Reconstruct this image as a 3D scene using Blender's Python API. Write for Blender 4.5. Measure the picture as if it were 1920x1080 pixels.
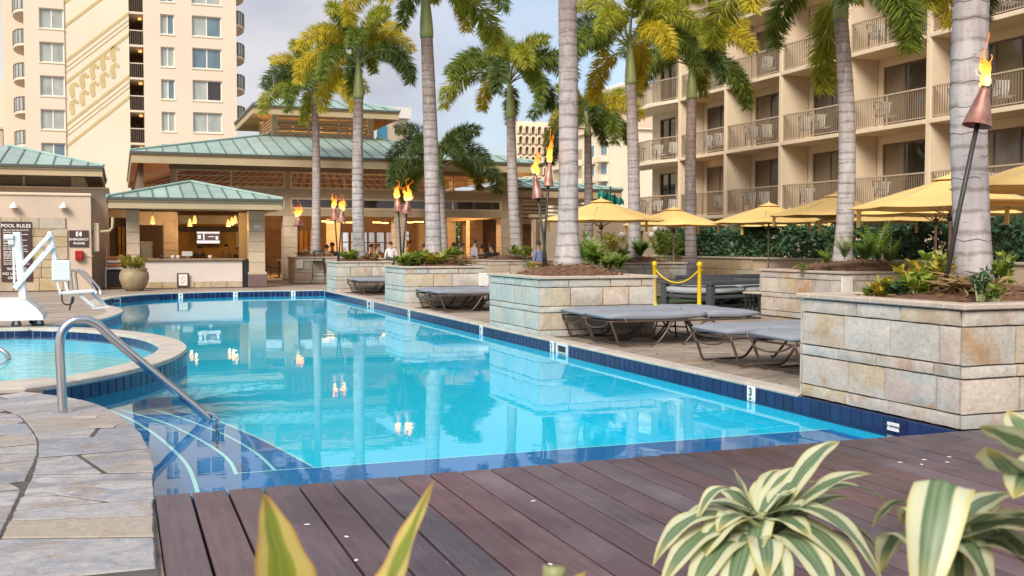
import bpy, bmesh, math, random
import numpy as np
from mathutils import Vector, Matrix
for o in list(bpy.data.objects): bpy.data.objects.remove(o)
S = bpy.context.scene
COL = S.collection
R = math.radians
# ---------------------------------------------------------------- camera
FPX, EYE, YAW, PIT = 1950.0, 1.5, R(20.65), math.atan(80/1950.0)
cam = bpy.data.cameras.new('camera'); camo = bpy.data.objects.new('camera', cam); COL.objects.link(camo)
camo.location = (0, 0, EYE); camo.rotation_euler = (math.pi/2 - PIT, 0, -YAW)
cam.sensor_width = 36; cam.lens = FPX/1920*36; cam.clip_start = .05; cam.clip_end = 3000
cam.dof.use_dof = True; cam.dof.focus_distance = 11; cam.dof.aperture_fstop = 9
S.camera = camo
# ---------------------------------------------------------------- sky and sun
SUN_EL, SUN_AZ = R(38), R(222)         # azimuth clockwise from +Y: low behind the camera's left shoulder
W = bpy.data.worlds.new('World'); S.world = W; W.use_nodes = True
nt = W.node_tree; nt.nodes.clear()
def N(t, kind, **kw):
    n = t.nodes.new(kind)
    for k, v in kw.items():
        if k in n.inputs.keys() if isinstance(k, str) else False: n.inputs[k].default_value = v
        else: setattr(n, k, v)
    return n
sky = nt.nodes.new('ShaderNodeTexSky'); sky.sky_type = 'NISHITA'; sky.sun_disc = False
sky.sun_elevation = SUN_EL; sky.sun_rotation = SUN_AZ; sky.air_density = 1.0; sky.dust_density = 1.2; sky.ozone_density = 1.5
tc = nt.nodes.new('ShaderNodeTexCoord')
mp = nt.nodes.new('ShaderNodeMapping'); mp.inputs['Location'].default_value = (.35, 1.9, .2); mp.inputs['Scale'].default_value = (1, 1, 1.8)
cn = nt.nodes.new('ShaderNodeTexNoise'); cn.inputs['Scale'].default_value = 1.9; cn.inputs['Detail'].default_value = 7; cn.inputs['Roughness'].default_value = .52
cr = nt.nodes.new('ShaderNodeValToRGB'); cr.color_ramp.elements[0].position = .31; cr.color_ramp.elements[1].position = .54
cc = nt.nodes.new('ShaderNodeValToRGB'); cc.color_ramp.elements[0].color = (2.4, 2.65, 3.2, 1); cc.color_ramp.elements[1].color = (4.7, 4.55, 4.65, 1)
cc.color_ramp.elements[0].position = .35; cc.color_ramp.elements[1].position = .62
cn2 = nt.nodes.new('ShaderNodeTexNoise'); cn2.inputs['Scale'].default_value = 3.1; cn2.inputs['Detail'].default_value = 5
mx = nt.nodes.new('ShaderNodeMix'); mx.data_type = 'RGBA'
bg = nt.nodes.new('ShaderNodeBackground'); bg.inputs['Strength'].default_value = .1
ow = nt.nodes.new('ShaderNodeOutputWorld')
L = nt.links.new
L(tc.outputs['Generated'], mp.inputs[0]); L(mp.outputs[0], cn.inputs['Vector']); L(mp.outputs[0], cn2.inputs['Vector'])
L(cn.outputs['Fac'], cr.inputs[0]); L(cn2.outputs['Fac'], cc.inputs[0])
L(cr.outputs[0], mx.inputs[0]); L(sky.outputs[0], mx.inputs[6]); L(cc.outputs[0], mx.inputs[7])
L(mx.outputs[2], bg.inputs[0]); L(bg.outputs[0], ow.inputs[0])
sl = bpy.data.lights.new('sun', 'SUN'); sl.energy = 2.3; sl.angle = R(30); sl.color = (1, .92, .82)
so = bpy.data.objects.new('sun', sl); COL.objects.link(so); so.location = (-20, -20, 40)
sdir = Vector((math.sin(SUN_AZ)*math.cos(SUN_EL), math.cos(SUN_AZ)*math.cos(SUN_EL), math.sin(SUN_EL)))
so.rotation_euler = sdir.to_track_quat('Z', 'Y').to_euler()
S.render.engine = 'CYCLES'
S.view_settings.view_transform = 'Standard'; S.view_settings.look = 'None'; S.view_settings.gamma = 1
S.view_settings.exposure = .92
S.view_settings.use_curve_mapping = False
S.cycles.max_bounces = 8; S.cycles.transparent_max_bounces = 12; S.cycles.caustics_reflective = False; S.cycles.caustics_refractive = False
S.cycles.sample_clamp_indirect = 6
# ---------------------------------------------------------------- survey helpers: photo bearing + a known plane -> a point of the place
_f = Vector((math.sin(YAW)*math.cos(PIT), math.cos(YAW)*math.cos(PIT), -math.sin(PIT)))
_r = Vector((math.cos(YAW), -math.sin(YAW), 0)); _u = _r.cross(_f)
def ray(u, v): return _f + _r*((u-960)/FPX) + _u*((540-v)/FPX)
def gp(u, v, z=0.0): d = ray(u, v); return Vector((0, 0, EYE)) + d*((z-EYE)/d.z)
def at(u, v, y): d = ray(u, v); return Vector((0, 0, EYE)) + d*(y/d.y)
def atx(u, v, x): d = ray(u, v); return Vector((0, 0, EYE)) + d*(x/d.x)
def atw(u, v, w): return Vector((0, 0, EYE)) + ray(u, v)*w
# ---------------------------------------------------------------- object helpers
random.seed(7); rnd = random.random; uni = random.uniform
def link(name, me, parent=None, mat=None):
    o = bpy.data.objects.new(name, me); COL.objects.link(o)
    if parent is not None: o.parent = parent
    if mat is not None and me is not None and len(me.materials) == 0:
        for m in (mat if isinstance(mat, (list, tuple)) else [mat]): me.materials.append(m)
    return o
def tag(o, label=None, cat=None, group=None, kind=None):
    if label: o['label'] = label
    if cat: o['category'] = cat
    if group: o['group'] = group
    if kind: o['kind'] = kind
    return o
def thing(name, label, cat, loc=(0, 0, 0), rz=0, group=None):
    o = bpy.data.objects.new(name, None); COL.objects.link(o); o.empty_display_size = .2
    o.location = loc; o.rotation_euler = (0, 0, rz)
    return tag(o, label, cat, group)
def copy_tree(o, parent=None):
    c = o.copy(); COL.objects.link(c); c.parent = parent
    for ch in KIDS.get(o.name, ()) or [x for x in o.children]: copy_tree(ch, c)
    return c
KIDS = {}
class MB:
    def __init__(s): s.v = []; s.f = []; s.m = []
    def add(s, vs, fs, mi=0, M=None):
        n = len(s.v)
        s.v += [tuple(M @ Vector(p)) if M is not None else tuple(p) for p in vs]
        s.f += [tuple(i+n for i in f) for f in fs]; s.m += [mi]*len(fs); return s
    def box(s, x0, x1, y0, y1, z0, z1, mi=0, M=None):
        return s.add([(x0,y0,z0),(x1,y0,z0),(x1,y1,z0),(x0,y1,z0),(x0,y0,z1),(x1,y0,z1),(x1,y1,z1),(x0,y1,z1)],
                     [(0,3,2,1),(4,5,6,7),(0,1,5,4),(1,2,6,5),(2,3,7,6),(3,0,4,7)], mi, M)
    def cbox(s, x0, x1, y0, y1, z0, z1, b=.02, mi=0, M=None):      # box with chamfered edges
        vs = []; ix = {}
        for i, x in enumerate((x0, x1)):
            for j, y in enumerate((y0, y1)):
                for k, z in enumerate((z0, z1)):
                    sx = b if i == 0 else -b; sy = b if j == 0 else -b; sz = b if k == 0 else -b
                    for a, p in enumerate(((x, y+sy, z+sz), (x+sx, y, z+sz), (x+sx, y+sy, z))):
                        ix[i, j, k, a] = len(vs); vs.append(p)
        fs = []
        for c in (0, 1):
            q = [ix[c,0,0,0], ix[c,1,0,0], ix[c,1,1,0], ix[c,0,1,0]]; fs.append(q if c else q[::-1])
            q = [ix[0,c,0,1], ix[0,c,1,1], ix[1,c,1,1], ix[1,c,0,1]]; fs.append(q if c else q[::-1])
            q = [ix[0,0,c,2], ix[1,0,c,2], ix[1,1,c,2], ix[0,1,c,2]]; fs.append(q if c else q[::-1])
        for p in (0, 1):
            for q in (0, 1):
                fs.append((ix[0,p,q,1], ix[1,p,q,1], ix[1,p,q,2], ix[0,p,q,2]))
                fs.append((ix[p,0,q,0], ix[p,1,q,0], ix[p,1,q,2], ix[p,0,q,2]))
                fs.append((ix[p,q,0,0], ix[p,q,1,0], ix[p,q,1,1], ix[p,q,0,1]))
        for i in (0, 1):
            for j in (0, 1):
                for k in (0, 1): fs.append((ix[i,j,k,0], ix[i,j,k,1], ix[i,j,k,2]))
        return s.add(vs, fs, mi, M)
    def prism(s, poly, z0, z1, mi=0, M=None, ch=0):
        n = len(poly); cx = sum(p[0] for p in poly)/n; cy = sum(p[1] for p in poly)/n
        vs = [(x, y, z0) for x, y in poly] + [(x, y, z1-ch) for x, y in poly]
        fs = [tuple(range(n))[::-1]] + [(i, (i+1) % n, n+(i+1) % n, n+i) for i in range(n)]
        if ch:
            for x, y in poly:
                d = math.hypot(x-cx, y-cy) or 1
                vs.append((x-(x-cx)/d*ch, y-(y-cy)/d*ch, z1))
            fs += [(n+i, n+(i+1) % n, 2*n+(i+1) % n, 2*n+i) for i in range(n)] + [tuple(range(2*n, 3*n))]
        else: fs.append(tuple(range(n, 2*n)))
        return s.add(vs, fs, mi, M)
    def tube(s, pts, rad, n=8, mi=0, cap=True, M=None):
        pts = [Vector(p) for p in pts]
        if not isinstance(rad, (list, tuple)): rad = [rad]*len(pts)
        up = None; vs = []; fs = []
        for i, p in enumerate(pts):
            t = (pts[min(i+1, len(pts)-1)] - pts[max(i-1, 0)])
            t = t.normalized() if t.length > 1e-9 else Vector((0, 0, 1))
            if up is None:
                a = Vector((0, 0, 1)) if abs(t.z) < .9 else Vector((1, 0, 0))
                up = (a - t*a.dot(t)).normalized()
            else:
                up = up - t*up.dot(t); up = up.normalized() if up.length > 1e-6 else t.orthogonal().normalized()
            b = t.cross(up)
            for k in range(n):
                an = 2*math.pi*k/n
                vs.append(p + up*(math.cos(an)*rad[i]) + b*(math.sin(an)*rad[i]))
        for i in range(len(pts)-1):
            for k in range(n):
                fs.append((i*n+k, i*n+(k+1) % n, (i+1)*n+(k+1) % n, (i+1)*n+k))
        if cap:
            fs.append(tuple(range(n))[::-1]); fs.append(tuple(range((len(pts)-1)*n, len(pts)*n)))
        return s.add(vs, fs, mi, M)
    def lathe(s, prof, n=24, mi=0, c=(0, 0, 0), M=None):
        vs = []; fs = []
        for r, z in prof:
            for k in range(n):
                a = 2*math.pi*k/n; vs.append((c[0]+r*math.cos(a), c[1]+r*math.sin(a), c[2]+z))
        for i in range(len(prof)-1):
            for k in range(n): fs.append((i*n+k, i*n+(k+1) % n, (i+1)*n+(k+1) % n, (i+1)*n+k))
        return s.add(vs, fs, mi, M)
    def mesh(s, name='m', smooth=False):
        me = bpy.data.meshes.new(name); me.from_pydata(s.v, [], s.f)
        if any(s.m): me.polygons.foreach_set('material_index', s.m)
        if smooth: me.polygons.foreach_set('use_smooth', [True]*len(me.polygons))
        me.update(); return me
    def build(s, name, mat, parent=None, smooth=False):
        me = s.mesh(name, smooth)
        if smooth == 'auto':
            pass
        return link(name, me, parent, mat)
def fixn(o):
    bm = bmesh.new(); bm.from_mesh(o.data); bmesh.ops.recalc_face_normals(bm, faces=bm.faces); bm.to_mesh(o.data); bm.free(); return o
def spline(pts, n=6, closed=False):                     # Catmull-Rom
    P = [Vector(p) for p in pts]; m = len(P); out = []
    rng = range(m if closed else m-1)
    for i in rng:
        g = (lambda k: P[k % m]) if closed else (lambda k: P[min(max(k, 0), m-1)])
        a, b, c, d = g(i-1), g(i), g(i+1), g(i+2)
        for k in range(n):
            t = k/n
            out.append(.5*((2*b)+(c-a)*t+(2*a-5*b+4*c-d)*t*t+(3*b-a-3*c+d)*t**3))
    if not closed: out.append(P[-1])
    return out
def clip_poly(poly, nx, ny, c):                         # keep nx*x+ny*y <= c
    out = []
    for i, p in enumerate(poly):
        q = poly[(i+1) % len(poly)]
        dp = nx*p[0]+ny*p[1]-c; dq = nx*q[0]+ny*q[1]-c
        if dp <= 0: out.append(p)
        if dp*dq < 0:
            t = dp/(dp-dq); out.append((p[0]+(q[0]-p[0])*t, p[1]+(q[1]-p[1])*t))
    return out
def parea(p): return abs(sum(p[i][0]*p[(i+1) % len(p)][1]-p[(i+1) % len(p)][0]*p[i][1] for i in range(len(p))))/2
def wall_holes(mb, u0, u1, w0, w1, holes, F, d0, d1, mi=0):
    """slab with rectangular openings; F(u, d, w) -> point"""
    us = sorted({u0, u1, *[h[0] for h in holes], *[h[1] for h in holes]}); ws = sorted({w0, w1, *[h[2] for h in holes], *[h[3] for h in holes]})
    us = [a for a in us if u0 <= a <= u1]; ws = [a for a in ws if w0 <= a <= w1]
    nu, nw = len(us)-1, len(ws)-1
    ok = [[not any(h[0]-1e-6 <= (us[i]+us[i+1])/2 <= h[1]+1e-6 and h[2]-1e-6 <= (ws[j]+ws[j+1])/2 <= h[3]+1e-6 for h in holes) for j in range(nw)] for i in range(nu)]
    idx = {}; vs = []
    def V(i, j, d):
        k = (i, j, d)
        if k not in idx: idx[k] = len(vs); vs.append(F(us[i], d, ws[j]))
        return idx[k]
    fs = []
    for i in range(nu):
        for j in range(nw):
            if not ok[i][j]: continue
            fs.append((V(i,j,d0), V(i+1,j,d0), V(i+1,j+1,d0), V(i,j+1,d0)))
            fs.append((V(i,j+1,d1), V(i+1,j+1,d1), V(i+1,j,d1), V(i,j,d1)))
            for a, b, (p, q), (r_, s_) in ((i-1, j, (i,j), (i,j+1)), (i+1, j, (i+1,j+1), (i+1,j)), (i, j-1, (i+1,j), (i,j)), (i, j+1, (i,j+1), (i+1,j+1))):
                if not (0 <= a < nu and 0 <= b < nw and ok[a][b]):
                    fs.append((V(p,q,d0), V(r_,s_,d0), V(r_,s_,d1), V(p,q,d1)))
    mb.add(vs, fs, mi); return mb
FY = lambda u, d, w: (u, d, w)      # wall along X, depth along Y
FX = lambda u, d, w: (d, u, w)      # wall along Y, depth along X
def npmesh(name, v, quads=None, tris=None, matidx=None):
    me = bpy.data.meshes.new(name); v = np.asarray(v, np.float32)
    me.vertices.add(len(v)); me.vertices.foreach_set('co', v.ravel())
    fl = []; ls = []; 
    if quads is not None:
        q = np.asarray(quads, np.int32); fl.append(q.ravel()); ls.append(np.full(len(q), 4, np.int32))
    if tris is not None:
        t = np.asarray(tris, np.int32); fl.append(t.ravel()); ls.append(np.full(len(t), 3, np.int32))
    fl = np.concatenate(fl); ls = np.concatenate(ls)
    me.loops.add(len(fl)); me.loops.foreach_set('vertex_index', fl)
    me.polygons.add(len(ls)); st = np.concatenate([[0], np.cumsum(ls)[:-1]]).astype(np.int32)
    me.polygons.foreach_set('loop_start', st); me.polygons.foreach_set('loop_total', ls)
    if matidx is not None: me.polygons.foreach_set('material_index', np.asarray(matidx, np.int32))
    me.update(calc_edges=True); return me
RS = np.random.RandomState(5)
def leaf_arrays(base, direc, nrm, length, width, fold=.12, bend=.15):
    """diamond leaves; base,direc,nrm (n,3); length,width (n,) -> verts, quads (two quads per leaf folded at the midrib)"""
    n = len(base); d = direc/np.linalg.norm(direc, axis=1, keepdims=True)
    side = np.cross(d, nrm); side /= (np.linalg.norm(side, axis=1, keepdims=True)+1e-9); nn = np.cross(side, d)
    L_ = length[:, None]; Wd = width[:, None]
    tip = base + d*L_ - nn*L_*bend
    mid = base + d*L_*.5 + nn*L_*.04
    lft = base + d*L_*.42 + side*Wd*.5 + nn*Wd*fold
    rgt = base + d*L_*.42 - side*Wd*.5 + nn*Wd*fold
    v = np.stack([base, lft, tip, rgt, mid], 1).reshape(-1, 3)
    i = np.arange(n)*5
    q = np.concatenate([np.stack([i, i+4, i+2, i+1], 1), np.stack([i, i+3, i+2, i+4], 1)])
    return v, q
# ---------------------------------------------------------------- materials
def newmat(name):
    m = bpy.data.materials.new(name); m.use_nodes = True; t = m.node_tree; t.nodes.clear()
    out = t.nodes.new('ShaderNodeOutputMaterial'); b = t.nodes.new('ShaderNodeBsdfPrincipled')
    t.links.new(b.outputs[0], out.inputs[0]); return m, t, b, out
def vec(t, scale=(1, 1, 1), rand=True, gen=False, spin=False):
    tc = t.nodes.new('ShaderNodeTexCoord'); mp = t.nodes.new('ShaderNodeMapping'); mp.inputs['Scale'].default_value = scale
    t.links.new(tc.outputs['Generated' if gen else 'Object'], mp.inputs['Vector'])
    if rand:
        oi = t.nodes.new('ShaderNodeObjectInfo'); mu = t.nodes.new('ShaderNodeMath'); mu.operation = 'MULTIPLY'; mu.inputs[1].default_value = 57.3
        t.links.new(oi.outputs['Random'], mu.inputs[0]); t.links.new(mu.outputs[0], mp.inputs['Location'])
        if spin:
            cb = t.nodes.new('ShaderNodeCombineXYZ'); t.links.new(mu.outputs[0], cb.inputs[2]); pr = t.nodes.new('ShaderNodeMapping'); t.links.new(tc.outputs['Object'], pr.inputs['Vector']); t.links.new(cb.outputs[0], pr.inputs['Rotation']); t.links.new(pr.outputs[0], mp.inputs['Vector'])
    return mp.outputs[0]
def noise(t, v, scale, detail=4, rough=.55, dist=0):
    n = t.nodes.new('ShaderNodeTexNoise'); n.inputs['Scale'].default_value = scale; n.inputs['Detail'].default_value = detail
    n.inputs['Roughness'].default_value = rough; n.inputs['Distortion'].default_value = dist
    if v is not None: t.links.new(v, n.inputs['Vector'])
    return n.outputs['Fac']
def ramp(t, fac, els, mode='LINEAR'):
    r = t.nodes.new('ShaderNodeValToRGB'); r.color_ramp.interpolation = mode; e = r.color_ramp.elements
    while len(e) > 1: e.remove(e[-1])
    for i, (p, c) in enumerate(els):
        x = e[0] if i == 0 else e.new(p)
        x.position = p; x.color = (c, c, c, 1) if isinstance(c, (int, float)) else (*c, 1)
    t.links.new(fac, r.inputs[0]); return r.outputs[0]
def mixc(t, fac, a, b, mode='MIX'):
    m = t.nodes.new('ShaderNodeMix'); m.data_type = 'RGBA'; m.blend_type = mode
    for s, x in ((0, fac), (6, a), (7, b)):
        if hasattr(x, 'is_linked'): t.links.new(x, m.inputs[s])
        elif s == 0: m.inputs[0].default_value = x
        else: m.inputs[s].default_value = (*x, 1) if len(x) == 3 else x
    return m.outputs[2]
def bumpn(t, b, h, strength, dist=.02):
    n = t.nodes.new('ShaderNodeBump'); n.inputs['Strength'].default_value = strength; n.inputs['Distance'].default_value = dist
    t.links.new(h, n.inputs['Height']); t.links.new(n.outputs[0], b.inputs['Normal'])
def orand(t): return t.nodes.new('ShaderNodeObjectInfo').outputs['Random']
MATS = {}
def pm(name, col, rough=.6, var=.12, scale=3, bump=.15, bscale=30, metal=0, rv=0, spec=.5, stretch=(1, 1, 1), dist=.01):
    """plain surface with worn, uneven colour"""
    m, t, b, o = newmat(name); v = vec(t, stretch)
    f = noise(t, v, scale, 5); c0 = tuple(max(0, x*(1-var)) for x in col); c1 = tuple(min(1, x*(1+var)) for x in col)
    c = ramp(t, f, [(.3, c0), (.7, c1)])
    if rv: c = mixc(t, 1, c, ramp(t, orand(t), [(0, 1-rv), (1, 1)]), 'MULTIPLY')
    t.links.new(c, b.inputs['Base Color']); b.inputs['Roughness'].default_value = rough; b.inputs['Metallic'].default_value = metal
    b.inputs['Specular IOR Level'].default_value = spec
    if bump: bumpn(t, b, noise(t, v, bscale, 5), bump, dist)
    MATS[name] = m; return m
def stone_mat(name, pal, veins=(.42, .2, .07), rough=.7, vs=1.6, bump=.35, stretch=(1, 1, 1), vein_amt=.75, bs=9, spin=False):
    m, t, b, o = newmat(name); v = vec(t, stretch, spin=spin)
    base = ramp(t, orand(t), [(i/len(pal), c) for i, c in enumerate(pal)], 'CONSTANT')
    r2 = t.nodes.new('ShaderNodeMath'); r2.operation = 'MULTIPLY'; r2.inputs[1].default_value = 7.31; t.links.new(orand(t), r2.inputs[0])
    r3 = t.nodes.new('ShaderNodeMath'); r3.operation = 'FRACT'; t.links.new(r2.outputs[0], r3.inputs[0])
    base2 = ramp(t, r3.outputs[0], [(i/len(pal), c) for i, c in enumerate(pal)], 'CONSTANT')
    base = mixc(t, ramp(t, noise(t, vec(t, tuple(1.3*k for k in stretch)), vs*.9, 5, .6, 1.6), [(.42, 0), (.60, 1)]), base, base2)
    big = noise(t, v, vs, 5, .6, 1.2)
    base = mixc(t, ramp(t, big, [(.56, 0), (.68, vein_amt)]), base, veins)
    sec = noise(t, vec(t, (stretch[0]*1.7, stretch[1]*.6, stretch[2]*1.3), spin=spin), vs*1.3, 4, .6, .8)
    base = mixc(t, ramp(t, sec, [(.5, 0), (.72, .55)]), base, tuple(x*1.25 for x in pal[0]))
    fine = noise(t, v, 22, 6, .65)
    base = mixc(t, 1, base, ramp(t, fine, [(.25, .72), (.75, 1.08)]), 'MULTIPLY')
    t.links.new(base, b.inputs['Base Color']); b.inputs['Roughness'].default_value = rough
    hb = noise(t, vec(t, (stretch[0]*2, stretch[1]*.8, stretch[2]*2.4), spin=spin), bs, 7, .62, .6)
    bumpn(t, b, hb, bump, .02)
    MATS[name] = m; return m
def leafmat(name, cols, trans=.35, rough=.45, nscale=1.2):
    m, t, b, o = newmat(name)
    f = noise(t, vec(t), nscale, 3)
    ge = t.nodes.new('ShaderNodeNewGeometry')
    rpi = ge.outputs['Random Per Island']
    mixf = t.nodes.new('ShaderNodeMath'); mixf.operation = 'ADD'
    m1 = t.nodes.new('ShaderNodeMath'); m1.operation = 'MULTIPLY'; m1.inputs[1].default_value = .55; t.links.new(rpi, m1.inputs[0])
    m2 = t.nodes.new('ShaderNodeMath'); m2.operation = 'MULTIPLY'; m2.inputs[1].default_value = .5; t.links.new(f, m2.inputs[0])
    t.links.new(m1.outputs[0], mixf.inputs[0]); t.links.new(m2.outputs[0], mixf.inputs[1])
    c = ramp(t, mixf.outputs[0], [(i/max(1, len(cols)-1)*.8+.1, k) for i, k in enumerate(cols)])
    t.links.new(c, b.inputs['Base Color']); b.inputs['Roughness'].default_value = rough
    tr = t.nodes.new('ShaderNodeBsdfTranslucent'); t.links.new(mixc(t, 1, c, (1.0, .95, .5), 'MULTIPLY'), tr.inputs[0])
    ms = t.nodes.new('ShaderNodeMixShader'); ms.inputs[0].default_value = trans
    t.links.new(b.outputs[0], ms.inputs[1]); t.links.new(tr.outputs[0], ms.inputs[2]); t.links.new(ms.outputs[0], o.inputs[0])
    MATS[name] = m; return m
def emis(name, col, s):
    m, t, b, o = newmat(name); b.inputs['Base Color'].default_value = (*col, 1); b.inputs['Emission Color'].default_value = (*col, 1); b.inputs['Emission Strength'].default_value = s
    MATS[name] = m; return m
def glassmat(name, tint, rough=.03, refl=.9, dirt=.1):
    """window glass seen from outside: a dark room behind, sky in the pane"""
    m, t, b, o = newmat(name)
    c = ramp(t, noise(t, vec(t, (1, 1, .4)), 1.3, 3), [(.3, tuple(x*.7 for x in tint)), (.7, tint)])
    t.links.new(c, b.inputs['Base Color']); b.inputs['Roughness'].default_value = rough; b.inputs['Specular IOR Level'].default_value = refl
    bumpn(t, b, noise(t, vec(t), .8, 2), .03, .05)
    MATS[name] = m; return m
M = MATS
pm('stucco', (.71, .575, .405), .85, .06, .5, .25, 60)
pm('stucco_pale', (.77, .67, .51), .85, .05, .3, .2, 40)
pm('stucco_pink', (.61, .48, .37), .85, .07, .6, .25, 60)
pm('stucco_tower', (.73, .625, .485), .88, .035, .12, .15, 20)
pm('mural_gold', (.58, .45, .22), .85, .08, 1)
pm('fascia', (.46, .36, .22), .7, .08, .8, .1, 40)
pm('soffit', (.30, .25, .18), .8, .1, 1, .1, 30)
pm('roof_green', (.36, .49, .44), .5, .12, 1.2, .06, 20, rv=.22)
pm('roof_seam', (.12, .19, .165), .6, .15)
pm('roof_edge', (.085, .095, .08), .5, .15)
pm('wood_ceiling', (.62, .33, .11), .6, .2, 2, .1, 20, stretch=(6, 1, 1))
pm('rafter', (.20, .075, .03), .6, .2)
pm('frame_tan', (.68, .56, .39), .6, .06)
pm('frame_brown', (.16, .115, .08), .5, .1)
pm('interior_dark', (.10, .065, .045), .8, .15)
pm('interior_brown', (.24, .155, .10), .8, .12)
pm('orange_wall', (.50, .27, .05), .8, .15)
pm('rail_tan', (.46, .36, .25), .5, .08, metal=0)
pm('rail_bar', (.24, .18, .12), .5, .1)
pm('curtain', (.35, .28, .20), .9, .18, 5, .3, 3, stretch=(8, 8, .3))
pm('sheer', (.52, .54, .50), .9, .08, 5, .1, 3, stretch=(8, 8, .3))
pm('white_plastic', (.70, .71, .72), .35, .03, 2, .02)
pm('white_paint', (.78, .76, .70), .5, .06, 4, .05)
pm('strap_vinyl', (.85, .82, .76), .5, .06)
pm('steel', (.62, .62, .63), .18, .06, 3, .02, 10, metal=1)
pm('dark_metal', (.035, .032, .03), .45, .3, 4, .1, 30)
pm('bronze', (.11, .075, .055), .42, .2, 4, .08, 40, metal=.3)
pm('charcoal', (.085, .09, .10), .6, .12, 3, .05)
pm('cushion_grey', (.25, .27, .305), .92, .10, 3, .35, 120, dist=.003)
pm('cushion_light', (.50, .52, .55), .92, .06, 3, .3, 120, dist=.003)
pm('canvas_gold', (.93, .62, .22), .9, .06, 1.2, .2, 60, rv=.08)
pm('canvas_teal', (.02, .26, .21), .9, .1)
pm('pole_wood', (.52, .40, .28), .6, .1)
pm('yellow_paint', (.80, .55, .01), .45, .1, 3, .05)
pm('sign_brown', (.07, .035, .03), .5, .1)
pm('letter_white', (.82, .80, .76), .6, .03, bump=0)
pm('red_box', (.38, .02, .02), .35, .1)
pm('pot_clay', (.33, .26, .15), .6, .18, 3, .2, 25)
pm('soil', (.075, .038, .024), .95, .45, 9, .9, 22, dist=.05)
pm('mulch', (.16, .075, .045), .95, .5, 14, .9, 30, dist=.03)
pm('mortar', (.27, .23, .175), .95, .15, 6, .4, 50)
pm('plinth_mauve', (.17, .11, .105), .7, .1)
pm('bar_front', (.70, .62, .56), .7, .05, 1, .05)
pm('counter', (.28, .21, .14), .4, .2, 6)
pm('black_plastic', (.02, .02, .022), .4, .2)
pm('orange_fabric', (.62, .25, .12), .9, .1)
pm('turf', (.06, .10, .045), .95, .3, 12, .6, 90)
pm('asphalt_far', (.20, .19, .17), .9, .1)
pm('coping', (.50, .45, .39), .75, .16, 3, .3, 26)
pm('tile_blue', (.012, .028, .115), .15, .25, 2, .02, 8, rv=.45)
pm('tile_white', (.80, .82, .80), .25, .05, 3, .02)
pm('grout', (.16, .22, .32), .8, .1); pm('grout_dark', (.03, .05, .12), .8, .1); pm('joint_bed', (.085, .075, .068), .95, .3, 8, .5, 40)
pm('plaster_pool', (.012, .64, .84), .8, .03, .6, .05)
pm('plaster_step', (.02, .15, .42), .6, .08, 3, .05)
pm('nosing', (.80, .82, .82), .5, .04)
pm('plaster_spa', (.50, .80, .80), .8, .05)
pm('flag_far', (.34, .275, .225), .8, .5, 1.8, .7, 7, stretch=(.45, 2.2, 1), dist=.03)
pm('concrete', (.42, .38, .33), .85, .12, 2, .3, 30)
pm('tan_wall', (.58, .46, .33), .85, .05, .5, .2, 50)
pm('louver', (.50, .43, .33), .6, .08)
pm('shirt_white', (.76, .75, .78), .9, .05); pm('shirt_olive', (.24, .23, .16), .9, .1); pm('shirt_dark', (.05, .045, .05), .9, .1)
pm('shirt_orange', (.60, .27, .06), .9, .1); pm('shirt_tan', (.45, .34, .23), .9, .08); pm('shirt_blue', (.22, .28, .45), .9, .25, 14)
pm('shirt_lavender', (.55, .53, .62), .9, .05); pm('shirt_brown', (.25, .13, .07), .9, .1); pm('shirt_peach', (.62, .40, .26), .9, .1); pm('shirt_khaki', (.40, .36, .26), .9, .1)
pm('skin', (.50, .29, .19), .6, .06); pm('skin_tan', (.33, .18, .11), .6, .06); pm('hair', (.05, .032, .022), .6, .3); pm('trousers', (.07, .075, .10), .9, .1); pm('shorts_blue', (.12, .15, .25), .9, .1)
pm('crownshaft', (.26, .29, .10), .45, .25, 2, .1, 8, stretch=(2, 2, .5))
pm('petiole', (.25, .27, .12), .5, .15)
pm('dead_frond', (.26, .17, .10), .9, .3)
stone_mat('wall_stone', [(.60, .55, .47), (.53, .49, .42), (.60, .48, .39), (.49, .47, .40), (.64, .59, .51), (.58, .46, .30), (.54, .47, .41), (.45, .46, .43), (.62, .52, .43), (.47, .41, .33)], (.45, .25, .10), vs=1.1)
stone_mat('wall_stone_wet', [(.54, .54, .48), (.48, .48, .42), (.44, .48, .46), (.56, .53, .46), (.52, .49, .43), (.55, .50, .43)], (.46, .38, .27), vs=1.1, vein_amt=.5)
stone_mat('flagstone', [(.35, .335, .345), (.44, .42, .41), (.26, .265, .295), (.42, .36, .29), (.31, .325, .36), (.49, .465, .45), (.33, .29, .27), (.38, .37, .38)], (.33, .23, .14), rough=.6, vs=2.3, bump=.9, stretch=(.9, 1.4, 1), vein_amt=.75, bs=4, spin=True)
stone_mat('flagstone_warm', [(.30, .24, .19), (.37, .30, .235), (.24, .20, .17), (.41, .33, .25), (.31, .26, .22), (.35, .25, .17)], (.16, .11, .08), rough=.7, vs=2.0, bump=.8, stretch=(.7, 2.6, 1), vein_amt=.85, bs=6)
stone_mat('clad_stone', [(.55, .45, .30), (.50, .36, .22), (.57, .48, .36), (.52, .40, .20), (.52, .46, .38), (.46, .36, .24)], (.42, .24, .09), vs=.9)
stone_mat('block_stone', [(.66, .52, .36), (.63, .50, .35), (.68, .55, .40), (.64, .50, .37), (.61, .49, .35)], (.58, .43, .28), vs=.6, vein_amt=.3, bump=.15)
stone_mat('cap_stone', [(.54, .45, .35), (.52, .44, .36), (.56, .47, .38)], (.42, .33, .24), vs=1.5, vein_amt=.4, bump=.25)
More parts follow.
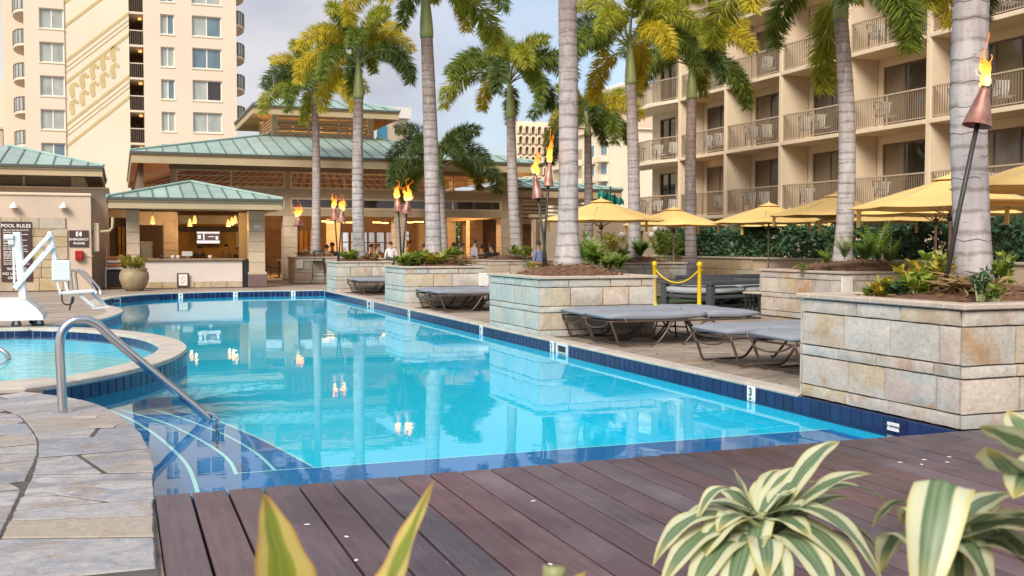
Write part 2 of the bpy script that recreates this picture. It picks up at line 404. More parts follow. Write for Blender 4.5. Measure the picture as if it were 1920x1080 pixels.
# deck timber: long grain, grey to plum from board to board
def wood():
    m, t, b, o = newmat('deck_wood'); v = vec(t, (26, 1.1, 10))
    g = noise(t, v, 1.6, 6, .6, .4)
    base = ramp(t, orand(t), [(0, (.096, .058, .070)), (.3, (.086, .068, .084)), (.55, (.128, .064, .070)), (.8, (.100, .070, .084)), (1, (.142, .072, .072))])
    c = mixc(t, 1, base, ramp(t, g, [(.25, .68), (.75, 1.25)]), 'MULTIPLY')
    patch = noise(t, vec(t, (1.2, .7, 1)), 1.3, 5, .6)
    c = mixc(t, ramp(t, patch, [(.48, 0), (.75, .5)]), c, (.25, .205, .215))
    gpn = t.nodes.new('ShaderNodeNewGeometry'); st = noise(t, gpn.outputs['Position'], .55, 5, .6, .5)
    c = mixc(t, 1, c, ramp(t, st, [(.36, .62), (.5, 1), (.68, 1.18)]), 'MULTIPLY')
    sc = noise(t, vec(t, (2.5, .5, 1)), 14, 4, .6)
    c = mixc(t, ramp(t, sc, [(.66, 0), (.74, .3)]), c, (.30, .26, .26))
    spots = noise(t, vec(t, (1, 1, 1)), 9, 3, .5)
    c = mixc(t, ramp(t, spots, [(.72, 0), (.78, .35)]), c, (.035, .028, .03))
    t.links.new(c, b.inputs['Base Color'])
    t.links.new(ramp(t, patch, [(.3, .34), (.7, .58)]), b.inputs['Roughness'])
    bumpn(t, b, g, .25, .006); MATS['deck_wood'] = m
wood()
def trunkmat():
    m, t, b, o = newmat('palm_trunk')
    tcn = t.nodes.new('ShaderNodeTexCoord'); sx = t.nodes.new('ShaderNodeSeparateXYZ'); t.links.new(tcn.outputs['Object'], sx.inputs[0])
    n1 = noise(t, vec(t, (6, 6, 1.2)), 2, 6, .65); n2 = noise(t, vec(t, (1, 1, .35)), 1.6, 4); n3 = noise(t, vec(t, (3, 3, 20)), 2, 4)
    c = ramp(t, n2, [(.30, (.40, .35, .325)), (.5, (.50, .46, .45)), (.72, (.33, .265, .235))])
    wv = t.nodes.new('ShaderNodeTexWave'); wv.bands_direction = 'Z'; wv.inputs['Scale'].default_value = 1.5; wv.inputs['Distortion'].default_value = 1.6; wv.inputs['Detail'].default_value = 3; wv.inputs['Detail Scale'].default_value = 2.5; t.links.new(tcn.outputs['Object'], wv.inputs['Vector'])
    # browner near the crown, as on the photographed trunks
    h = t.nodes.new('ShaderNodeMapRange'); h.inputs[1].default_value = 2.0; h.inputs[2].default_value = 5.5; t.links.new(sx.outputs[2], h.inputs[0])
    c = mixc(t, ramp(t, h.outputs[0], [(0, 0), (1, .8)]), c, (.25, .15, .105))
    c = mixc(t, 1, c, ramp(t, n1, [(.25, .68), (.75, 1.12)]), 'MULTIPLY')
    lines = ramp(t, wv.outputs['Fac'], [(.0, .75), (.10, .35), (.22, 0)])
    c = mixc(t, mixc(t, 1, lines, ramp(t, n2, [(.3, .35), (.65, 1)]), 'MULTIPLY'), c, (.13, .095, .08))
    lich = noise(t, vec(t, (2, 2, .8)), 3, 5, .6)
    c = mixc(t, ramp(t, lich, [(.56, 0), (.66, .6)]), c, (.50, .47, .46))
    c = mixc(t, ramp(t, n3, [(.60, 0), (.70, .55)]), c, (.12, .09, .075))
    t.links.new(c, b.inputs['Base Color']); b.inputs['Roughness'].default_value = .85
    bumpn(t, b, mixc(t, .25, n1, wv.outputs['Fac']), .45, .02); MATS['palm_trunk'] = m
trunkmat()
pm('trunk_scar', (.17, .135, .12), .9, .4, 9, .6, 40)
leafmat('frond_dark', [(.04, .085, .03), (.11, .18, .05), (.24, .29, .08)], .48)
leafmat('frond_green', [(.075, .14, .03), (.22, .31, .05), (.42, .46, .08)], .5)
leafmat('frond_lime', [(.20, .28, .03), (.46, .50, .06), (.68, .62, .09)], .5)
leafmat('frond_gold', [(.42, .36, .03), (.72, .61, .05), (.83, .74, .10)], .5)
leafmat('hedge_leaf', [(.03, .075, .04), (.07, .15, .07), (.15, .25, .12)], .25, .35)
leafmat('bush_leaf', [(.08, .15, .03), (.24, .34, .05), (.44, .50, .09)], .4)
leafmat('bush_yellow', [(.14, .20, .03), (.38, .36, .04), (.62, .42, .05)], .35)
leafmat('fern_leaf', [(.12, .27, .04), (.28, .46, .08), (.46, .60, .14)], .45)
leafmat('dry_leaf', [(.12, .06, .03), (.30, .19, .08), (.42, .28, .12)], .2, .8)
glassmat('glass_dark', (.055, .045, .035)); glassmat('glass_blue', (.16, .24, .29), .04); glassmat('glass_sheer', (.44, .48, .44), .1, .5)
glassmat('glass_curtain', (.22, .165, .105), .08, .7); glassmat('glass_grey', (.20, .20, .20), .05, .8); glassmat('glass_bright', (.03, .30, .52), .05); glassmat('glass_door', (.10, .075, .055), .06)
emis('lit_room', (1, .42, .03), .55); emis('lamp_warm', (1, .58, .16), 2.6); emis('lamp_soft', (1, .52, .14), .75)
def flamemat():
    m, t, b, o = newmat('flame'); tcn = t.nodes.new('ShaderNodeTexCoord'); sx = t.nodes.new('ShaderNodeSeparateXYZ'); t.links.new(tcn.outputs['Object'], sx.inputs[0])
    ml = t.nodes.new('ShaderNodeMath'); ml.operation = 'MULTIPLY_ADD'; ml.inputs[1].default_value = 1.6; t.links.new(sx.outputs[2], ml.inputs[0])
    nz = noise(t, vec(t, (1, 1, .5)), 9, 3); t.links.new(nz, ml.inputs[2])
    c = ramp(t, ml.outputs[0], [(.35, (1, .70, .30)), (.7, (1, .36, .05)), (1, (.9, .16, .015))])
    e = t.nodes.new('ShaderNodeEmission'); t.links.new(c, e.inputs[0]); e.inputs[1].default_value = 2.0
    tp = t.nodes.new('ShaderNodeBsdfTransparent'); lw = t.nodes.new('ShaderNodeLayerWeight'); lw.inputs[0].default_value = .35
    mm = t.nodes.new('ShaderNodeMixShader'); t.links.new(lw.outputs['Facing'], mm.inputs[0]); t.links.new(e.outputs[0], mm.inputs[1]); t.links.new(tp.outputs[0], mm.inputs[2])
    t.links.new(mm.outputs[0], o.inputs[0]); MATS['flame'] = m
flamemat()
def watermat(name, tint, bs, bstr, dist, stretch=(1, 1, 1)):
    m, t, b, o = newmat(name); t.nodes.remove(b)
    h = noise(t, vec(t, stretch, False), bs, 4, .5, .3)
    bn = t.nodes.new('ShaderNodeBump'); bn.inputs['Strength'].default_value = bstr; bn.inputs['Distance'].default_value = dist; t.links.new(h, bn.inputs['Height'])
    fr = t.nodes.new('ShaderNodeFresnel'); ge = t.nodes.new('ShaderNodeNewGeometry'); io = t.nodes.new('ShaderNodeMapRange'); io.inputs[3].default_value = 1.333; io.inputs[4].default_value = 1/1.333; t.links.new(ge.outputs['Backfacing'], io.inputs[0]); t.links.new(io.outputs[0], fr.inputs['IOR']); t.links.new(bn.outputs[0], fr.inputs['Normal'])
    gl = t.nodes.new('ShaderNodeBsdfGlossy'); gl.inputs['Roughness'].default_value = .0; gl.inputs['Color'].default_value = (.84, .95, 1, 1); t.links.new(bn.outputs[0], gl.inputs['Normal'])
    tp = t.nodes.new('ShaderNodeBsdfTransparent'); tp.inputs[0].default_value = (*tint, 1)
    ms = t.nodes.new('ShaderNodeMixShader'); t.links.new(fr.outputs[0], ms.inputs[0]); t.links.new(tp.outputs[0], ms.inputs[1]); t.links.new(gl.outputs[0], ms.inputs[2])
    t.links.new(ms.outputs[0], o.inputs[0]); MATS[name] = m
watermat('water', (.62, .97, 1.0), 1.7, .13, .012)
watermat('water_spa', (.62, .95, .98), 5, .6, .02, (.6, 1.6, 1))
# dracaena: cream margins, green heart, read from the leaf's own width coordinate
def dracmat(name, marg, edge, green, green2, tipc):
    m, t, b, o = newmat(name); uv = t.nodes.new('ShaderNodeTexCoord'); sx = t.nodes.new('ShaderNodeSeparateXYZ'); t.links.new(uv.outputs['UV'], sx.inputs[0])
    mp = t.nodes.new('ShaderNodeMapping'); mp.inputs['Scale'].default_value = (9, .5, 1); t.links.new(uv.outputs['UV'], mp.inputs[0])
    oi = t.nodes.new('ShaderNodeObjectInfo'); t.links.new(oi.outputs['Random'], mp.inputs['Location'])
    n = noise(t, mp.outputs[0], 2.2, 3)
    ad = t.nodes.new('ShaderNodeMath'); ad.operation = 'MULTIPLY_ADD'; ad.inputs[1].default_value = .16; t.links.new(n, ad.inputs[0]); t.links.new(sx.outputs[0], ad.inputs[2])
    sb = t.nodes.new('ShaderNodeMath'); sb.operation = 'SUBTRACT'; sb.inputs[1].default_value = .08; t.links.new(ad.outputs[0], sb.inputs[0])
    c = ramp(t, sb.outputs[0], [(0, edge), (.10, marg), (.25, marg), (.31, green), (.44, green2), (.50, green), (.56, green2), (.69, green), (.75, marg), (.9, marg), (1, edge)])
    c = mixc(t, ramp(t, sx.outputs[1], [(.80, 0), (1, .85)]), c, tipc)
    t.links.new(c, b.inputs['Base Color']); b.inputs['Roughness'].default_value = .38
    bumpn(t, b, noise(t, mp.outputs[0], 6, 3), .15, .002)
    tr = t.nodes.new('ShaderNodeBsdfTranslucent'); t.links.new(c, tr.inputs[0]); ms = t.nodes.new('ShaderNodeMixShader'); ms.inputs[0].default_value = .28
    t.links.new(b.outputs[0], ms.inputs[1]); t.links.new(tr.outputs[0], ms.inputs[2]); t.links.new(ms.outputs[0], o.inputs[0]); MATS[name] = m
dracmat('dracaena_leaf', (.66, .67, .46), (.60, .56, .20), (.10, .18, .075), (.22, .30, .17), (.60, .50, .16))
dracmat('dracaena_yellow', (.62, .50, .14), (.50, .26, .06), (.30, .33, .03), (.20, .26, .03), (.42, .20, .05))
# ================================================================ SETTING: ground, pool, spa, decks
WZ = -.15                                   # pool water level
edge_nl = [(.17, 6.5), (.18, 6.9), (.19, 7.69), (.13, 8.71), (.02, 9.41), (-.13, 10.15), (-.36, 10.75), (-.62, 11.2), (-.92, 11.55)]
spa_out = [(-.92, 11.55), (-.42, 12.11), (.13, 12.93), (.59, 13.99), (.86, 15.3), (.85, 16.43), (.59, 17.73), (.11, 18.81), (-.5, 19.72), (-1.4, 20.4)]
spa_back = [(-2.6, 20.3), (-4.2, 18.6), (-4.7, 16), (-4.1, 13.4), (-2.6, 11.8)]
penin = [(-1.4, 20.92), (-.92, 21.44), (-.51, 22.1), (-.17, 23.37), (.05, 25.1), (-.02, 26.47), (-.26, 27.6), (-.5, 29.13), (-.42, 30.49), (-.01, 32.3), (1.14, 33.91), (2.81, 34.6), (4.53, 34.75), (6.36, 34.6)]
v2 = lambda l: [Vector((x, y, 0)) for x, y in l]
c_nl = spline(v2(edge_nl), 4); c_so = spline(v2(spa_out), 6); c_pe = spline(v2(penin), 5)
c_sb = spline(v2([spa_out[-1]] + spa_back + [spa_out[0]]), 5)[1:-1]
pool_loop = [Vector((6.36, 6.5, 0))] + [Vector((6.36, y, 0)) for y in (15, 25)] + c_pe[::-1] + c_so[::-1] + c_nl[::-1][1:]
def fill(loops, z, name, mat, parent=None):
    bm = bmesh.new(); es = []
    for lp in loops:
        vs = [bm.verts.new((p[0], p[1], z)) for p in lp]
        es += [bm.edges.new((vs[i], vs[(i+1) % len(vs)])) for i in range(len(vs))]
    bmesh.ops.triangle_fill(bm, use_beauty=True, use_dissolve=False, edges=es)
    bmesh.ops.recalc_face_normals(bm, faces=bm.faces)
    bm.normal_update()
    if bm.faces and sum(f.normal.z for f in bm.faces) < 0: bmesh.ops.reverse_faces(bm, faces=bm.faces)
    me = bpy.data.meshes.new(name); bm.to_mesh(me); bm.free(); return link(name, me, parent, mat)
hole = [(.17, -2), (12.2, -2), (12.2, 6.47), (6.36, 6.47)] + [(p.x, p.y) for p in pool_loop[1:3]] + [(p.x, p.y) for p in c_pe[::-1]] + \
       [(p.x, p.y) for p in c_sb] + [(p.x, p.y) for p in c_nl[::-1]]
BIG = 900
ground = tag(fill([[(-BIG, -BIG), (BIG, -BIG), (BIG, BIG), (-BIG, BIG)], hole], -.02, 'ground', M['flag_far']), kind='structure')
tag(ground, 'stone paved ground around the pool')
# pool basin: walls and floor
pool = thing('swimming_pool', 'long turquoise swimming pool with navy tile waterline', 'pool'); pool['kind'] = 'structure'
mb = MB(); n = len(pool_loop)
for i in range(n):
    a, b = pool_loop[i], pool_loop[(i+1) % n]
    mb.add([(a.x, a.y, -1.0), (b.x, b.y, -1.0), (b.x, b.y, -.012), (a.x, a.y, -.012)], [(0, 1, 2, 3)])
mb.build('basin_wall', M['plaster_pool'], pool)
fill([pool_loop], -1.0, 'basin_floor', M['plaster_pool'], pool)
water = tag(fill([pool_loop], WZ, 'pool_water', M['water']), 'still turquoise pool water mirroring planters and palms', kind='structure')
# waterline tiles, one object each, sharing one mesh
tme = MB().cbox(-.069, .069, -.012, .008, -.078, .078, .006).mesh('tile'); tme.materials.append(M['tile_blue'])
def tiles_along(pts, parent, zc, pitch=.15, limit=300, skip=(), flip=1):
    acc = 0; cnt = 0
    for a, b in zip(pts[:-1], pts[1:]):
        d = (b-a); ln = d.length
        if ln < 1e-6: continue
        t = d/ln; nrm = Vector((-t.y, t.x, 0))*flip
        s = pitch/2 - acc if acc else pitch/2
        while s < ln:
            if cnt < limit:
                p = a + t*s
                o = link('tile', tme, parent); o.location = (p.x+nrm.x*.003, p.y+nrm.y*.003, zc)
                o.rotation_euler = (0, 0, math.atan2(t.y, t.x)); cnt += 1
            s += pitch
        acc = (ln - (s-pitch)) - pitch/2
        acc = max(0, min(acc, pitch))
    return cnt
right_edge = [Vector((6.36, 8.75, 0)), Vector((6.36, 34.55, 0))]
def band(pts, z0, z1, name, mat, parent, off=.001, flip=1):
    mb = MB()
    for a, b in zip(pts[:-1], pts[1:]):
        t = (b-a).normalized(); nn = Vector((-t.y, t.x, 0))*flip*off
        mb.add([a+nn+Vector((0, 0, z0)), b+nn+Vector((0, 0, z0)), b+nn+Vector((0, 0, z1)), a+nn+Vector((0, 0, z1))], [(0, 1, 2, 3)])
    return mb.build(name, mat, parent)
ZC = -.095
tiles_along([Vector((6.36, 6.55, 0)), Vector((6.36, 34.5, 0))], pool, ZC, limit=190)
band([Vector((6.36, 6.52, 0)), Vector((6.36, 34.5, 0))], -.2, -.008, 'grout_bed', M['grout_dark'], pool)
far = c_pe[::-1]
tiles_along(far, pool, ZC, limit=110); band(far, -.2, -.03, 'grout_bed', M['grout'], pool)
# depth markers and skimmers on the right wall and the far wall
def text_mesh(s, size, name='text', extrude=.002, align='CENTER'):
    cu = bpy.data.curves.new(name, 'FONT'); cu.body = s; cu.size = size; cu.align_x = align; cu.align_y = 'CENTER'; cu.extrude = extrude; cu.offset = size*.022; cu.resolution_u = 3
    ob = bpy.data.objects.new(name, cu); COL.objects.link(ob); bpy.context.view_layer.update()
    me = bpy.data.meshes.new_from_object(ob.evaluated_get(bpy.context.evaluated_depsgraph_get())); bpy.data.objects.remove(ob); bpy.data.curves.remove(cu); return me
def put_text(s, size, mat, parent, loc, rot, name='lettering', extrude=.002, align='CENTER'):
    me = text_mesh(s, size, name, extrude, align); me.materials.append(M[mat]); o = link(name, me, parent); o.location = loc; o.rotation_euler = rot; return o
MARK = [('3', 'FT'), ('3', 'FT'), ('4', 'FT'), ('4', 'FT'), ('4', 'FT')]
mkme = MB().cbox(-.072, .072, -.016, .004, -.082, .082, .006).mesh('marker'); mkme.materials.append(M['tile_white'])
def marker(x, y, rz, s, small='FT', nm='depth_marker'):
    o = link(nm, mkme, pool); o.location = (x, y, ZC); o.rotation_euler = (0, 0, rz)
    put_text(s, .12, 'dark_metal', o, (0, -.018, .015), (R(90), 0, 0)); put_text(small, .035, 'dark_metal', o, (.0, -.018, -.055), (R(90), 0, 0))
for v, s in ((1414, '3'), (1038, '3'), (904, '4'), (768, '4'), (700, '4')):
    a = YAW + math.atan((v-960)/FPX); y = 6.36/math.tan(a); marker(6.345, y, -math.pi/2, s)
nd = link('depth_marker', mkme, pool); nd.location = (6.345, 7.32, ZC); nd.rotation_euler = (0, 0, -math.pi/2); nd.scale = (1.0, 1, .45)
put_text('NO DIVING', .045, 'dark_metal', nd, (0, -.018, .01), (R(90), 0, 0))
def skimmer(x, y, rz):
    mb = MB(); wall_holes(mb, -.22, .22, -.10, .09, [(-.17, .17, -.05, .05)], FY, -.02, .01); o = mb.build('skimmer_frame', M['white_plastic'], pool); o.location = (x, y, ZC); o.rotation_euler = (0, 0, rz)
    MB().box(-.17, .17, -.001, .006, -.05, .05).build('skimmer_mouth', M['dark_metal'], o)
skimmer(6.35, 6.36/math.tan(YAW+math.atan((1056-960)/FPX)), -math.pi/2)
skimmer(6.35, 6.36/math.tan(YAW+math.atan((693-960)/FPX)), -math.pi/2)
for u, v in ((330, 556), (449, 554), (557, 551)):
    p = min(c_pe, key=lambda q: abs(q.x-gp(u, v, -.1).x) + (0 if q.y > 30 else 99)); marker(p.x, p.y-.03, 0, '4')
p = min(c_pe, key=lambda q: (q - Vector((-.05, 31.9, 0))).length); skimmer(p.x+.03, p.y-.02, R(60))
# underwater steps, ledge and pale nosings
SZ = [-.26, -.38, -.50, -.62]
NOS = [[(370, 925), (355, 880), (320, 840), (280, 808), (230, 780), (150, 750)], [(443, 890), (430, 865), (400, 840), (350, 812), (290, 787), (150, 748)],
       [(515, 882), (480, 850), (430, 820), (380, 799), (300, 772), (180, 746)], [(585, 875), (540, 850), (470, 815), (390, 784), (290, 762), (190, 746)]]
def ribbon(pts, w, z, name, mat, parent):
    mb = MB(); P = [Vector((p[0], p[1], z)) for p in pts]; vs = []
    for i, p in enumerate(P):
        t = (P[min(i+1, len(P)-1)]-P[max(i-1, 0)]).normalized(); nn = Vector((-t.y, t.x, 0))*w/2; vs += [p-nn, p+nn]
    mb.add(vs, [(2*i, 2*i+2, 2*i+3, 2*i+1) for i in range(len(P)-1)]); return fixn(mb.build(name, mat, parent))
for k, (z, px) in enumerate(zip(SZ, NOS)):
    pts = [gp(u, v, z) for u, v in px]; pts[0] = Vector((pts[0].x, min(pts[0].y, 7.15), z)) if k == 0 else pts[0]
    nos = spline([(p.x, p.y, 0) for p in pts], 6)
    first = Vector((nos[0].x, 6.52, 0)); tail = Vector((-.80, 11.75, 0))
    poly = [(p.x, p.y) for p in [first] + nos + [tail] + c_nl[::-1][2:]]
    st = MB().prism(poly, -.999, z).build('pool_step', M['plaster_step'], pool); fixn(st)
    ribbon([(p.x, p.y) for p in nos], .032, z+.004, 'step_nosing', M['nosing'], st)
yl = (gp(440, 891, -.265).y + gp(1575, 801, -.265).y)/2
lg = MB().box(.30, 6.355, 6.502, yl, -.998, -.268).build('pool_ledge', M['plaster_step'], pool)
ribbon([(.8, yl), (6.34, yl)], .022, -.262, 'ledge_nosing', M['nosing'], lg)
tb = MB().box(6.20, 6.356, yl+.02, 34.4, -.995, -.42).build('toe_ledge', M['plaster_pool'], pool)
# coping slabs along the right and far edges
cpme = MB().cbox(-.485, .485, -.13, .13, -.03, .012, .012).mesh('coping_slab'); cpme.materials.append(M['coping'])
y = 9.2
cop = thing('pool_coping', 'pale stone coping along the right side of the pool', 'coping'); cop['kind'] = 'structure'; del cop['category']
while y < 34.3:
    o = link('coping_slab', cpme, cop); o.location = (6.47, y, .0); o.rotation_euler = (0, 0, R(90)+uni(-.003, .003)); y += .985
def coping_curve(pts, width, parent, z0, z1, mat, step=5, side=1, gap=.008, name='coping_slab'):
    P = pts; n = len(P); off = []
    for i, p in enumerate(P):
        t = (P[min(i+1, n-1)]-P[max(i-1, 0)]).normalized(); off.append(p + Vector((-t.y, t.x, 0))*width*side)
    i = 0
    while i < n-1:
        j = min(i+step, n-1)
        poly = [(q.x, q.y) for q in P[i:j+1]] + [(q.x, q.y) for q in off[i:j+1][::-1]]
        a = sum(poly[k][0]*poly[(k+1) % len(poly)][1]-poly[(k+1) % len(poly)][0]*poly[k][1] for k in range(len(poly)))
        if a < 0: poly = poly[::-1]
        cx = sum(q[0] for q in poly)/len(poly); cy = sum(q[1] for q in poly)/len(poly)
        poly = [(cx+(q[0]-cx)*(1-gap), cy+(q[1]-cy)*(1-gap)) for q in poly]
        fixn(MB().prism(poly, z0, z1, ch=.01).build(name, mat, parent)); i = j
cop2 = thing('pool_coping', 'pale curved stone coping along the far and left pool edge', 'coping'); cop2['kind'] = 'structure'; del cop2['category']
coping_curve(c_pe, .34, cop2, -.03, .014, M['coping'], 4, 1)
# ---------------------------------------------------------------- spa
spa = thing('spa_pool', 'raised round spa pool with pale stone coping and navy tiles', 'spa'); spa['kind'] = 'structure'; del spa['category']
spa_loop = c_so + c_sb
SPZ = .05
ns = len(spa_loop); inner = []
for i, p in enumerate(spa_loop):
    t = (spa_loop[(i+1) % ns]-spa_loop[i-1]).normalized(); inner.append(p + Vector((-t.y, t.x, 0))*.36)
closed = spa_loop + [spa_loop[0]]
coping_curve(closed, .38, spa, SPZ-.05, SPZ, M['coping'], 6, 1)
mb = MB()
for i in range(ns):
    a, b, c, d = spa_loop[i], spa_loop[(i+1) % ns], inner[i], inner[(i+1) % ns]
    mb.add([(a.x, a.y, -1), (b.x, b.y, -1), (b.x, b.y, SPZ-.045), (a.x, a.y, SPZ-.045)], [(0, 1, 2, 3)])
    mb.add([(d.x, d.y, -.55), (c.x, c.y, -.55), (c.x, c.y, SPZ-.045), (d.x, d.y, SPZ-.045)], [(0, 1, 2, 3)])
mb.build('spa_wall', M['plaster_pool'], spa)
fixn(MB().prism([(-1.75, 11.72), (-.93, 11.57), (-.46, 12.1), (-.78, 12.42), (-1.25, 12.24), (-1.75, 12.16)], SPZ-.06, SPZ+.006, ch=.008).build('coping_slab', M['coping'], spa))
fill([inner], -.35, 'spa_floor', M['plaster_spa'], spa)
tag(fill([inner], -.075, 'spa_water', M['water_spa']), 'pale rippled water in the round spa', kind='structure')
tme2 = tme
tiles_along(c_so, spa, -.085, limit=90, flip=-1)
band(c_so, -.17, .0, 'grout_bed', M['grout'], spa, flip=-1)
inl = inner[:len(c_so)+4]
tiles_along(inl, spa, -.06, limit=90, flip=1); band(inl, -.15, .01, 'grout_bed', M['grout'], spa, flip=1)
# ---------------------------------------------------------------- timber deck
deck = thing('timber_deck', 'plum brown timber deck in front of the pool', 'deck'); deck['kind'] = 'structure'; del deck['category']
MB().box(.17, 12.2, -2, 6.49, -.16, -.12).build('deck_gap_shade', M['interior_dark'], deck)  # dark sheet added under the boards, its colour gives the gaps their shade
PW, PG = .2128, .016
pl = MB().cbox(0, PW-PG, 0, 8.5, -.034, 0, .004).mesh('plank'); pl.materials.append(M['deck_wood'])
x = .178; k = 0
while x < 12.0:
    o = link('plank', pl, deck); o.location = (x, -1.97+uni(-.006, .006), .002+uni(-.0015, .0015)); x += PW; k += 1
MB().box(.172, 6.36, 6.492, 6.502, -.99, -.03).build('deck_edge_wall', M['plaster_step'], deck)
# ---------------------------------------------------------------- flagstones
def voronoi(x0, x1, y0, y1, sx, sy, jit=.42, joint=.012, halves=(), rs=3):
    rg = random.Random(rs); pts = []
    nx = int((x1-x0)/sx)+3; ny = int((y1-y0)/sy)+3
    for j in range(-1, ny):
        for i in range(-1, nx):
            pts.append((x0+(i+.5*(j % 2))*sx+rg.uniform(-jit, jit)*sx, y0+j*sy+rg.uniform(-jit, jit)*sy))
    cells = []
    for a in pts:
        poly = [(x0, y0), (x1, y0), (x1, y1), (x0, y1)]
        for b in pts:
            if b is a: continue
            dx, dy = (b[0]-a[0]), (b[1]-a[1])
            if abs(dx) > 3.2*sx or abs(dy) > 3.2*sy: continue
            # metric stretched so that stones lie long across the view
            wx, wy = 1/sx**2, 1/sy**2
            nxx, nyy = dx*wx, dy*wy; ln = math.hypot(nxx, nyy)
            c = (nxx*(a[0]+b[0])/2+nyy*(a[1]+b[1])/2)/ln
            poly = clip_poly(poly, nxx/ln, nyy/ln, c-joint/2)
            if len(poly) < 3: break
        if len(poly) < 3: continue
        for hx, hy, hc in halves:
            poly = clip_poly(poly, hx, hy, hc)
            if len(poly) < 3: break
        if len(poly) >= 3 and parea(poly) > .012: cells.append(poly)
    return cells
def rough(poly, seg=.16, j=.007):
    out = []; n = len(poly)
    for i in range(n):
        a, b = poly[i], poly[(i+1) % n]; ln = math.hypot(b[0]-a[0], b[1]-a[1]); k = max(1, min(4, int(ln/seg)))
        out.append(a)
        for q in range(1, k): t = q/k; out.append((a[0]+(b[0]-a[0])*t+random.uniform(-j, j), a[1]+(b[1]-a[1])*t+random.uniform(-j, j)))
    return out
def lay(cells, parent, mat, zt=.0):
    for poly in cells:
        poly = rough(poly)
        cx = sum(p[0] for p in poly)/len(poly); cy = sum(p[1] for p in poly)/len(poly)
        o = MB().prism([(x-cx, y-cy) for x, y in poly], -.05, 0, ch=.006).build('flagstone', mat, parent)
        o.location = (cx, cy, zt+uni(-.003, .003)); o.rotation_euler = (uni(-.004, .004), uni(-.004, .004), 0)
pavl = thing('stone_terrace', 'grey flagstone terrace in the near left corner', 'paving'); pavl['kind'] = 'structure'; del pavl['category']
CW = .74
MB().box(-6, -.75, 2.2, 12.3, -.019, .0125).build('joint_bed', M['joint_bed'], pavl)
fill([[(-.76, 2.2), (.14, 2.2), (.14, 5.0)] + [(p.x-.012, p.y) for p in c_nl] + [(-.76, 11.5)]], 0.0122, 'joint_bed', M['joint_bed'], pavl)
full = spline(v2([(.14, 5.0), (.15, 5.75)] + edge_nl), 4)
offc = []
for i, p in enumerate(full):
    t = (full[min(i+1, len(full)-1)]-full[max(i-1, 0)]).normalized(); offc.append(p + Vector((-t.y, t.x, 0))*CW)
def pt(c, f):
    f = min(max(f, 0), len(c)-1); i = int(f); return c[i].lerp(c[min(i+1, len(c)-1)], f-i)
f0 = 0.0; g0 = 0.0
while f0 < len(full)-1.01:
    f1 = min(f0+random.choice((1.5, 2.2, 3.0, 3.8)), len(full)-1); g1 = f1+random.uniform(-1.2, 1.2) if f1 < len(full)-1 else f1
    ks = [k/6 for k in range(7)]
    e_ = .075
    poly = [tuple(pt(full, f0+e_+(f1-f0-2*e_)*k).xy) for k in ks] + [tuple(pt(offc, g0+e_+(g1-g0-2*e_)*k).xy) for k in ks[::-1]]
    parts = [poly]
    if random.random() < .45:
        c_ = pt(offc, (g0+g1)/2).lerp(pt(full, (f0+f1)/2), random.uniform(.35, .7)); tt = (pt(full, f1)-pt(full, f0)).normalized(); an = random.uniform(-1.0, 1.0)
        nx, ny = -tt.y*math.cos(an)-tt.x*math.sin(an), tt.x*math.cos(an)-tt.y*math.sin(an); cc_ = nx*c_.x+ny*c_.y
        parts = [clip_poly(poly, nx, ny, cc_-.012), clip_poly(poly, -nx, -ny, -cc_-.012)]
    for pp in parts:
        if len(pp) < 3: continue
        cx = sum(q[0] for q in pp)/len(pp); cy = sum(q[1] for q in pp)/len(pp)
        pp = [(cx+(q[0]-cx)*.985, cy+(q[1]-cy)*.99) for q in pp]
        o = fixn(MB().prism([(q[0]-cx+random.uniform(-.004, .004), q[1]-cy+random.uniform(-.004, .004)) for q in pp], -.05, 0, ch=.006).build('flagstone', M['flagstone'], pavl)); o.location = (cx, cy, .018+uni(-.002, .002)); o.rotation_euler = (uni(-.002, .002), uni(-.002, .002), 0)
    f0, g0 = f1, g1
hv = []
for a, b in zip(offc[:-1], offc[1:]):
    t = (b-a).normalized(); nx, ny = t.y, -t.x; hv.append((nx, ny, nx*a.x+ny*a.y-.006))
lay(voronoi(-6, .2, 5.0, 11.6, .80, .33, rs=11, joint=.032, halves=hv), pavl, M['flagstone'], .017)
lay(voronoi(-5, .142, 2.2, 4.99, .85, .36, rs=5, joint=.032), pavl, M['flagstone'], .017)
pavr = thing('stone_terrace', 'warm brown flagstone terrace under the loungers', 'paving'); pavr['kind'] = 'structure'; del pavr['category']
MB().box(6.6, 12.6, 8.4, 18.2, -.019, -.0095).build('joint_bed', M['joint_bed'], pavr)
lay(voronoi(6.62, 12.6, 8.4, 18.2, .80, .36, rs=21, joint=.016), pavr, M['flagstone_warm'], -.004)
# access covers set in the near terrace
for u, v, s in ((160, 787, .10), (192, 805, .10)):
    p = gp(u, v); o = MB().cbox(-s, s, -.06, .06, 0, .006, .003).build('access_cover', M['concrete'], pavl); o.location = (p.x, p.y, .019); o.rotation_euler = (0, 0, -.15)
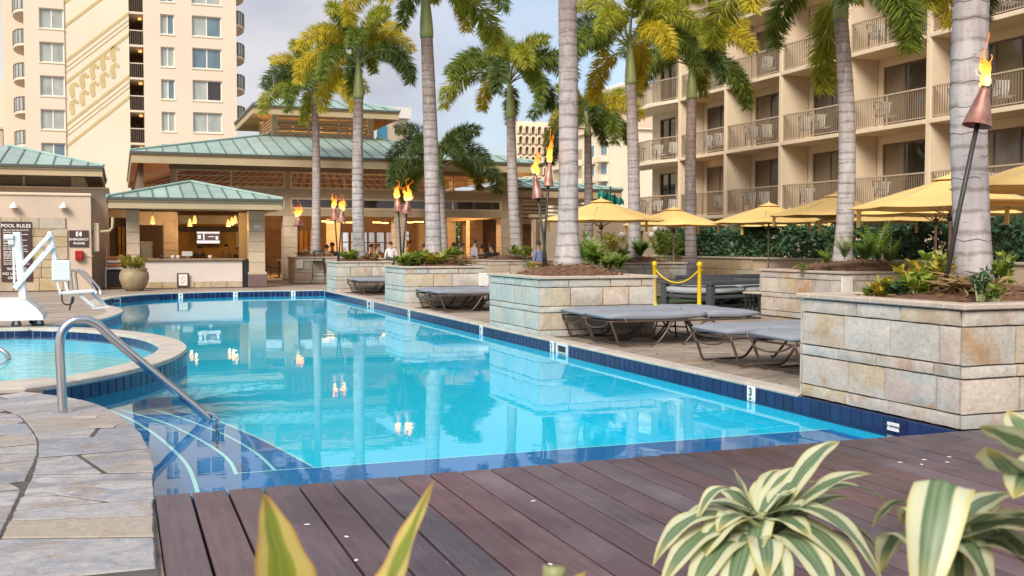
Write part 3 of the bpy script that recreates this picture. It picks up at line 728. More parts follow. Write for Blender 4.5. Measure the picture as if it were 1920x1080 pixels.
# ================================================================ BUILDINGS
def roof_face(thing_, pts, pitch, mat, thick=.03, name='roof_panel', rib=.035, ceil=None):
    """standing-seam slope: pts = eave_a, eave_b, top_b(, top_a); every pan between two seams is a piece"""
    A, B = Vector(pts[0]), Vector(pts[1]); e = (B-A); Ln = e.length; e.normalize()
    nrm = e.cross(Vector(pts[2])-A).normalized()
    if nrm.z < 0: nrm = -nrm
    s = nrm.cross(e)
    if s.dot(Vector(pts[2])-A) < 0: s = -s
    poly = [((Vector(p)-A).dot(e), (Vector(p)-A).dot(s)) for p in pts]
    k = max(1, round(Ln/pitch)); pw = Ln/k
    Mx = Matrix((e, s, nrm)).transposed().to_4x4(); Mx.translation = A
    for i in range(k):
        q = clip_poly(clip_poly(poly, -1, 0, -(i*pw+.004)), 1, 0, (i+1)*pw-.004)
        if len(q) < 3 or parea(q) < .01: continue
        mb = MB().prism(q, -thick, 0, M=Mx)
        ys = [y for x, y in q if abs(x-(i*pw+.004)) < .002]
        if len(ys) >= 2 and max(ys)-min(ys) > .05:
            mb.box(i*pw+.004, i*pw+.040, min(ys), max(ys), 0, rib, 1, M=Mx)
        fixn(mb.build(name, [mat, M['roof_seam']], thing_))
def hip_roof(T, x0, x1, y0, y1, z0, a0, a1, b0, b1, z1, pitch=.55, mat='roof_green', ceil='soffit'):
    E4 = [(x0, y0, z0), (x1, y0, z0), (x1, y1, z0), (x0, y1, z0)]; T4 = [(a0, b0, z1), (a1, b0, z1), (a1, b1, z1), (a0, b1, z1)]
    for i in range(4):
        j = (i+1) % 4; pts = [E4[i], E4[j], T4[j]] + ([T4[i]] if (Vector(T4[i])-Vector(T4[j])).length > .05 else [])
        roof_face(T, pts, pitch, M[mat])
        MB().tube([Vector(E4[i])+Vector((0, 0, .03)), Vector(T4[i])+Vector((0, 0, .04))], .05, 6).build('hip_cap', M[mat], T)
    mb = MB()
    for i in range(4):
        j = (i+1) % 4; dz = Vector((0, 0, -.14))
        mb.add([Vector(E4[i])+dz, Vector(E4[j])+dz, Vector(T4[j])+dz, Vector(T4[i])+dz], [(0, 3, 2, 1)])
    mb.build('ceiling', M[ceil], T)
def fascia(T, x0, x1, y0, y1, z0, z1, mat='fascia', th=.06, edge=True):
    MB().box(x0, x1, y0, y0+th, z0, z1).build('fascia', M[mat], T); MB().box(x0, x1, y1-th, y1, z0, z1).build('fascia', M[mat], T)
    MB().box(x0, x0+th, y0+th, y1-th, z0, z1).build('fascia', M[mat], T); MB().box(x1-th, x1, y0+th, y1-th, z0, z1).build('fascia', M[mat], T)
    if edge:
        mb = MB(); a = .05
        mb.box(x0-a, x1+a, y0-a, y0+a, z1+.002, z1+.09); mb.box(x0-a, x1+a, y1-a, y1+a, z1+.002, z1+.09)
        mb.box(x0-a, x0+a, y0+a, y1-a, z1+.002, z1+.09); mb.box(x1-a, x1+a, y0+a, y1-a, z1+.002, z1+.09); mb.build('gutter', M['roof_edge'], T)
def pillar(T, x0, x1, y0, y1, z0, z1, n, mat='block_stone', name='pillar'):
    c = MB().box(x0+.02, x1-.02, y0+.02, y1-.02, z0, z1-.01).build(name, M['mortar'], T); h = (z1-z0)/n
    for i in range(n):
        MB().cbox(x0, x1, y0, y1, z0+i*h+.006, z0+(i+1)*h-.006, .008).build('stone_block', M[mat], c)
# ---------------------------------------------------------------- hotel (right)
HX = 24.5; FINS = [14.9, 18.9, 22.9, 26.9, 30.9, 34.95, 38.95, 42.9]; FL = [2.83+2.75*k for k in range(6)]
hotel = thing('hotel_building', 'beige hotel block with rows of railed balconies along the right', 'building', (HX, 30, 0))
def hp(o): o.location = Vector(o.location) - Vector((HX, 30, 0)); return o
HB = 25.75
for y in FINS:
    hp(MB().cbox(HX, HB, y-.11, y+.11, 0, 18.9, .015).build('fin_wall', M['stucco'], hotel))
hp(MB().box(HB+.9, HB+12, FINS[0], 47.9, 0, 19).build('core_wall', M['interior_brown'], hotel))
hp(MB().box(HX-.3, HB+12, FINS[0]-.1, 49, 19.0, 19.5).build('roof_slab', M['stucco'], hotel))
hp(MB().box(HX+.02, HB+12, FINS[0]-.3, FINS[0]-.12, 0, 19).build('end_wall', M['stucco'], hotel))
BAY = 3.78
slab_me = MB().cbox(-.05, HB-HX, 0, BAY, -.15, 0, .012).mesh('balcony_slab'); slab_me.materials.append(M['stucco'])
rail = MB(); rail.box(.04, .10, 0, BAY, 1.01, 1.06); rail.box(.05, .09, 0, BAY, .07, .10)
for k in range(3): rail.box(.048, .092, k*BAY/2-(.022 if k else 0)*(1 if k < 2 else 2), k*BAY/2+.044-(.022 if k == 1 else .044 if k == 2 else 0), .0, 1.01)
rail_me = rail.mesh('railing'); rail_me.materials.append(M['rail_tan'])
bal = MB()
yy = .11
while yy < BAY-.05:
    if abs(yy-BAY/2) > .05: bal.box(.058, .082, yy-.012, yy+.012, .10, 1.01)
    yy += .108
bal_me = bal.mesh('balusters'); bal_me.materials.append(M['rail_bar'])
ceil_me = MB().box(0, HB-HX, 0, BAY, -.155, -.151).mesh('soffit')
# door wall: two tall sliding panels with frames, a pier on the far side
def door_set(kind):
    T = bpy.data.objects.new('glass_door', None)
    return T
dw = MB(); wall_holes(dw, 0, BAY, 0, 2.60, [(.25, BAY-.28, .0, 2.30)], FX, HB-HX, HB-HX+.15); dw_me = dw.mesh('door_wall'); dw_me.materials.append(M['stucco'])
df = MB(); fx = HB-HX+.05; ys = [.25, 1.40, 2.45, BAY-.28]
for y in ys: df.box(fx, fx+.06, y-(.04 if y > .3 else 0), y+(.04 if y < BAY-.4 else 0), .003, 2.297)
for a, b in zip(ys[:-1], ys[1:]): df.box(fx+.003, fx+.057, a+.04, b-.04, 2.235, 2.295); df.box(fx+.003, fx+.057, a+.04, b-.04, .005, .065)
df_me = df.mesh('door_frame'); df_me.materials.append(M['frame_brown'])
pane_mes = []
for a, b in zip(ys[:-1], ys[1:]):
    pane_mes.append(MB().box(fx+.025, fx+.035, a+.041, b-.041, .066, 2.234).mesh('pane'))
for me, mt in zip(pane_mes, ('glass_dark', 'glass_door', 'glass_dark')): me.materials.append(M[mt])
cur_me = []
for w0, w1 in ((.3, 1.5), (.3, 2.4), (1.5, 3.4)):
    mb = MB(); k = 22; vs = []
    for i in range(k+1):
        y = w0+(w1-w0)*i/k; x = fx+.20+.035*math.sin(i*2.1); vs += [(x, y, .07), (x, y, 2.25)]
    mb.add(vs, [(2*i, 2*i+2, 2*i+3, 2*i+1) for i in range(k)]); me = mb.mesh('curtain'); me.materials.append(M[random.choice(('curtain', 'curtain', 'sheer'))]); cur_me.append(me)
for f, z in enumerate([0.05] + FL):
    for b in range(len(FINS)-1):
        y0 = FINS[b]+.115; sc = (FINS[b+1]-.115-y0)/BAY
        def P(me, par, nm): o = link(nm, me, par); return o
        dwall = hp(link('door_wall', dw_me, hotel)); dwall.location = (0, y0-30, z); dwall.scale = (1, sc, 1)
        P(df_me, dwall, 'door_frame')
        for pmesh in pane_mes:
            po = P(pmesh, dwall, 'pane'); po.material_slots[0].link = 'OBJECT'; po.material_slots[0].material = M[random.choice(('glass_dark', 'glass_door', 'glass_curtain', 'glass_curtain', 'glass_curtain', 'glass_grey', 'glass_dark'))]
        P(random.choice(cur_me), dwall, 'curtain')
        if (f, b) in ((2, 1), (0, 5)):
            lp = MB().box(fx+.5, fx+.52, .4, 3.3, .1, 2.3).build('lit_room', M['lit_room'], dwall)
        if f == 0: continue
        s = link('balcony', slab_me, hotel); s.location = (0, y0-30, z); s.scale = (1, sc, 1)
        P(rail_me, s, 'railing'); tag(P(bal_me, s, 'balusters'), kind='stuff')
# rounded end bay towards the restaurant
endp = [(HB, 43.02), (HX-.05, 43.02), (HX-.35, 44.6), (HX-.3, 46.4), (HX+.1, 47.9), (HX+.9, 48.9), (HB+.2, 49.1)]
endc = spline([(x, y, 0) for x, y in endp[1:]], 5)
for f, z in enumerate([.05] + FL):
    mb = MB(); wall_holes(mb, 43.02, 48.0, 0, 2.6, [(43.25, 44.2, .02, 2.3), (45.6, 47.2, .02, 2.3)], FX, HB+.1, HB+.3); w = hp(mb.build('end_bay_wall', M['stucco'], hotel)); w.location.z = z
    for a, b in ((43.25, 44.2), (45.6, 47.2)):
        fr = MB(); fr.box(HB+.14, HB+.2, a, a+.06, .02, 2.3); fr.box(HB+.14, HB+.2, b-.06, b, .02, 2.3); fr.box(HB+.14, HB+.2, (a+b)/2-.03, (a+b)/2+.03, .02, 2.24); fr.box(HB+.14, HB+.2, a+.06, b-.06, 2.24, 2.3)
        fr.build('window_frame', M['frame_brown'], w); MB().box(HB+.21, HB+.22, a, b, .02, 2.3).build('pane', M['glass_dark'], w)
    if f == 0: continue
    s = hp(MB().prism([(p.x, p.y) for p in [Vector((HB+.1, 43.02, 0))] + endc + [Vector((HB+.1, 49.05, 0))]], -.15, 0).build('end_balcony', M['stucco_pale'], hotel)); fixn(s); s.location.z = z
    rr = [p + Vector((.12, 0, 1.03)) for p in endc]; mb = MB().tube(rr, .03, 6); mb.tube([p-Vector((0, 0, .94)) for p in rr], .018, 5); mb.build('railing', M['rail_tan'], s)
    mb = MB(); cur = endc[0]; acc = 0
    for a, b in zip(endc[:-1], endc[1:]):
        ln = (b-a).length; d = 0
        while d < ln:
            p = a.lerp(b, d/ln); mb.box(p.x+.108, p.x+.132, p.y-.012, p.y+.012, .08, 1.02); d += .115
    tag(mb.build('balusters', M['rail_bar'], s), kind='stuff')
# ---------------------------------------------------------------- balcony chairs
def make_chair():
    T = thing('balcony_chair', 'x', 'chair'); mb = MB()
    for s in (-.27, .27):
        mb.tube([(-.3, s, 0), (-.3, s, .58), (.28, s, .60), (.28, s, 0)], .014, 6)
        mb.tube([(-.25, s*.9, .40), (.25, s*.9, .36), (.46, s*.9, .92)], .014, 6)
    mb.tube([(.46, -.25, .92), (.46, .25, .92)], .014, 6); mb.build('frame', M['bronze'], T)
    st = MB()
    for k in range(5): st.box(-.26+k*.1, -.185+k*.1, -.25, .25, .385-k*.008, .393-k*.008)
    st.build('seat_straps', M['strap_vinyl'], T)
    bk = MB(); Mx = Matrix.Translation((.27, 0, .42)) @ Matrix.Rotation(R(-20), 4, 'Y')
    for k in range(6): bk.box(-.008, .0, -.235+k*.08, -.165+k*.08, .0, .50, M=Mx)
    bk.build('back_straps', M['strap_vinyl'], T); return T
ch0 = make_chair(); first = True
ORD = ['lowest', 'second', 'third', 'fourth']; BAYN = {6: 'first', 5: 'second', 4: 'third', 3: 'fourth', 2: 'fifth', 1: 'sixth'}
CH = [(0, 6, (.9,)), (0, 5, (1.5, 2.4)), (0, 4, (2.6,)), (0, 3, (2.3,)), (0, 2, (1.6,)), (1, 6, (1.0, 1.9)), (1, 5, (1.4, 2.3)), (1, 4, (1.9, 2.7)), (1, 3, (2.3,)), (1, 2, (1.2, 2.9)),
      (2, 6, (1.2,)), (2, 5, (1.3,)), (2, 4, (1.2,)), (2, 3, (1.8, 2.7)), (2, 2, (1.1,)), (3, 6, (1.6,)), (3, 5, (1.4, 2.3)), (3, 4, (1.5,))]
for f, b, ofs in CH:
    for i, dy in enumerate(ofs):
        c = ch0 if first else copy_tree(ch0); first = False
        c.location = (HX+.42, FINS[b]+.1+dy, FL[f]+.003); c.rotation_euler = (0, 0, R(75)+uni(-.2, .2))
        which = '' if len(ofs) == 1 else (', right one' if i == 0 else ', left one')
        tag(c, f'strap chair on {ORD[f]} balcony row, {BAYN[b]} bay from the rounded end{which}', 'chair', 'hotel balcony chairs')
for f in (0, 1):
    for i, (x, y) in enumerate(((HX+.5, 44.2), (HX+.45, 45.6), (HX+.5, 47))):
        if f == 1 and i == 2: continue
        c = copy_tree(ch0); c.location = (x, y, FL[f]+.003); c.rotation_euler = (0, 0, R(70+i*12))
        tag(c, f'{"red-cushioned" if (f == 0 and i == 1) else "pale"} chair on the {ORD[f]} rounded end balcony, {("right", "middle", "left")[i]}', 'chair', 'hotel balcony chairs')
        if f == 0 and i == 1:
            rc = MB().cbox(-.24, .24, -.24, .24, 0, .06, .02).build('cushion', M['red_box'], c); rc.location = (.30, 0, .45); rc.rotation_euler = (0, R(65), 0)
# ---------------------------------------------------------------- terrace wall with a door and globe lamps
tw = thing('terrace_wall', 'plain beige wall with a dark door behind the umbrellas', 'wall', (15.5, 44, 0))
xa, xb = at(1000, 450, 44).x-15.5, 25.6-15.5
dx0, dx1 = at(1192, 450, 44).x-15.5, at(1207, 450, 44).x-15.5
mb = MB(); wall_holes(mb, xa, xb, 0, 2.75, [(dx0, dx1, 0, 2.2)], FY, 0, .25); mb.build('wall_panel', M['tan_wall'], tw)
MB().box(dx0+.02, dx1-.02, .12, .18, .01, 2.18).build('door', M['frame_brown'], tw)
MB().cbox(xa-.1, xb, -.08, .33, 2.752, 2.9, .02).build('coping', M['fascia'], tw)
MB().box(at(1005, 450, 44).x-15.5, at(1012, 450, 44).x-15.5, -.03, -.002, 0, 2.74).build('pilaster', M['interior_brown'], tw)
for u, v, nm in ((1166, 441, 'left of the palm'), (1222, 441, 'lower, right of the door'), (1229, 430, 'upper, right of the door')):
    p = at(u, v, 43.86); L1 = thing('wall_lamp', f'round white globe wall lamp on the beige wall, {nm}', 'lamp', (p.x, 43.86, p.z), group='globe wall lamps')
    MB().lathe([(0, -.16), (.1, -.13), (.16, 0), (.1, .13), (0, .16)], 12).build('globe', M['white_paint'], L1, True); MB().box(-.05, .05, .1, .14, -.08, .08).build('bracket', M['frame_tan'], L1)
# ---------------------------------------------------------------- restaurant
RY, EY = 46.0, 44.3
zr = lambda v, y=RY, u=750: at(u, v, y).z
rx = lambda u, y=RY: at(u, 400, y).x
rest = thing('restaurant_pavilion', 'open-sided restaurant pavilion with green metal hip roof and lantern', 'building', (10, 46, 0))
def rp(o): o.location = Vector(o.location)-Vector((10, 46, 0)); return o
class Par:                                      # lets the helpers above build straight in world space
    pass
def shift(T, off, since):
    for o in COL.objects[since:] if False else [x for x in bpy.data.objects if x.parent is T and 'w' not in x]:
        o.location = Vector(o.location)-Vector(off); o['w'] = 1
X0, X1 = at(246, 300, EY).x, at(1018, 305, EY).x
ZB, ZT = zr(318, EY), zr(302, EY)
CX0, CX1, CY0, CY1 = at(511, 250, 50).x, at(701, 250, 50).x, 50.0, 55.0
ZC0, ZC1 = at(605, 258, 50).z, at(605, 215, 50).z
hip_roof(rest, X0-.05, X1+.05, EY-.05, 64.05, ZT+.1, CX0-.1, CX1+.1, CY0-.1, CY1+.1, ZC0+.02, .62, ceil='wood_ceiling')
fascia(rest, X0, X1, EY, 64, ZB, ZT)
# rafters under the ceiling
for i in range(30):
    x = X0+1+i*(X1-X0-2)/29; tx = CX0+(CX1-CX0)*i/29
    MB().tube([(x, EY+.3, ZT-.12), (tx, CY0-.2, ZC0-.25)], .055, 4).build('rafter', M['rafter'], rest)
    MB().tube([(x, 63.7, ZT-.12), (tx, CY1+.2, ZC0-.25)], .055, 4).build('rafter', M['rafter'], rest)
FXL, FXR = rx(318), rx(957)
zb0, zb1 = zr(407), zr(394); zs0, zs1 = zr(374), zr(358); zu1 = ZB+.02
MB().box(FXL, FXR+.1, RY-.12, RY+.3, zb0, zb1).build('beam', M['fascia'], rest)
MB().box(FXL, FXR, RY-.02, RY+.22, zs0, zs1).build('spandrel', M['fascia'], rest)
MB().box(FXL, FXR, RY-.02, RY+.22, zu1-.1, ZT-.05).build('head_beam', M['soffit'], rest)
POST = [(321, 332), (533, 546), (742, 757), (939, 952)]
for a, b in POST: MB().box(rx(a), rx(b), RY-.05, RY+.26, zb1+.002, zu1-.1).build('upper_post', M['fascia'], rest)
for a, b in ((530, 556), (738, 760), (937, 959)): pillar(rest, rx(a), rx(b), RY-.2, RY+.5, 0, zb0-.003, 6)
for (a, b) in ((332, 533), (546, 742), (757, 939)):                   # glazing of the two clerestory bands
    for z0, z1, gl in ((zb1, zs0, True), (zs1, zu1-.1, False)):
        fr = MB(); m = 2; xa, xb = rx(a), rx(b)
        fr.box(xa, xb, RY-.06, RY+.0, z0+.003, z0+.07); fr.box(xa, xb, RY-.06, RY, z1-.07, z1-.003)
        for k in range(m+1): x = xa+(xb-xa)*k/m; fr.box(x-.035, x+.035, RY-.055, RY-.005, z0+.07, z1-.07)
        if not gl: 
            for q in (.33, .66): fr.box(xa, xb, RY-.045, RY-.015, z0+(z1-z0)*q-.015, z0+(z1-z0)*q+.015)
        fr.build('clerestory_frame', M['frame_tan'], rest)
        if gl:
            for k in range(m): MB().box(xa+(xb-xa)*k/m+.05, xa+(xb-xa)*(k+1)/m-.05, RY+.02, RY+.03, z0+.07, z1-.07).build('pane', M['glass_dark'], rest)
# right end, open to the side wing
for y in (50, 54.5, 59.5): pillar(rest, FXR-.7, FXR, y, y+.6, 0, zb0, 6); MB().box(FXR-.3, FXR-.05, y, y+.3, zb0+.01, zu1+.2).build('upper_post', M['fascia'], rest)
MB().box(FXR-.4, FXR, RY+.5, 60, zb0+.002, zb1-.002).build('beam', M['fascia'], rest)
# back wall with openings on the garden
BW = 60.0; ho = []
for u0, u1, v0, v1 in ((643, 655, 436, 472), (659, 674, 436, 472), (682, 690, 436, 474), (692, 704, 436, 474), (707, 722, 436, 474), (725, 736, 436, 474), (761, 769, 434, 450), (842, 867, 423, 474)):
    p, q = at(u0, v1, BW), at(u1, v0, BW); ho.append((p.x, q.x, max(.3, p.z), q.z))
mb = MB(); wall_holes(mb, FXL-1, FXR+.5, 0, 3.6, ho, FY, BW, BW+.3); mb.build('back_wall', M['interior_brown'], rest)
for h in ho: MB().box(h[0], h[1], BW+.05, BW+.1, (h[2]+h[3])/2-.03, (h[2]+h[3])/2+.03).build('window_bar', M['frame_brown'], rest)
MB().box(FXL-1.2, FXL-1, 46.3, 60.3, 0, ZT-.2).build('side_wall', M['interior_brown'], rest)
for u0, u1 in ((562, 568), (571, 576), (581, 590)): MB().box(at(u0, 450, 58).x, at(u1, 450, 58).x, 58, 58.1, .1, 2.3).build('screen_panel', M['orange_wall'], rest)
for u0, u1 in ((612, 640), (868, 892)): pillar(rest, at(u0, 450, 55).x, at(u1, 450, 55).x, 55, 55.5, 0, 2.9, 5)
MB().box(at(895, 450, 59).x, at(935, 450, 59).x, 58.8, 58.9, 0, 2.6).build('dark_screen', M['interior_dark'], rest)
MB().box(FXL, FXR-.8, 47.2, 49.0, zb0+.25, zb0+.33).build('inner_soffit', M['soffit'], rest)
# lantern
for (x, y) in ((CX0, CY0), (CX1-.25, CY0), (CX0, CY1-.25), (CX1-.25, CY1-.25)): MB().box(x, x+.25, y, y+.25, ZC0-.3, ZC1+.1).build('lantern_post', M['frame_tan'], rest)
for y in (CY0+.02, CY1-.2):
    MB().box(CX0+.25, CX1-.25, y, y+.15, ZC0-.3, ZC0+.22).build('lantern_sill', M['frame_tan'], rest)
    nk = 3; lw = (CX1-CX0-.5)/nk
    for k in range(nk):
        if k: MB().box(CX0+.25+k*lw-.05, CX0+.25+k*lw+.05, y, y+.1, ZC0+.22, ZC1).build('mullion', M['frame_tan'], rest)
        for q in range(4):
            z = ZC0+.32+q*(ZC1-ZC0-.35)/4
            o = MB().box(CX0+.3+k*lw, CX0+.2+(k+1)*lw, -.08, .08, -.012, .012).build('louvre', M['louver'], rest); o.location = (0, y+.08, z+.06); o.rotation_euler = (R(-35), 0, 0)
for x in (CX0+.02, CX1-.17):
    MB().box(x, x+.15, CY0+.25, CY1-.25, ZC0-.3, ZC0+.22).build('lantern_sill', M['frame_tan'], rest)
    for q in range(5):
        z = ZC0+.3+q*(ZC1-ZC0-.3)/5; MB().box(x+.02, x+.12, CY0+.25, CY1-.25, z, z+.05).build('louvre', M['louver'], rest)
LX0, LX1 = at(474, 210, 48.6).x, at(748, 210, 48.6).x; lz0, lz1 = at(600, 218, 48.6).z, at(600, 205, 48.6).z
fascia(rest, LX0, LX1, 48.6, 56.3, lz0, lz1)
ex = (LX0+LX1)/2
hip_roof(rest, LX0-.05, LX1+.05, 48.55, 56.35, lz1+.09, ex-1.6, ex+1.6, 52.4, 52.5, lz1+1.0, .62, ceil='wood_ceiling')
for q in range(8): MB().tube([(LX0+1+q*(LX1-LX0-2)/7, 48.7, lz1-.05), (ex-1.5+q*3/7, 52.3, lz1+.8)], .05, 4).build('rafter', M['rafter'], rest)
# ---- side wing to the right of the restaurant
wing = thing('side_wing', 'low open side wing with green roof between restaurant and hotel', 'building', (16, 48, 0))
WY = 47.0; wx0, wx1 = at(962, 360, WY).x, at(1166, 360, WY).x
wz0, wz1 = at(1040, 371, WY).z, at(1040, 356, WY).z
hip_roof(wing, wx0-.05, wx1+.05, WY-.05, 57.05, wz1+.1, wx0+2.6, wx1-4.5, 50.6, 53, at(1030, 336, 50.6).z, .62, ceil='soffit')
fascia(wing, wx0, wx1, WY, 57, wz0, wz1)
for x in (wx0+.3, (wx0+wx1)/2, wx1-.8): pillar(wing, x, x+.5, WY+.8, WY+1.3, 0, wz0-.002, 5)
for z in np.linspace(2.9, wz0-.15, 5): MB().box(wx0+.8, wx1-.9, WY+.95, WY+1.02, z, z+.09).build('louvre', M['white_paint'], wing)
MB().box(wx0+.8, wx1-.9, WY+.85, WY+1.2, 2.55, 2.8).build('beam', M['fascia'], wing)
MB().box(wx0+.3, wx1-.3, 56, 56.2, 0, wz0).build('back_wall', M['interior_brown'], wing)
# ---------------------------------------------------------------- poolside bar
BY, BE = 38.3, 37.2
bar = thing('bar_pavilion', 'small poolside bar kiosk with green hip roof and pale counter', 'building', (3, 39, 0))
bx = lambda u, y=BY: at(u, 450, y).x
bz0, bz1 = at(365, 392, BE).z, at(365, 376, BE).z
e0, e1 = bx(204, BE), bx(529, BE); BD = 44.0
hip_roof(bar, e0-.05, e1+.05, BE-.05, BD+.05, bz1+.08, (e0+e1)/2-.02, (e0+e1)/2+.02, 40.58, 40.62, at(360, 342, 40.6).z, .50, ceil='soffit')
fascia(bar, e0, e1, BE, BD, bz0, bz1)
pzt = at(365, 394, BY).z
pillar(bar, bx(237), bx(262), BY, BY+.55, 0, pzt, 7); pillar(bar, bx(467), bx(497), BY, BY+.55, .52, pzt, 6)
MB().cbox(bx(465), bx(500), BY-.06, BY+.62, .44, .54, .015).build('plinth_cap', M['cap_stone'], bar)
MB().cbox(bx(465), bx(500), BY-.06, BY+.62, 0, .437, .015).build('plinth', M['plinth_mauve'], bar)
pillar(bar, bx(237), bx(262), BD-1.2, BD-.65, 0, pzt, 7); pillar(bar, bx(467), bx(497), BD-1.2, BD-.65, 0, pzt, 7)
MB().box(e0+.08, e1-.08, BY+.1, BY+.5, pzt+.003, bz1-.04).build('beam', M['soffit'], bar)
cz = at(365, 485, BY+.2).z
MB().cbox(bx(272), bx(455), BY+.15, BY+.45, .2, cz-.075, .01).build('counter_front', M['bar_front'], bar)
k0 = bx(272); kw = (bx(455)-k0)/6
for k in range(6): MB().cbox(k0+k*kw+.006, k0+(k+1)*kw-.006, BY+.11, BY+.47, 0, .197, .01).build('base_stone', M['clad_stone'], bar)
MB().cbox(bx(268), bx(460), BY+.05, BY+.9, cz-.07, cz, .015).build('counter_top', M['counter'], bar)
MB().cbox(bx(456.5), bx(466), BY+.12, BY+.8, 0, cz-.02, .01).build('side_cabinet', M['black_plastic'], bar)
# partition with hatch, lit back wall, menu shelf
PY = 40.6; mb = MB(); wall_holes(mb, bx(258, PY), bx(334, PY), 0, pzt, [(bx(262, PY), bx(306, PY), cz, at(280, 422, PY).z)], FY, PY, PY+.25); mb.build('partition', M['stucco_pink'], bar)
for k in range(6):
    z = cz+.02+k*.27
    if z < at(280, 415, PY).z: MB().cbox(bx(307, PY), bx(332, PY), PY-.03, PY-.002, z, z+.255, .006).build('stone_block', M['block_stone'], bar)
MB().box(bx(258, 42.9), bx(470, 42.9), 42.9, 43.1, 0, pzt).build('back_wall', M['orange_wall'], bar)
MB().box(bx(334, 42.6), bx(448, 42.6), 42.6, 42.88, at(390, 434, 42.6).z, at(390, 424, 42.6).z).build('shelf_beam', M['interior_dark'], bar)
MB().box(bx(448, 41), bx(470, 41), 41, 41.2, 0, pzt).build('return_wall', M['fascia'], bar)
MB().box(bx(334, 41.5), bx(448, 41.5), 41.4, 41.5, at(390, 420, 41.5).z, pzt-.1).build('bulkhead', M['soffit'], bar)
MB().box(bx(258, PY+.5), bx(310, PY+.5), 42.3, 42.4, 0, pzt).build('hatch_wall', M['interior_brown'], bar)
MB().box(bx(196, 41.8), bx(258, 41.8), 41.8, 42.0, 0, pzt+.3).build('service_wall', M['interior_brown'], bar)
MB().box(bx(204, 40.6), bx(250, 40.6), 40.6, 40.8, at(225, 408, 40.6).z, pzt+.2).build('service_lintel', M['stucco_pink'], bar)
for u in (222, 229): MB().box(bx(u, 41.6), bx(u+5, 41.6), 41.6, 41.7, 0, 2.2).build('service_door', M['orange_wall'], bar)
# ---------------------------------------------------------------- pool house (left)
HY = 37.5
ph = thing('pool_house', 'low tan pool house with stone cladding and green roof at far left', 'building', (-5, 38, 0))
px = lambda u, y=HY: at(u, 450, y).x
XL = -13.0
MB().box(XL, px(171), HY, HY+1.9, 0, at(90, 367, HY).z).build('front_wall', M['stucco_pink'], ph)
MB().cbox(XL, px(173), HY-.05, HY+1.9, at(90, 367, HY).z+.002, at(90, 363, HY).z+.03, .02).build('parapet_cap', M['stucco'], ph)
MB().box(XL, px(204, 39.5), 39.42, 46, 0, at(90, 354, 39.5).z).build('rear_wall', M['stucco_pink'], ph)
MB().cbox(XL, px(206, 39.5), 39.3, 46, at(90, 354, 39.5).z+.003, at(90, 351, 39.5).z+.02, .02).build('ledge', M['stucco'], ph)
uz0, uz1 = at(90, 351, 39.5).z+.02, at(90, 330, 39.5).z
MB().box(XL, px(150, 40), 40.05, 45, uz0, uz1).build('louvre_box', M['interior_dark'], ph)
for k in range(5): 
    z = uz0+.05+k*(uz1-uz0-.05)/5; o = MB().box(XL, px(138, 39.8), -.07, .07, -.01, .01).build('louvre', M['louver'], ph); o.location = (0, 39.92, z+.05); o.rotation_euler = (R(-30), 0, 0)
for u in (47, 138): MB().box(px(u, 39.8)-.04, px(u, 39.8)+.04, 39.78, 40.0, uz0, uz1).build('mullion', M['frame_tan'], ph)
MB().box(px(139, 39.8), px(160, 39.8), 39.85, 44.5, uz0, uz1).build('corner_pier', M['frame_tan'], ph)
pe1 = px(194, 38.4); pz0, pz1 = at(100, 329, 38.4).z, at(100, 314, 38.4).z
fascia(ph, XL-1, pe1, 38.4, 46.6, pz0, pz1)
rz_ = at(17, 274, 42.5).z
hip_roof(ph, XL-1.05, pe1+.05, 38.35, 46.65, pz1+.08, XL+3, px(17, 42.5), 42.48, 42.52, rz_, .55, ceil='soffit')
rg = random.Random(4); zc = .0; top = at(60, 407, HY).z; row = 0
while zc < top-.1:
    h = (.42, .34, .26)[row % 3]; h = min(h, top-zc); x = -6.2; 
    while x < px(127)-.1:
        w = rg.uniform(.4, .8); w = min(w, px(127)-x)
        MB().cbox(x+.006, x+w-.006, HY-.06, HY-.002, zc+.006, zc+h-.006, .01).build('cladding_stone', M['clad_stone'], ph); x += w
    zc += h; row += 1
MB().tube([(px(172)-.02, HY+.3, 1.9), (px(172)+.12, HY+.3, 1.95), (px(205), HY+.3, 1.98), (px(211), HY+.3, 2.1), (px(212), HY+.3, 2.45)], .05, 8).build('downpipe', M['fascia'], ph, True)
MB().cbox(px(173)+.03, px(186), HY+.2, HY+.45, at(180, 472, HY).z, at(180, 418, HY).z, .02).build('utility_cabinet', M['frame_tan'], ph)
# ================================================================ FAR BUILDINGS
TY = 94.0
tower = thing('apartment_tower', 'tall cream tower with diagonal gold mural on its front', 'building', (2, TY, 0))
tx = lambda u, v=150: at(u, v, TY).x
tz = lambda v, u=387: at(u, v, TY).z
ST = tz(151)-tz(211)
T0, T1, T2, T3, T4 = tx(46), tx(122), tx(243), tx(270), tx(444)
ZTOP = 42.0
def wincol(u0, u1, vt, vb, zs=None):
    z1 = at((u0+u1)/2, vt, TY).z; z0 = at((u0+u1)/2, vb, TY).z; out = []
    for k in range(-4, 8):
        if z0+k*ST > 3 and z1+k*ST < ZTOP-1: out.append((tx(u0), tx(u1), z0+k*ST, z1+k*ST))
    return out
WL, WM, WR = wincol(75, 121, 142, 180), wincol(302, 328, 149, 186), wincol(361, 416, 151, 189)
for (a, b, hs) in ((T0, T1, WL), (T3, T4, WM+WR)):
    mb = MB(); wall_holes(mb, a, b, 0, ZTOP, hs, FY, TY, TY+.5); mb.build('facade_wall', M['stucco_tower'], tower)
MB().box(T1+.002, T2, TY+.12, TY+.5, 0, ZTOP).build('mural_wall', M['stucco_pale'], tower)
MB().box(T0, T4, TY+4.2, TY+14, 0, ZTOP).build('core', M['stucco_tower'], tower)
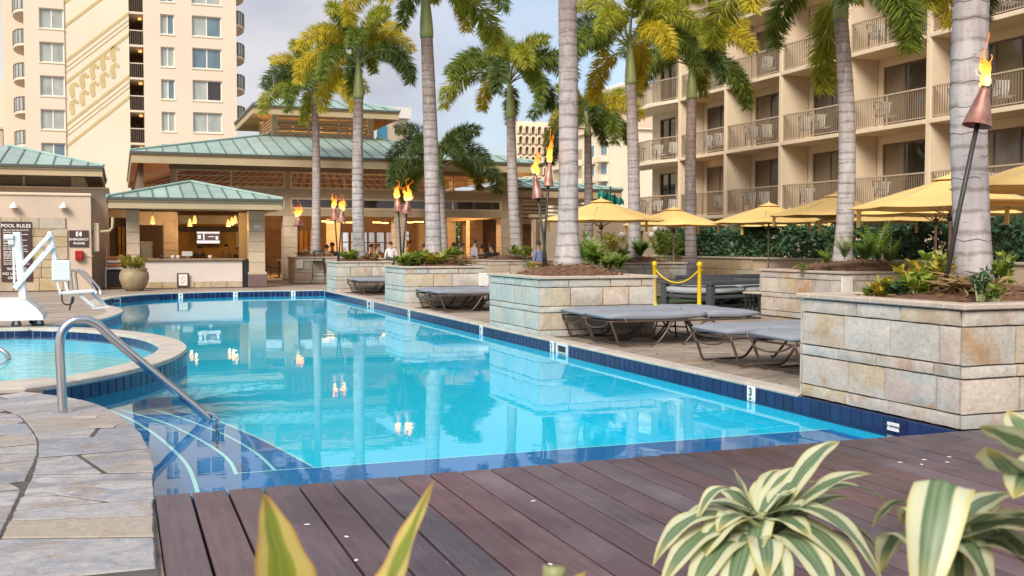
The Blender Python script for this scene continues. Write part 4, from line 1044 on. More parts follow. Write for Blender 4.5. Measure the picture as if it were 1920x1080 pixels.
MB().box(T0+.01, T2, TY+.52, TY+4.19, 0, ZTOP-.01).build('core', M['stucco_tower'], tower); MB().box(T3, T4-.01, TY+.9, TY+4.19, 0, ZTOP-.02).build('core', M['stucco_tower'], tower)
for cols, kinds in ((WL, (1, 0, 2, 2, 1)), (WM, (0, 0, 2, 0, 1)), (WR, (0, 1, 2, 3, 0))):
    for i, (a, b, z0, z1) in enumerate(cols):
        k = kinds[i % len(kinds)]
        fr = MB(); fr.box(a, b, TY+.2, TY+.3, z0, z0+.09); fr.box(a, b, TY+.2, TY+.3, z1-.09, z1); fr.box(a, a+.09, TY+.2, TY+.3, z0+.09, z1-.09); fr.box(b-.09, b, TY+.2, TY+.3, z0+.09, z1-.09); fr.box((a+b)/2-.05, (a+b)/2+.05, TY+.2, TY+.3, z0+.09, z1-.09)
        f = fr.build('window', M['white_paint'], tower)
        MB().box(a+.09, (a+b)/2-.05, TY+.24, TY+.27, z0+.09, z1-.09).build('pane', M['glass_sheer' if k in (1, 2, 3) or i % 2 else 'glass_blue'], f)
        MB().box((a+b)/2+.05, b-.09, TY+.24, TY+.27, z0+.09, z1-.09).build('pane', M['glass_sheer' if k in (1, 2) else 'glass_dark' if k == 3 else 'glass_blue'], f)
        MB().cbox(a-.08, b+.08, TY-.06, TY-.002, z0-.12, z0-.002, .02).build('sill', M['stucco_pale'], tower)
# open stair slot
zf = tz(206, 256)
for k in range(-5, 6):
    z = zf+k*ST
    if not (2 < z < ZTOP-2): continue
    MB().box(T2+.01, T3-.01, TY+.1, TY+4.1, z-.18, z).build('stair_slab', M['stucco_tower'], tower)
    s = MB().box(T2+.03, T3-.03, TY+.12, TY+.16, z+1.15, z+1.23).build('stair_rail', M['stucco_tower'], tower)
    mb = MB(); x = T2+.1
    while x < T3-.05: mb.box(x, x+.05, TY+.13, TY+.15, z, z+1.15); x += .17
    tag(mb.build('balusters', M['frame_brown'], s), kind='stuff')
    MB().box(T2+.4, T3-.3, TY+3.6, TY+3.7, z, z+2.0).build('stair_door', M['frame_brown'], tower)
    MB().lathe([(0, -.12), (.16, -.08), (.16, .05), (0, .08)], 10, c=(T2+.9, TY+1.5, z+2.45)).build('ceiling_lamp', M['lamp_soft'], tower)
MB().box(T2, T3, TY+4.1, TY+4.18, 0, ZTOP).build('stair_back', M['interior_brown'], tower)
# mural: diagonal bands and a double row of S shapes
def band_poly(za, w):      # parallelogram rising to the right
    sl = .86
    return [(T1+.03, za), (T2-.03, za+(T2-T1)*sl), (T2-.03, za+(T2-T1)*sl+w), (T1+.03, za+w)]
Mx = Matrix(((1, 0, 0, 0), (0, 0, 1, TY+.085), (0, 1, 0, 0), (0, 0, 0, 1)))
def zl(v, u=122): return at(u, v, TY).z
for v, w in ((-58, .28), (52, .28), (118, .28), (158, .28), (237, .28), (277, .28), (8, .28)):
    fixn(MB().prism(band_poly(zl(v), w), 0, .03, M=Mx).build('mural_band', M['mural_gold'], tower))
for v in (128, 137, 247, 256, -48, -39):
    fixn(MB().prism(band_poly(zl(v), .07), 0, .02, M=Mx).build('mural_line', M['mural_gold'], tower))
def s_shape():
    up = [(-.05, -1.15), (.35, -1.0), (.46, -.5), (.36, .1), (.40, .65), (.62, 1.15)]; lo = [(.62, 1.15), (.1, .95), (-.30, .55), (-.38, 0), (-.30, -.6), (-.05, -1.15)]
    pts = spline([(x, y, 0) for x, y in up], 4)[:-1]+spline([(x, y, 0) for x, y in lo], 4)[:-1]; return [(p.x, p.y) for p in pts]
sp = s_shape()
for r0, (ua, va) in enumerate(((134, 168), (134, 200))):
    for k in range(6):
        u = ua+k*19.2; v = va-k*17.0; p = at(u, v, TY)
        if p.x > T2-.75: continue
        fixn(MB().prism([(p.x+x*.52, p.z+y*.60) for x, y in sp], 0, .03, M=Mx).build('mural_scroll', M['mural_gold'], tower))
        q = at(u+9.5, v-9, TY)
        if q.x < T2-.6: fixn(MB().prism([(q.x+.16*math.cos(a*.785), q.z+.16*math.sin(a*.785)) for a in range(8)], 0, .026, M=Mx).build('mural_dot', M['mural_gold'], tower))
# rounded end balconies on both sides
def round_balc(xc, yc, z, rad, sgn, k=.36):
    pts = [(xc, yc-rad)] + [(xc+sgn*rad*k*math.sin(a), yc-rad*math.cos(a)) for a in np.linspace(.15, math.pi-.15, 10)] + [(xc, yc+rad)]
    s = fixn(MB().prism([(x, y) for x, y in pts], z-.22, z).build('round_balcony', M['stucco_tower'], tower))
    mb = MB(); mb.tube([(x, y, z+1.1) for x, y in pts], .05, 5); 
    for x, y in pts: mb.box(x-.04, x+.04, y-.04, y+.04, z, z+1.1)
    mb.build('balcony_rail', M['frame_brown'], s)
    g = MB()
    for (x, y), (x2, y2) in zip(pts[:-1], pts[1:]): g.add([(x, y, z+.05), (x2, y2, z+.05), (x2, y2, z+1.05), (x, y, z+1.05)], [(0, 1, 2, 3)])
    g.build('balcony_panel', M['glass_sheer'], s)
for k in range(-3, 6):
    z = at(450, 162, TY).z+k*ST
    if z > 4: round_balc(T4+.01, TY+3, z, 2.6, 1)
    z = at(35, 142, TY).z+k*ST
    if z > 4: round_balc(T0-.01, TY+3, z, 2.8, -1); round_balc(T0-.01, TY+9.5, z+.2, 2.8, -1)
MB().box(T0-2.2, T0-.01, TY+6.2, TY+6.6, 0, ZTOP).build('balcony_fin', M['stucco_tower'], tower)
# neighbours behind
fb = thing('distant_building', 'pinkish distant building at the far left edge behind the pool house', 'building', (-22, 150, 0))
p = at(26, 150, 150); MB().box(p.x-14, p.x, 150, 165, 0, at(10, 150, 150).z).build('wall', M['stucco_pale'], fb)
fb2 = thing('distant_building', 'low brown building with stacked balconies at the far left edge', 'building', (-22, 120, 0))
p = at(26, 240, 120); q = at(0, 240, 120)
MB().box(p.x-9, p.x, 120, 130, 0, at(10, 240, 120).z).build('wall', M['fascia'], fb2)
for k in range(4): MB().box(p.x-9, p.x+.3, 119, 120, at(10, 240, 120).z-k*.75-.25, at(10, 240, 120).z-k*.75).build('balcony_slab', M['stucco_pink'], fb2)
for u in (1, 12, 24): MB().box(at(u, 240, 119).x-.2, at(u, 240, 119).x+.2, 118.9, 119.0, 0, at(10, 240, 119).z-.3).build('post', M['stucco_pink'], fb2)
gb = thing('glass_building', 'white office block with a bright blue glass strip behind the lantern', 'building', (20, 130, 0))
GY = 130; gx = lambda u: at(u, 240, GY).x; gz = lambda v: at(735, v, GY).z
MB().box(gx(702), gx(766), GY, GY+18, 0, gz(223)).build('wall', M['white_paint'], gb)
MB().box(gx(720), gx(769), GY-.6, GY+18, gz(222), gz(201)).build('roof_box', M['white_paint'], gb)
MB().box(gx(727), gx(756), GY-.15, GY-.01, 2, gz(226)).build('tan_panel', M['stucco_pink'], gb)
for k in range(3): 
    for j in range(2): MB().box(gx(707)+k*(gx(726)-gx(707))/3+.04, gx(707)+(k+1)*(gx(726)-gx(707))/3-.04, GY-.12, GY-.01, gz(275)+j*1.35, gz(275)+j*1.35+1.28).build('pane', M['glass_bright'], gb)
MB().box(gx(702), gx(706), GY-.2, GY-.005, 2, gz(226)).build('fin', M['white_paint'], gb)
ab = thing('arched_building', 'distant pale building with rows of scalloped arch balconies', 'building', (30, 150, 0))
AY = 150; ax_ = lambda u: at(u, 270, AY).x; az = lambda v: at(1000, v, AY).z
MB().box(ax_(968), ax_(1050), AY, AY+2, 0, az(228)).build('wall', M['stucco_pale'], ab)
cw = ax_(978)-ax_(968)+.0; aw = (ax_(980.5)-ax_(968))*.92; rh = az(250)-az(269)
ar = MB(); pr = [(-aw/2+.05, 0)] + [(-(aw/2-.05)*math.cos(t), rh*.55+(aw/2-.05)*math.sin(t)) for t in np.linspace(0, math.pi, 9)] + [(aw/2-.05, 0)]
ri = [(x*.72, y*.86) for x, y in pr]
for (p0, p1), (q0, q1) in zip(zip(pr[:-1], pr[1:]), zip(ri[:-1], ri[1:])):
    ar.add([(p0[0], -.7, p0[1]), (p1[0], -.7, p1[1]), (q1[0], -.7, q1[1]), (q0[0], -.7, q0[1])], [(0, 1, 2, 3)])
    ar.add([(q0[0], -.7, q0[1]), (q1[0], -.7, q1[1]), (q1[0], 0, q1[1]), (q0[0], 0, q0[1])], [(0, 1, 2, 3)]); ar.add([(p0[0], -.7, p0[1]), (p0[0], 0, p0[1]), (p1[0], 0, p1[1]), (p1[0], -.7, p1[1])], [(0, 1, 2, 3)])
ar_me = ar.mesh('arch'); ar_me.materials.append(M['stucco_pale'])
am = MB(); am.add([(x, -.02, y) for x, y in ri], [tuple(range(len(ri)))]); arv_me = am.mesh('arch_void'); arv_me.materials.append(M['interior_brown'])
for j in range(7):
    for i in range(8):
        a = link('arch', ar_me, ab); a.location = (ax_(968)+(i+.5)*aw*1.02, AY-.02, az(249)-j*rh*1.0-.2); link('arch_void', arv_me, a)
# stepped hotel between the arched building and the near hotel
sb = thing('stepped_hotel', 'distant cream hotel with stepped terraces and blue windows', 'building', (62, 130, 0))
SXX = 61.9; SYY = 126.4
sz = lambda v, u=1145: atx(u, v, SXX).z
MB().box(SXX, SXX+30, SYY, SYY+26, 0, sz(242)).build('lower_block', M['stucco_pale'], sb)
MB().cbox(SXX-.5, SXX+30, SYY-.4, SYY+26.2, sz(242)+.01, sz(238), .1).build('parapet', M['stucco_pale'], sb)
MB().box(SXX+3.5, SXX+30, SYY+4, SYY+34, sz(238)+.01, sz(196)).build('middle_block', M['stucco_pink'], sb)
MB().cbox(SXX+2.5, SXX+30, SYY+3.4, SYY+34.2, sz(200), sz(186), .1).build('terrace_wall', M['stucco_pale'], sb)
MB().box(SXX+7, SXX+30, SYY+8, SYY+36, sz(186)+.01, sz(140)).build('upper_block', M['stucco_pale'], sb)
MB().cbox(SXX+6, SXX+30, SYY+7.4, SYY+36.4, sz(140)+.02, sz(132), .1).build('roof_edge', M['white_paint'], sb)
for j in range(4):
    z = sz(289)-j*2.62
    if z < 1: continue
    for i in range(2):
        y = SYY+1.2+i*4.0
        w = MB().box(SXX-.08, SXX-.01, y, y+1.9, z, z+1.7).build('window', M['white_paint'], sb); MB().box(SXX-.12, SXX-.085, y+.1, y+.9, z+.1, z+1.6).build('pane', M['glass_blue'], w); MB().box(SXX-.12, SXX-.085, y+1.0, y+1.8, z+.1, z+1.6).build('pane', M['glass_blue'], w)
        MB().cbox(SXX-1.1, SXX-.01, y-.4, y+2.3, z-1.0, z-.2, .05).build('balcony', M['stucco_pale'], sb)
    for i in range(3):
        y = SYY+9.5+i*3.6; MB().box(SXX-.05, SXX-.01, y, y+3.0, z-.6, z+1.5).build('loggia', M['fascia'], sb); MB().cbox(SXX-.5, SXX-.06, y, y+3.0, z-.9, z-.1, .03).build('loggia_wall', M['stucco_pale'], sb)
    MB().box(SXX+3, SXX+4.2, SYY-.06, SYY-.01, z, z+1.2).build('small_window', M['glass_dark'], sb)
# teal shade folded at the end of the first floor terrace
ts = thing('teal_shade', 'folded teal fabric shade at the end of the hotel terrace', 'shade', tuple(at(1146, 384, 45.4)))
mb = MB(); c = at(1146, 384, 45.4); k = 14; vs = []
for i in range(k+1):
    u = 1121+ (1170-1121)*i/k; top = at(u, 357+ (i/k)**1.5*18 + 3*math.sin(i*1.9), 45.4+.5*math.sin(i*1.3)) - c; bot = at(u, 384+2*math.sin(i*2.3), 45.4+.35*math.sin(i*2.1+1)) - c
    vs += [top, bot]
mb.add(vs, [(2*i, 2*i+1, 2*i+3, 2*i+2) for i in range(k)]); mb.build('fabric', M['canvas_teal'], ts, True)
MB().tube([(0, .1, -c.z+2.9), (0, .1, .9)], .03, 6).build('mast', M['dark_metal'], ts)
for T in (rest, wing, bar, ph, tower, fb, fb2, gb, ab, sb):
    for c in T.children: c.location = Vector(c.location)-Vector(T.location)
# ================================================================ PLANTERS
def stone_piece(w, h, b, rg):
    """one cladding stone: uneven split face, chipped border, plain sides (face looks to -Y)"""
    nx, ny = max(3, min(6, int(w/.11))), max(2, min(4, int(h/.09))); vs = []; fs = []; p1, p2, a1 = rg.uniform(0, 6), rg.uniform(0, 6), rg.uniform(-.6, .6)
    for j in range(ny+1):
        for i in range(nx+1):
            x, z = -w/2+w*i/nx, -h/2+h*j/ny; bd = i in (0, nx) or j in (0, ny)
            y = -.004-.0035*math.sin(x*9+z*14*a1+p1)-.003*math.sin(x*17-z*11+p2)+rg.uniform(-.002, .002)
            if bd: y = .002+rg.uniform(0, .006); x += -math.copysign(rg.uniform(0, .005), x) if i in (0, nx) else 0; z += -math.copysign(rg.uniform(0, .005), z) if j in (0, ny) else 0
            vs.append((x, y, z))
    for j in range(ny):
        for i in range(nx): a = j*(nx+1)+i; fs.append((a, a+1, a+nx+2, a+nx+1))
    ring = [i for i in range(nx+1)] + [j*(nx+1)+nx for j in range(1, ny+1)] + [ny*(nx+1)+i for i in range(nx-1, -1, -1)] + [j*(nx+1) for j in range(ny-1, 0, -1)]
    n0 = len(vs); vs += [vs[k] for k in ring]; n1 = len(vs); vs += [(vs[k][0], b, vs[k][2]) for k in ring]; m = len(ring)
    for k in range(m): fs.append((n0+(k+1) % m, n0+k, n1+k, n1+(k+1) % m))
    mb = MB().add(vs, fs); me = mb.mesh('wall_stone'); me.polygons.foreach_set('use_smooth', [i < nx*ny for i in range(len(fs))]); return me
def planter(name, label, x0, x1, y0, y1, h, detail=1.0, wet=True, mound=.16, seed=1, rows=None):
    T = thing('stone_planter', label, 'planter', ((x0+x1)/2, (y0+y1)/2, 0), group='stone palm planters'); rg = random.Random(seed)
    hx, hy = (x1-x0)/2, (y1-y0)/2; b = .035
    MB().box(-hx+b, hx-b, -hy+b, hy-b, 0, h-.05).build('core', M['mortar'], T)
    rows = rows or [.125, .30, .11, .33, .135]; rows = [r*(h-.06)/sum(rows) for r in rows]
    for face in range(4):
        wid = 2*hx if face % 2 == 0 else 2*hy; off = hy if face % 2 == 0 else hx
        mt = M['wall_stone_wet'] if (face == 3 and wet) else M['wall_stone']
        Mr = Matrix.Rotation(face*math.pi/2, 4, 'Z')
        z = 0
        for ri, rh in enumerate(rows):
            x = -wid/2+ (.0 if face % 2 == 0 else b+.004); xe = wid/2-(.0 if face % 2 == 0 else b+.004)
            while x < xe-.02:
                w = rg.uniform(.46, .74)*(1 if rh > .2 else 1.1)/detail
                if xe-(x+w) < .22: w = xe-x
                d = rg.uniform(0, .006)
                o = link('wall_stone', stone_piece(w-.012, rh-.010, b, rg), T, mt); o.matrix_local = Mr @ Matrix.Translation((x+w/2, -off-d, z+rh/2)); x += w
            z += rh
    # cap slabs
    for face in range(4):
        wid = (2*hx if face % 2 == 0 else 2*hy)+.07; off = hy if face % 2 == 0 else hx; cw = .22
        a, e = (-wid/2, wid/2) if face % 2 == 0 else (-wid/2+cw, wid/2-cw); k = max(1, round((e-a)/.95)); pw = (e-a)/k
        for i in range(k):
            o = MB().cbox(-pw/2+.003, pw/2-.003, 0, cw, -.025, .025, .01).build('cap_stone', M['cap_stone'], T)
            o.matrix_local = Matrix.Rotation(face*math.pi/2, 4, 'Z') @ Matrix.Translation((a+(i+.5)*pw, -off-.035, h-.03))
    # soil mound
    n = 22; vs = []; fs = []
    for j in range(n+1):
        for i in range(n+1):
            u, v = i/n*2-1, j/n*2-1; r = min(1, math.hypot(u, v)/1.15)
            vs.append((u*(hx-.19), v*(hy-.19), h-.05+mound*(1-r**2)+rg.uniform(-.012, .018)))
    for j in range(n):
        for i in range(n): fs.append((j*(n+1)+i, j*(n+1)+i+1, (j+1)*(n+1)+i+1, (j+1)*(n+1)+i))
    MB().add(vs, fs).build('soil', M['mulch'], T)
    # bark chips and fallen fronds on the soil
    m = 420; px_, py_ = RS.uniform(-1, 1, m)*(hx-.22), RS.uniform(-1, 1, m)*(hy-.22)
    rr = np.minimum(1, np.hypot(px_/(hx-.19), py_/(hy-.19))/1.15); base = np.stack([px_, py_, h-.045+mound*(1-rr**2)], 1)
    dd = RS.normal(size=(m, 3)); dd[:, 2] = np.abs(dd[:, 2])*.35
    v, q = leaf_arrays(base, dd, np.tile([0, 0, 1.], (m, 1))+RS.normal(0, .4, (m, 3)), RS.uniform(.05, .16, m), RS.uniform(.015, .04, m))
    tag(link('leaf_litter', npmesh('leaf_litter', v, q), T, M['dry_leaf']), kind='stuff')
    return T
PH = 1.03
P = {}
P['1'] = planter('p', 'nearest stone planter at right, rusty veined slabs, black torch in it', 6.37, 9.6, 6.55, 8.72, PH, seed=2, mound=.12, wet=False)
P['2'] = planter('p', 'stone planter mid pool side with pale thick palm and two torches', 6.37, 8.48, 15.62, 18.1, 1.0, seed=3, mound=.22)
P['3'] = planter('p', 'third stone planter along the pool with bright green shrubs', 6.37, 8.40, 24.2, 26.2, 1.0, seed=5)
P['4'] = planter('p', 'fourth stone planter at the far right corner of the pool', 6.38, 8.2, 32.7, 34.3, 1.0, seed=7)
P['5'] = planter('p', 'farthest stone planter of the poolside row in front of the restaurant', 6.45, 8.4, 41.4, 43.2, 1.05, seed=8, wet=False)
P['1b'] = planter('p', 'stone planter with mulch mound behind the nearest planter', 13.0, 15.9, 16.4, 19.25, 1.0, seed=9, wet=False, mound=.25)
P['2b'] = planter('p', 'back row stone planter with ferns at the palm foot behind the daybed', 13.2, 15.7, 27.0, 29.2, 1.0, seed=12, wet=False, mound=.2)
P['3b'] = planter('p', 'back row stone planter with red mulch left of the tall pale palm', 12.0, 14.4, 33.9, 36.0, 1.0, seed=13, wet=False, mound=.2)
P['4b'] = planter('p', 'back row stone planter before the restaurant with a short dark palm', 11.9, 13.9, 41.4, 43.2, .9, seed=14, wet=False)
# white utility boxes / sockets set on planters
for (x, y, z), lab in (((8.36, 24.17, .66), 'pale panel on the right end of the third planter'), ((13.02, 16.37, .74), 'white square panel on the corner of the mulch planter'), ((6.62, 41.36, .75), 'white plate on the farthest planter')):
    o = MB().cbox(-.13, .13, -.03, .005, -.16, .16, .008).build('wall_plate', M['white_paint']); o.location = (x, y, z); tag(o, lab, 'panel', 'white plates on planters')
# long low wall with hedge in front of the hotel
hw = thing('hedge_planter', 'long low tan planter wall under the hedge by the hotel', 'planter', (20, 27, 0))
y = -11.0; k = 0
MB().box(.03, 1.5, -11, 11, 0, 1.03).build('core', M['tan_wall'], hw)
for i in range(11):
    MB().cbox(-.06, .25, -11+i*2+.004, -9+i*2-.004, 1.03, 1.1, .015).build('cap_stone', M['cap_stone'], hw)
rg = random.Random(8)
for r0, (z0, z1) in enumerate(((0, .33), (.33, .66), (.66, 1.0))):
    y = 3.0
    while y < 11:
        w = rg.uniform(.6, 1.1); MB().cbox(-.02, .025, y+.006, min(y+w, 11)-.006, z0+.006, z1-.006, .01).build('wall_stone', M['clad_stone'], hw); y += w
MB().box(.2, 1.45, -10.9, 10.9, 1.031, 1.08).build('soil', M['soil'], hw)
def hedge(label, x0, x1, y0, y1, z0, z1, n, seed):
    rs = np.random.RandomState(seed); b = np.stack([rs.uniform(x0, x1, n), rs.uniform(y0, y1, n), rs.uniform(0, 1, n)], 1)
    top = z1 + .10*np.sin(b[:, 1]*2.3) + .07*np.sin(b[:, 1]*5.1+1) + rs.normal(0, .05, n); face = rs.rand(n)
    b[:, 2] = z0+(top-z0)*np.where(face < .35, rs.uniform(.82, 1.05, n), b[:, 2]); b[:, 0] = np.where(face > .55, x0+rs.uniform(0, .18, n)+.08*np.sin(b[:, 1]*3.3), b[:, 0])
    d = rs.normal(size=(n, 3)); d[:, 0] -= .5; d[:, 2] += .35
    nr = rs.normal(size=(n, 3))*.6+np.array([-.4, 0, .9])
    v, q = leaf_arrays(b, d, nr, rs.uniform(.13, .24, n), rs.uniform(.07, .12, n))
    o = link('foliage', npmesh('foliage', v, q), None, M['hedge_leaf'])
    T = thing('hedge', label, 'hedge', ((x0+x1)/2, (y0+y1)/2, z0)); o.parent = T; o.location = -Vector(T.location)
    mb = MB()
    for i in range(int((y1-y0)/.7)): mb.tube([(0, y0-T.location.y+.3+i*.7, 0), (rg.uniform(-.15, .15), y0-T.location.y+.3+i*.7+rg.uniform(-.1, .1), (z1-z0)*.7)], [.03, .012], 5)
    mb.build('stems', M['trunk_scar'], T)
hedge('dark glossy green hedge in the long planter before the hotel', 20.25, 21.35, 16.6, 37.2, 1.07, 1.98, 14000, 3)
# ================================================================ PALMS
def frond_mesh(seed, Ln=2.5, rise=1.0, droop=1.5, nl=600, lw=.47):
    rs = np.random.RandomState(seed)
    ts = np.linspace(0, 1, 26); cx = []; p = np.array([0., 0, 0]); ang = rise; side = rs.uniform(-.12, .12)
    for i in range(26):
        cx.append(p.copy()); a = ang-droop*(ts[i]**1.15)*1.55
        p = p+np.array([math.cos(a), side*ts[i], math.sin(a)])*Ln/25
    cx = np.array(cx)
    mb = MB().tube([tuple(c) for c in cx], [max(.004, .030*(1-t)**.8) for t in ts], 5, mi=1)
    t = rs.uniform(.20, 1, nl)**.9; i0 = np.clip((t*25).astype(int), 0, 24); f = t*25-i0
    base = cx[i0]*(1-f[:, None])+cx[i0+1]*f[:, None]; tg = cx[i0+1]-cx[i0]; tg /= np.linalg.norm(tg, axis=1, keepdims=True)
    rnd_ = np.random.RandomState(seed+9).uniform(0, 2*np.pi, nl)
    s = np.cross(tg, [0, 0, 1.]); s /= np.linalg.norm(s, axis=1, keepdims=True)+1e-6; u = np.cross(s, tg)
    rad = s*np.cos(rnd_)[:, None]+u*np.sin(rnd_)[:, None]
    d = tg*.62+rad*1.0+np.array([0, 0, -.05])
    prof = np.sin(np.clip((t-.12)/.88, 0, 1)*np.pi*.86+.25)
    ln = lw*(.45+.55*prof)*rs.uniform(.8, 1.1, nl)
    v, q = leaf_arrays(base, d, u+rs.normal(0, .3, (nl, 3)), ln, np.full(nl, .027)*rs.uniform(.8, 1.3, nl), .2, .22)
    n0 = len(mb.v); V = np.concatenate([np.array(mb.v), v]); 
    quads = [f_ for f_ in mb.f if len(f_) == 4]
    Q = np.concatenate([np.array(quads), q+n0]); mi = np.concatenate([np.ones(len(quads)), np.zeros(len(q))])
    me = npmesh('frond', V, Q, None, mi); me.materials.append(M['frond_green']); me.materials.append(M['petiole']); return me
FR = {'up': [frond_mesh(s, 2.2, 1.30, 1.0) for s in (1, 2)], 'mid': [frond_mesh(s, 2.5, 1.05, 1.45) for s in (3, 4, 5)], 'low': [frond_mesh(s, 2.5, .62, 1.45) for s in (6, 7, 8)], 'hang': [frond_mesh(s, 2.3, .15, 1.25) for s in (9, 10)]}
def palm(label, base, hub, r0, r1, shaft=1.1, crown=1.0, tint=0, seed=1, bulge=1.0, nf=(3, 5, 5, 2), flare=1.5, dead=False, az0=None):
    T = thing('palm_tree', label, 'palm', tuple(base), group='foxtail palms by the pool'); rg = random.Random(seed)
    Hh = Vector(hub)-Vector(base); n = 46; pts = []; rad = []
    top = Hh*(1-shaft/Hh.length)
    bend = Vector((rg.uniform(-.08, .08), rg.uniform(-.08, .08), 0))
    for i in range(n+1):
        t = i/n; pts.append(top*t + bend*math.sin(t*math.pi)*1.2 - Vector((0, 0, .12 if i == 0 else 0)))
        r = r0+(r1-r0)*t; r *= 1+(flare-1)*math.exp(-t*n/2.6) + .08*math.sin(t*math.pi)*bulge
        rad.append(r*(1.008 if i % 2 else .996))
    tr = MB().tube(pts, rad, 18).build('trunk', M['palm_trunk'], T, True)
    rings = MB(); L_ = top.length; z = .55; gap = .30
    while z < L_-.05:
        t = z/L_; i = int(t*n); f = t*n-i; c = pts[i].lerp(pts[min(i+1, n)], f); r = rad[i]*(1-f)+rad[min(i+1, n)]*f
        sg = rg.randint(0, 17); na = rg.choice((6, 9, 12, 18)); rv = [(rr_, zz_) for rr_, zz_ in ((r*.97, -.007), (r*1.03, 0), (r*.98, .010))]
        vs_ = [(c.x+rr_*math.cos((sg+k)*math.pi/9), c.y+rr_*math.sin((sg+k)*math.pi/9), c.z+zz_+.012*math.sin((sg+k)*1.7)) for k in range(na+1) for rr_, zz_ in rv]
        rings.add(vs_, [(k*3+j, k*3+3+j, k*3+4+j, k*3+1+j) for k in range(na) for j in range(2)]); z += gap*rg.uniform(.8, 1.15); gap = max(.10, gap*.955)
    tag(rings.build('leaf_scars', M['trunk_scar'], tr), kind='stuff')
    sh = MB(); d = (Hh-top); rr = rad[-1]
    sh.tube([top-d*.03, top+d*.06, top+d*.3, top+d*.65, top+d], [rr*1.12, rr*1.18, rr*1.08, rr*.8, rr*.42], 14); cs = sh.build('crownshaft', M['crownshaft'], T, True)
    cr = MB().lathe([(.02, -.25), (rr*.6, -.1), (rr*.45, .15), (.012, .7)], 8).build('crown', M['crownshaft'], T, True); cr.location = Hh
    ang = az0 if az0 is not None else rg.uniform(0, 6.28)
    pal = ['frond_dark', 'frond_green', 'frond_green', 'frond_lime', 'frond_lime', 'frond_gold'] if tint == 0 else ['frond_green', 'frond_lime', 'frond_lime', 'frond_gold', 'frond_gold', 'frond_dark'] if tint == 1 else ['frond_dark', 'frond_dark', 'frond_dark', 'frond_green']
    for kind, cnt, dz in zip(('up', 'mid', 'low', 'hang'), nf, (.1, .0, -.1, -.22)):
        for k in range(cnt):
            me = rg.choice(FR[kind]); o = link('frond', me, cr); ang += 2.399
            s = crown*rg.uniform(.85, 1.12); o.scale = (s, s, s); o.location = (math.cos(ang)*rr*.4, math.sin(ang)*rr*.4, dz*crown)
            o.rotation_euler = (rg.uniform(-.15, .15), rg.uniform(-.1, .1), ang)
            mt = rg.choice(pal)
            if kind == 'up' and rg.random() < .5 and tint < 2: mt = 'frond_lime'
            o.material_slots[0].link = 'OBJECT'; o.material_slots[0].material = M[mt]
    return T
def on(b, u, v):           # hub of a palm: above its base at the bearing (u, v)
    w = (Vector(b)-Vector((0, 0, EYE))).dot(_f); return atw(u, v, w)
def bs(x, y, z): return Vector((x, y, z))
PALMS = [
 ('tall pale grey palm trunk beside the nearest torch at right', bs(7.93, 8.02, 1.0), (1836, -420), 8.2, .165, .155, 1.1, 1.0, 0, 21, (1822,)),
 ('palm with gold and lime fronds in the mulch planter', bs(14.12, 17.9, 1.12), (1576, -38), 0, .175, .14, .8, 1.25, 1, 22, None),
 ('thick pale palm trunk rising from the second planter with two torches', bs(7.42, 16.9, 1.08), (1058, -330), 0, .170, .145, 1.1, 1.0, 0, 23, None),
 ('slim brown palm trunk with a split green leaf sheath at its top', bs(7.42, 25.3, 1.08), (797, -28), 0, .19, .15, 1.3, 1.05, 0, 24, None),
 ('tall palm with arching dark fronds at the pool corner', bs(7.3, 33.5, 1.08), (672, 112), 0, .19, .15, 1.25, 1.0, 0, 25, None),
 ('shorter palm with bright yellow fronds before the lantern roof', bs(7.42, 42.3, 1.1), (590, 172), 0, .18, .13, .55, 1.15, 1, 26, None),
 ('short dark green palm in front of the restaurant', bs(12.85, 42.25, .98), (826, 308), 0, .16, .12, .9, 1.2, 2, 27, None),
 ('palm with a golden hanging frond left of the thick pale trunk', bs(13.35, 34.9, 1.1), (955, 150), 0, .20, .15, 1.35, 1.15, 0, 28, None),
 ('small palm half hidden right of the thick pale trunk', bs(17.7, 38.2, 0), (1102, 232), 0, .19, .14, .5, 1.05, 0, 29, None),
 ('palm with dense dark crown near the rounded hotel corner', bs(14.5, 28.0, 1.1), (1181, 82), 0, .18, .15, 1.2, 1.15, 0, 30, None),
 ('palm with green drooping crown before the hotel bays', bs(19.4, 33.0, 0), (1297, 118), 0, .21, .17, 1.3, 1.15, 0, 31, None),
 ('palm outside the right edge whose frond tip hangs into view', bs(16.9, 15.0, 0), (1985, -80), 0, .2, .16, 1.2, 1.15, 0, 32, None)]
for lab, b, hub, z, r0, r1, sh, cw, tint, seed, ex_ in PALMS:
    h = on(b, *hub) if hub else Vector((b.x+.35, b.y+.05, z))
    nf = {26: (4, 6, 4, 0), 25: (4, 6, 5, 1), 22: (3, 5, 6, 2)}.get(seed, (3, 6, 5, 1))
    palm(lab, b, h, r0, r1, sh, cw, tint, seed, nf=nf, flare=1.7 if seed == 23 else 1.35)
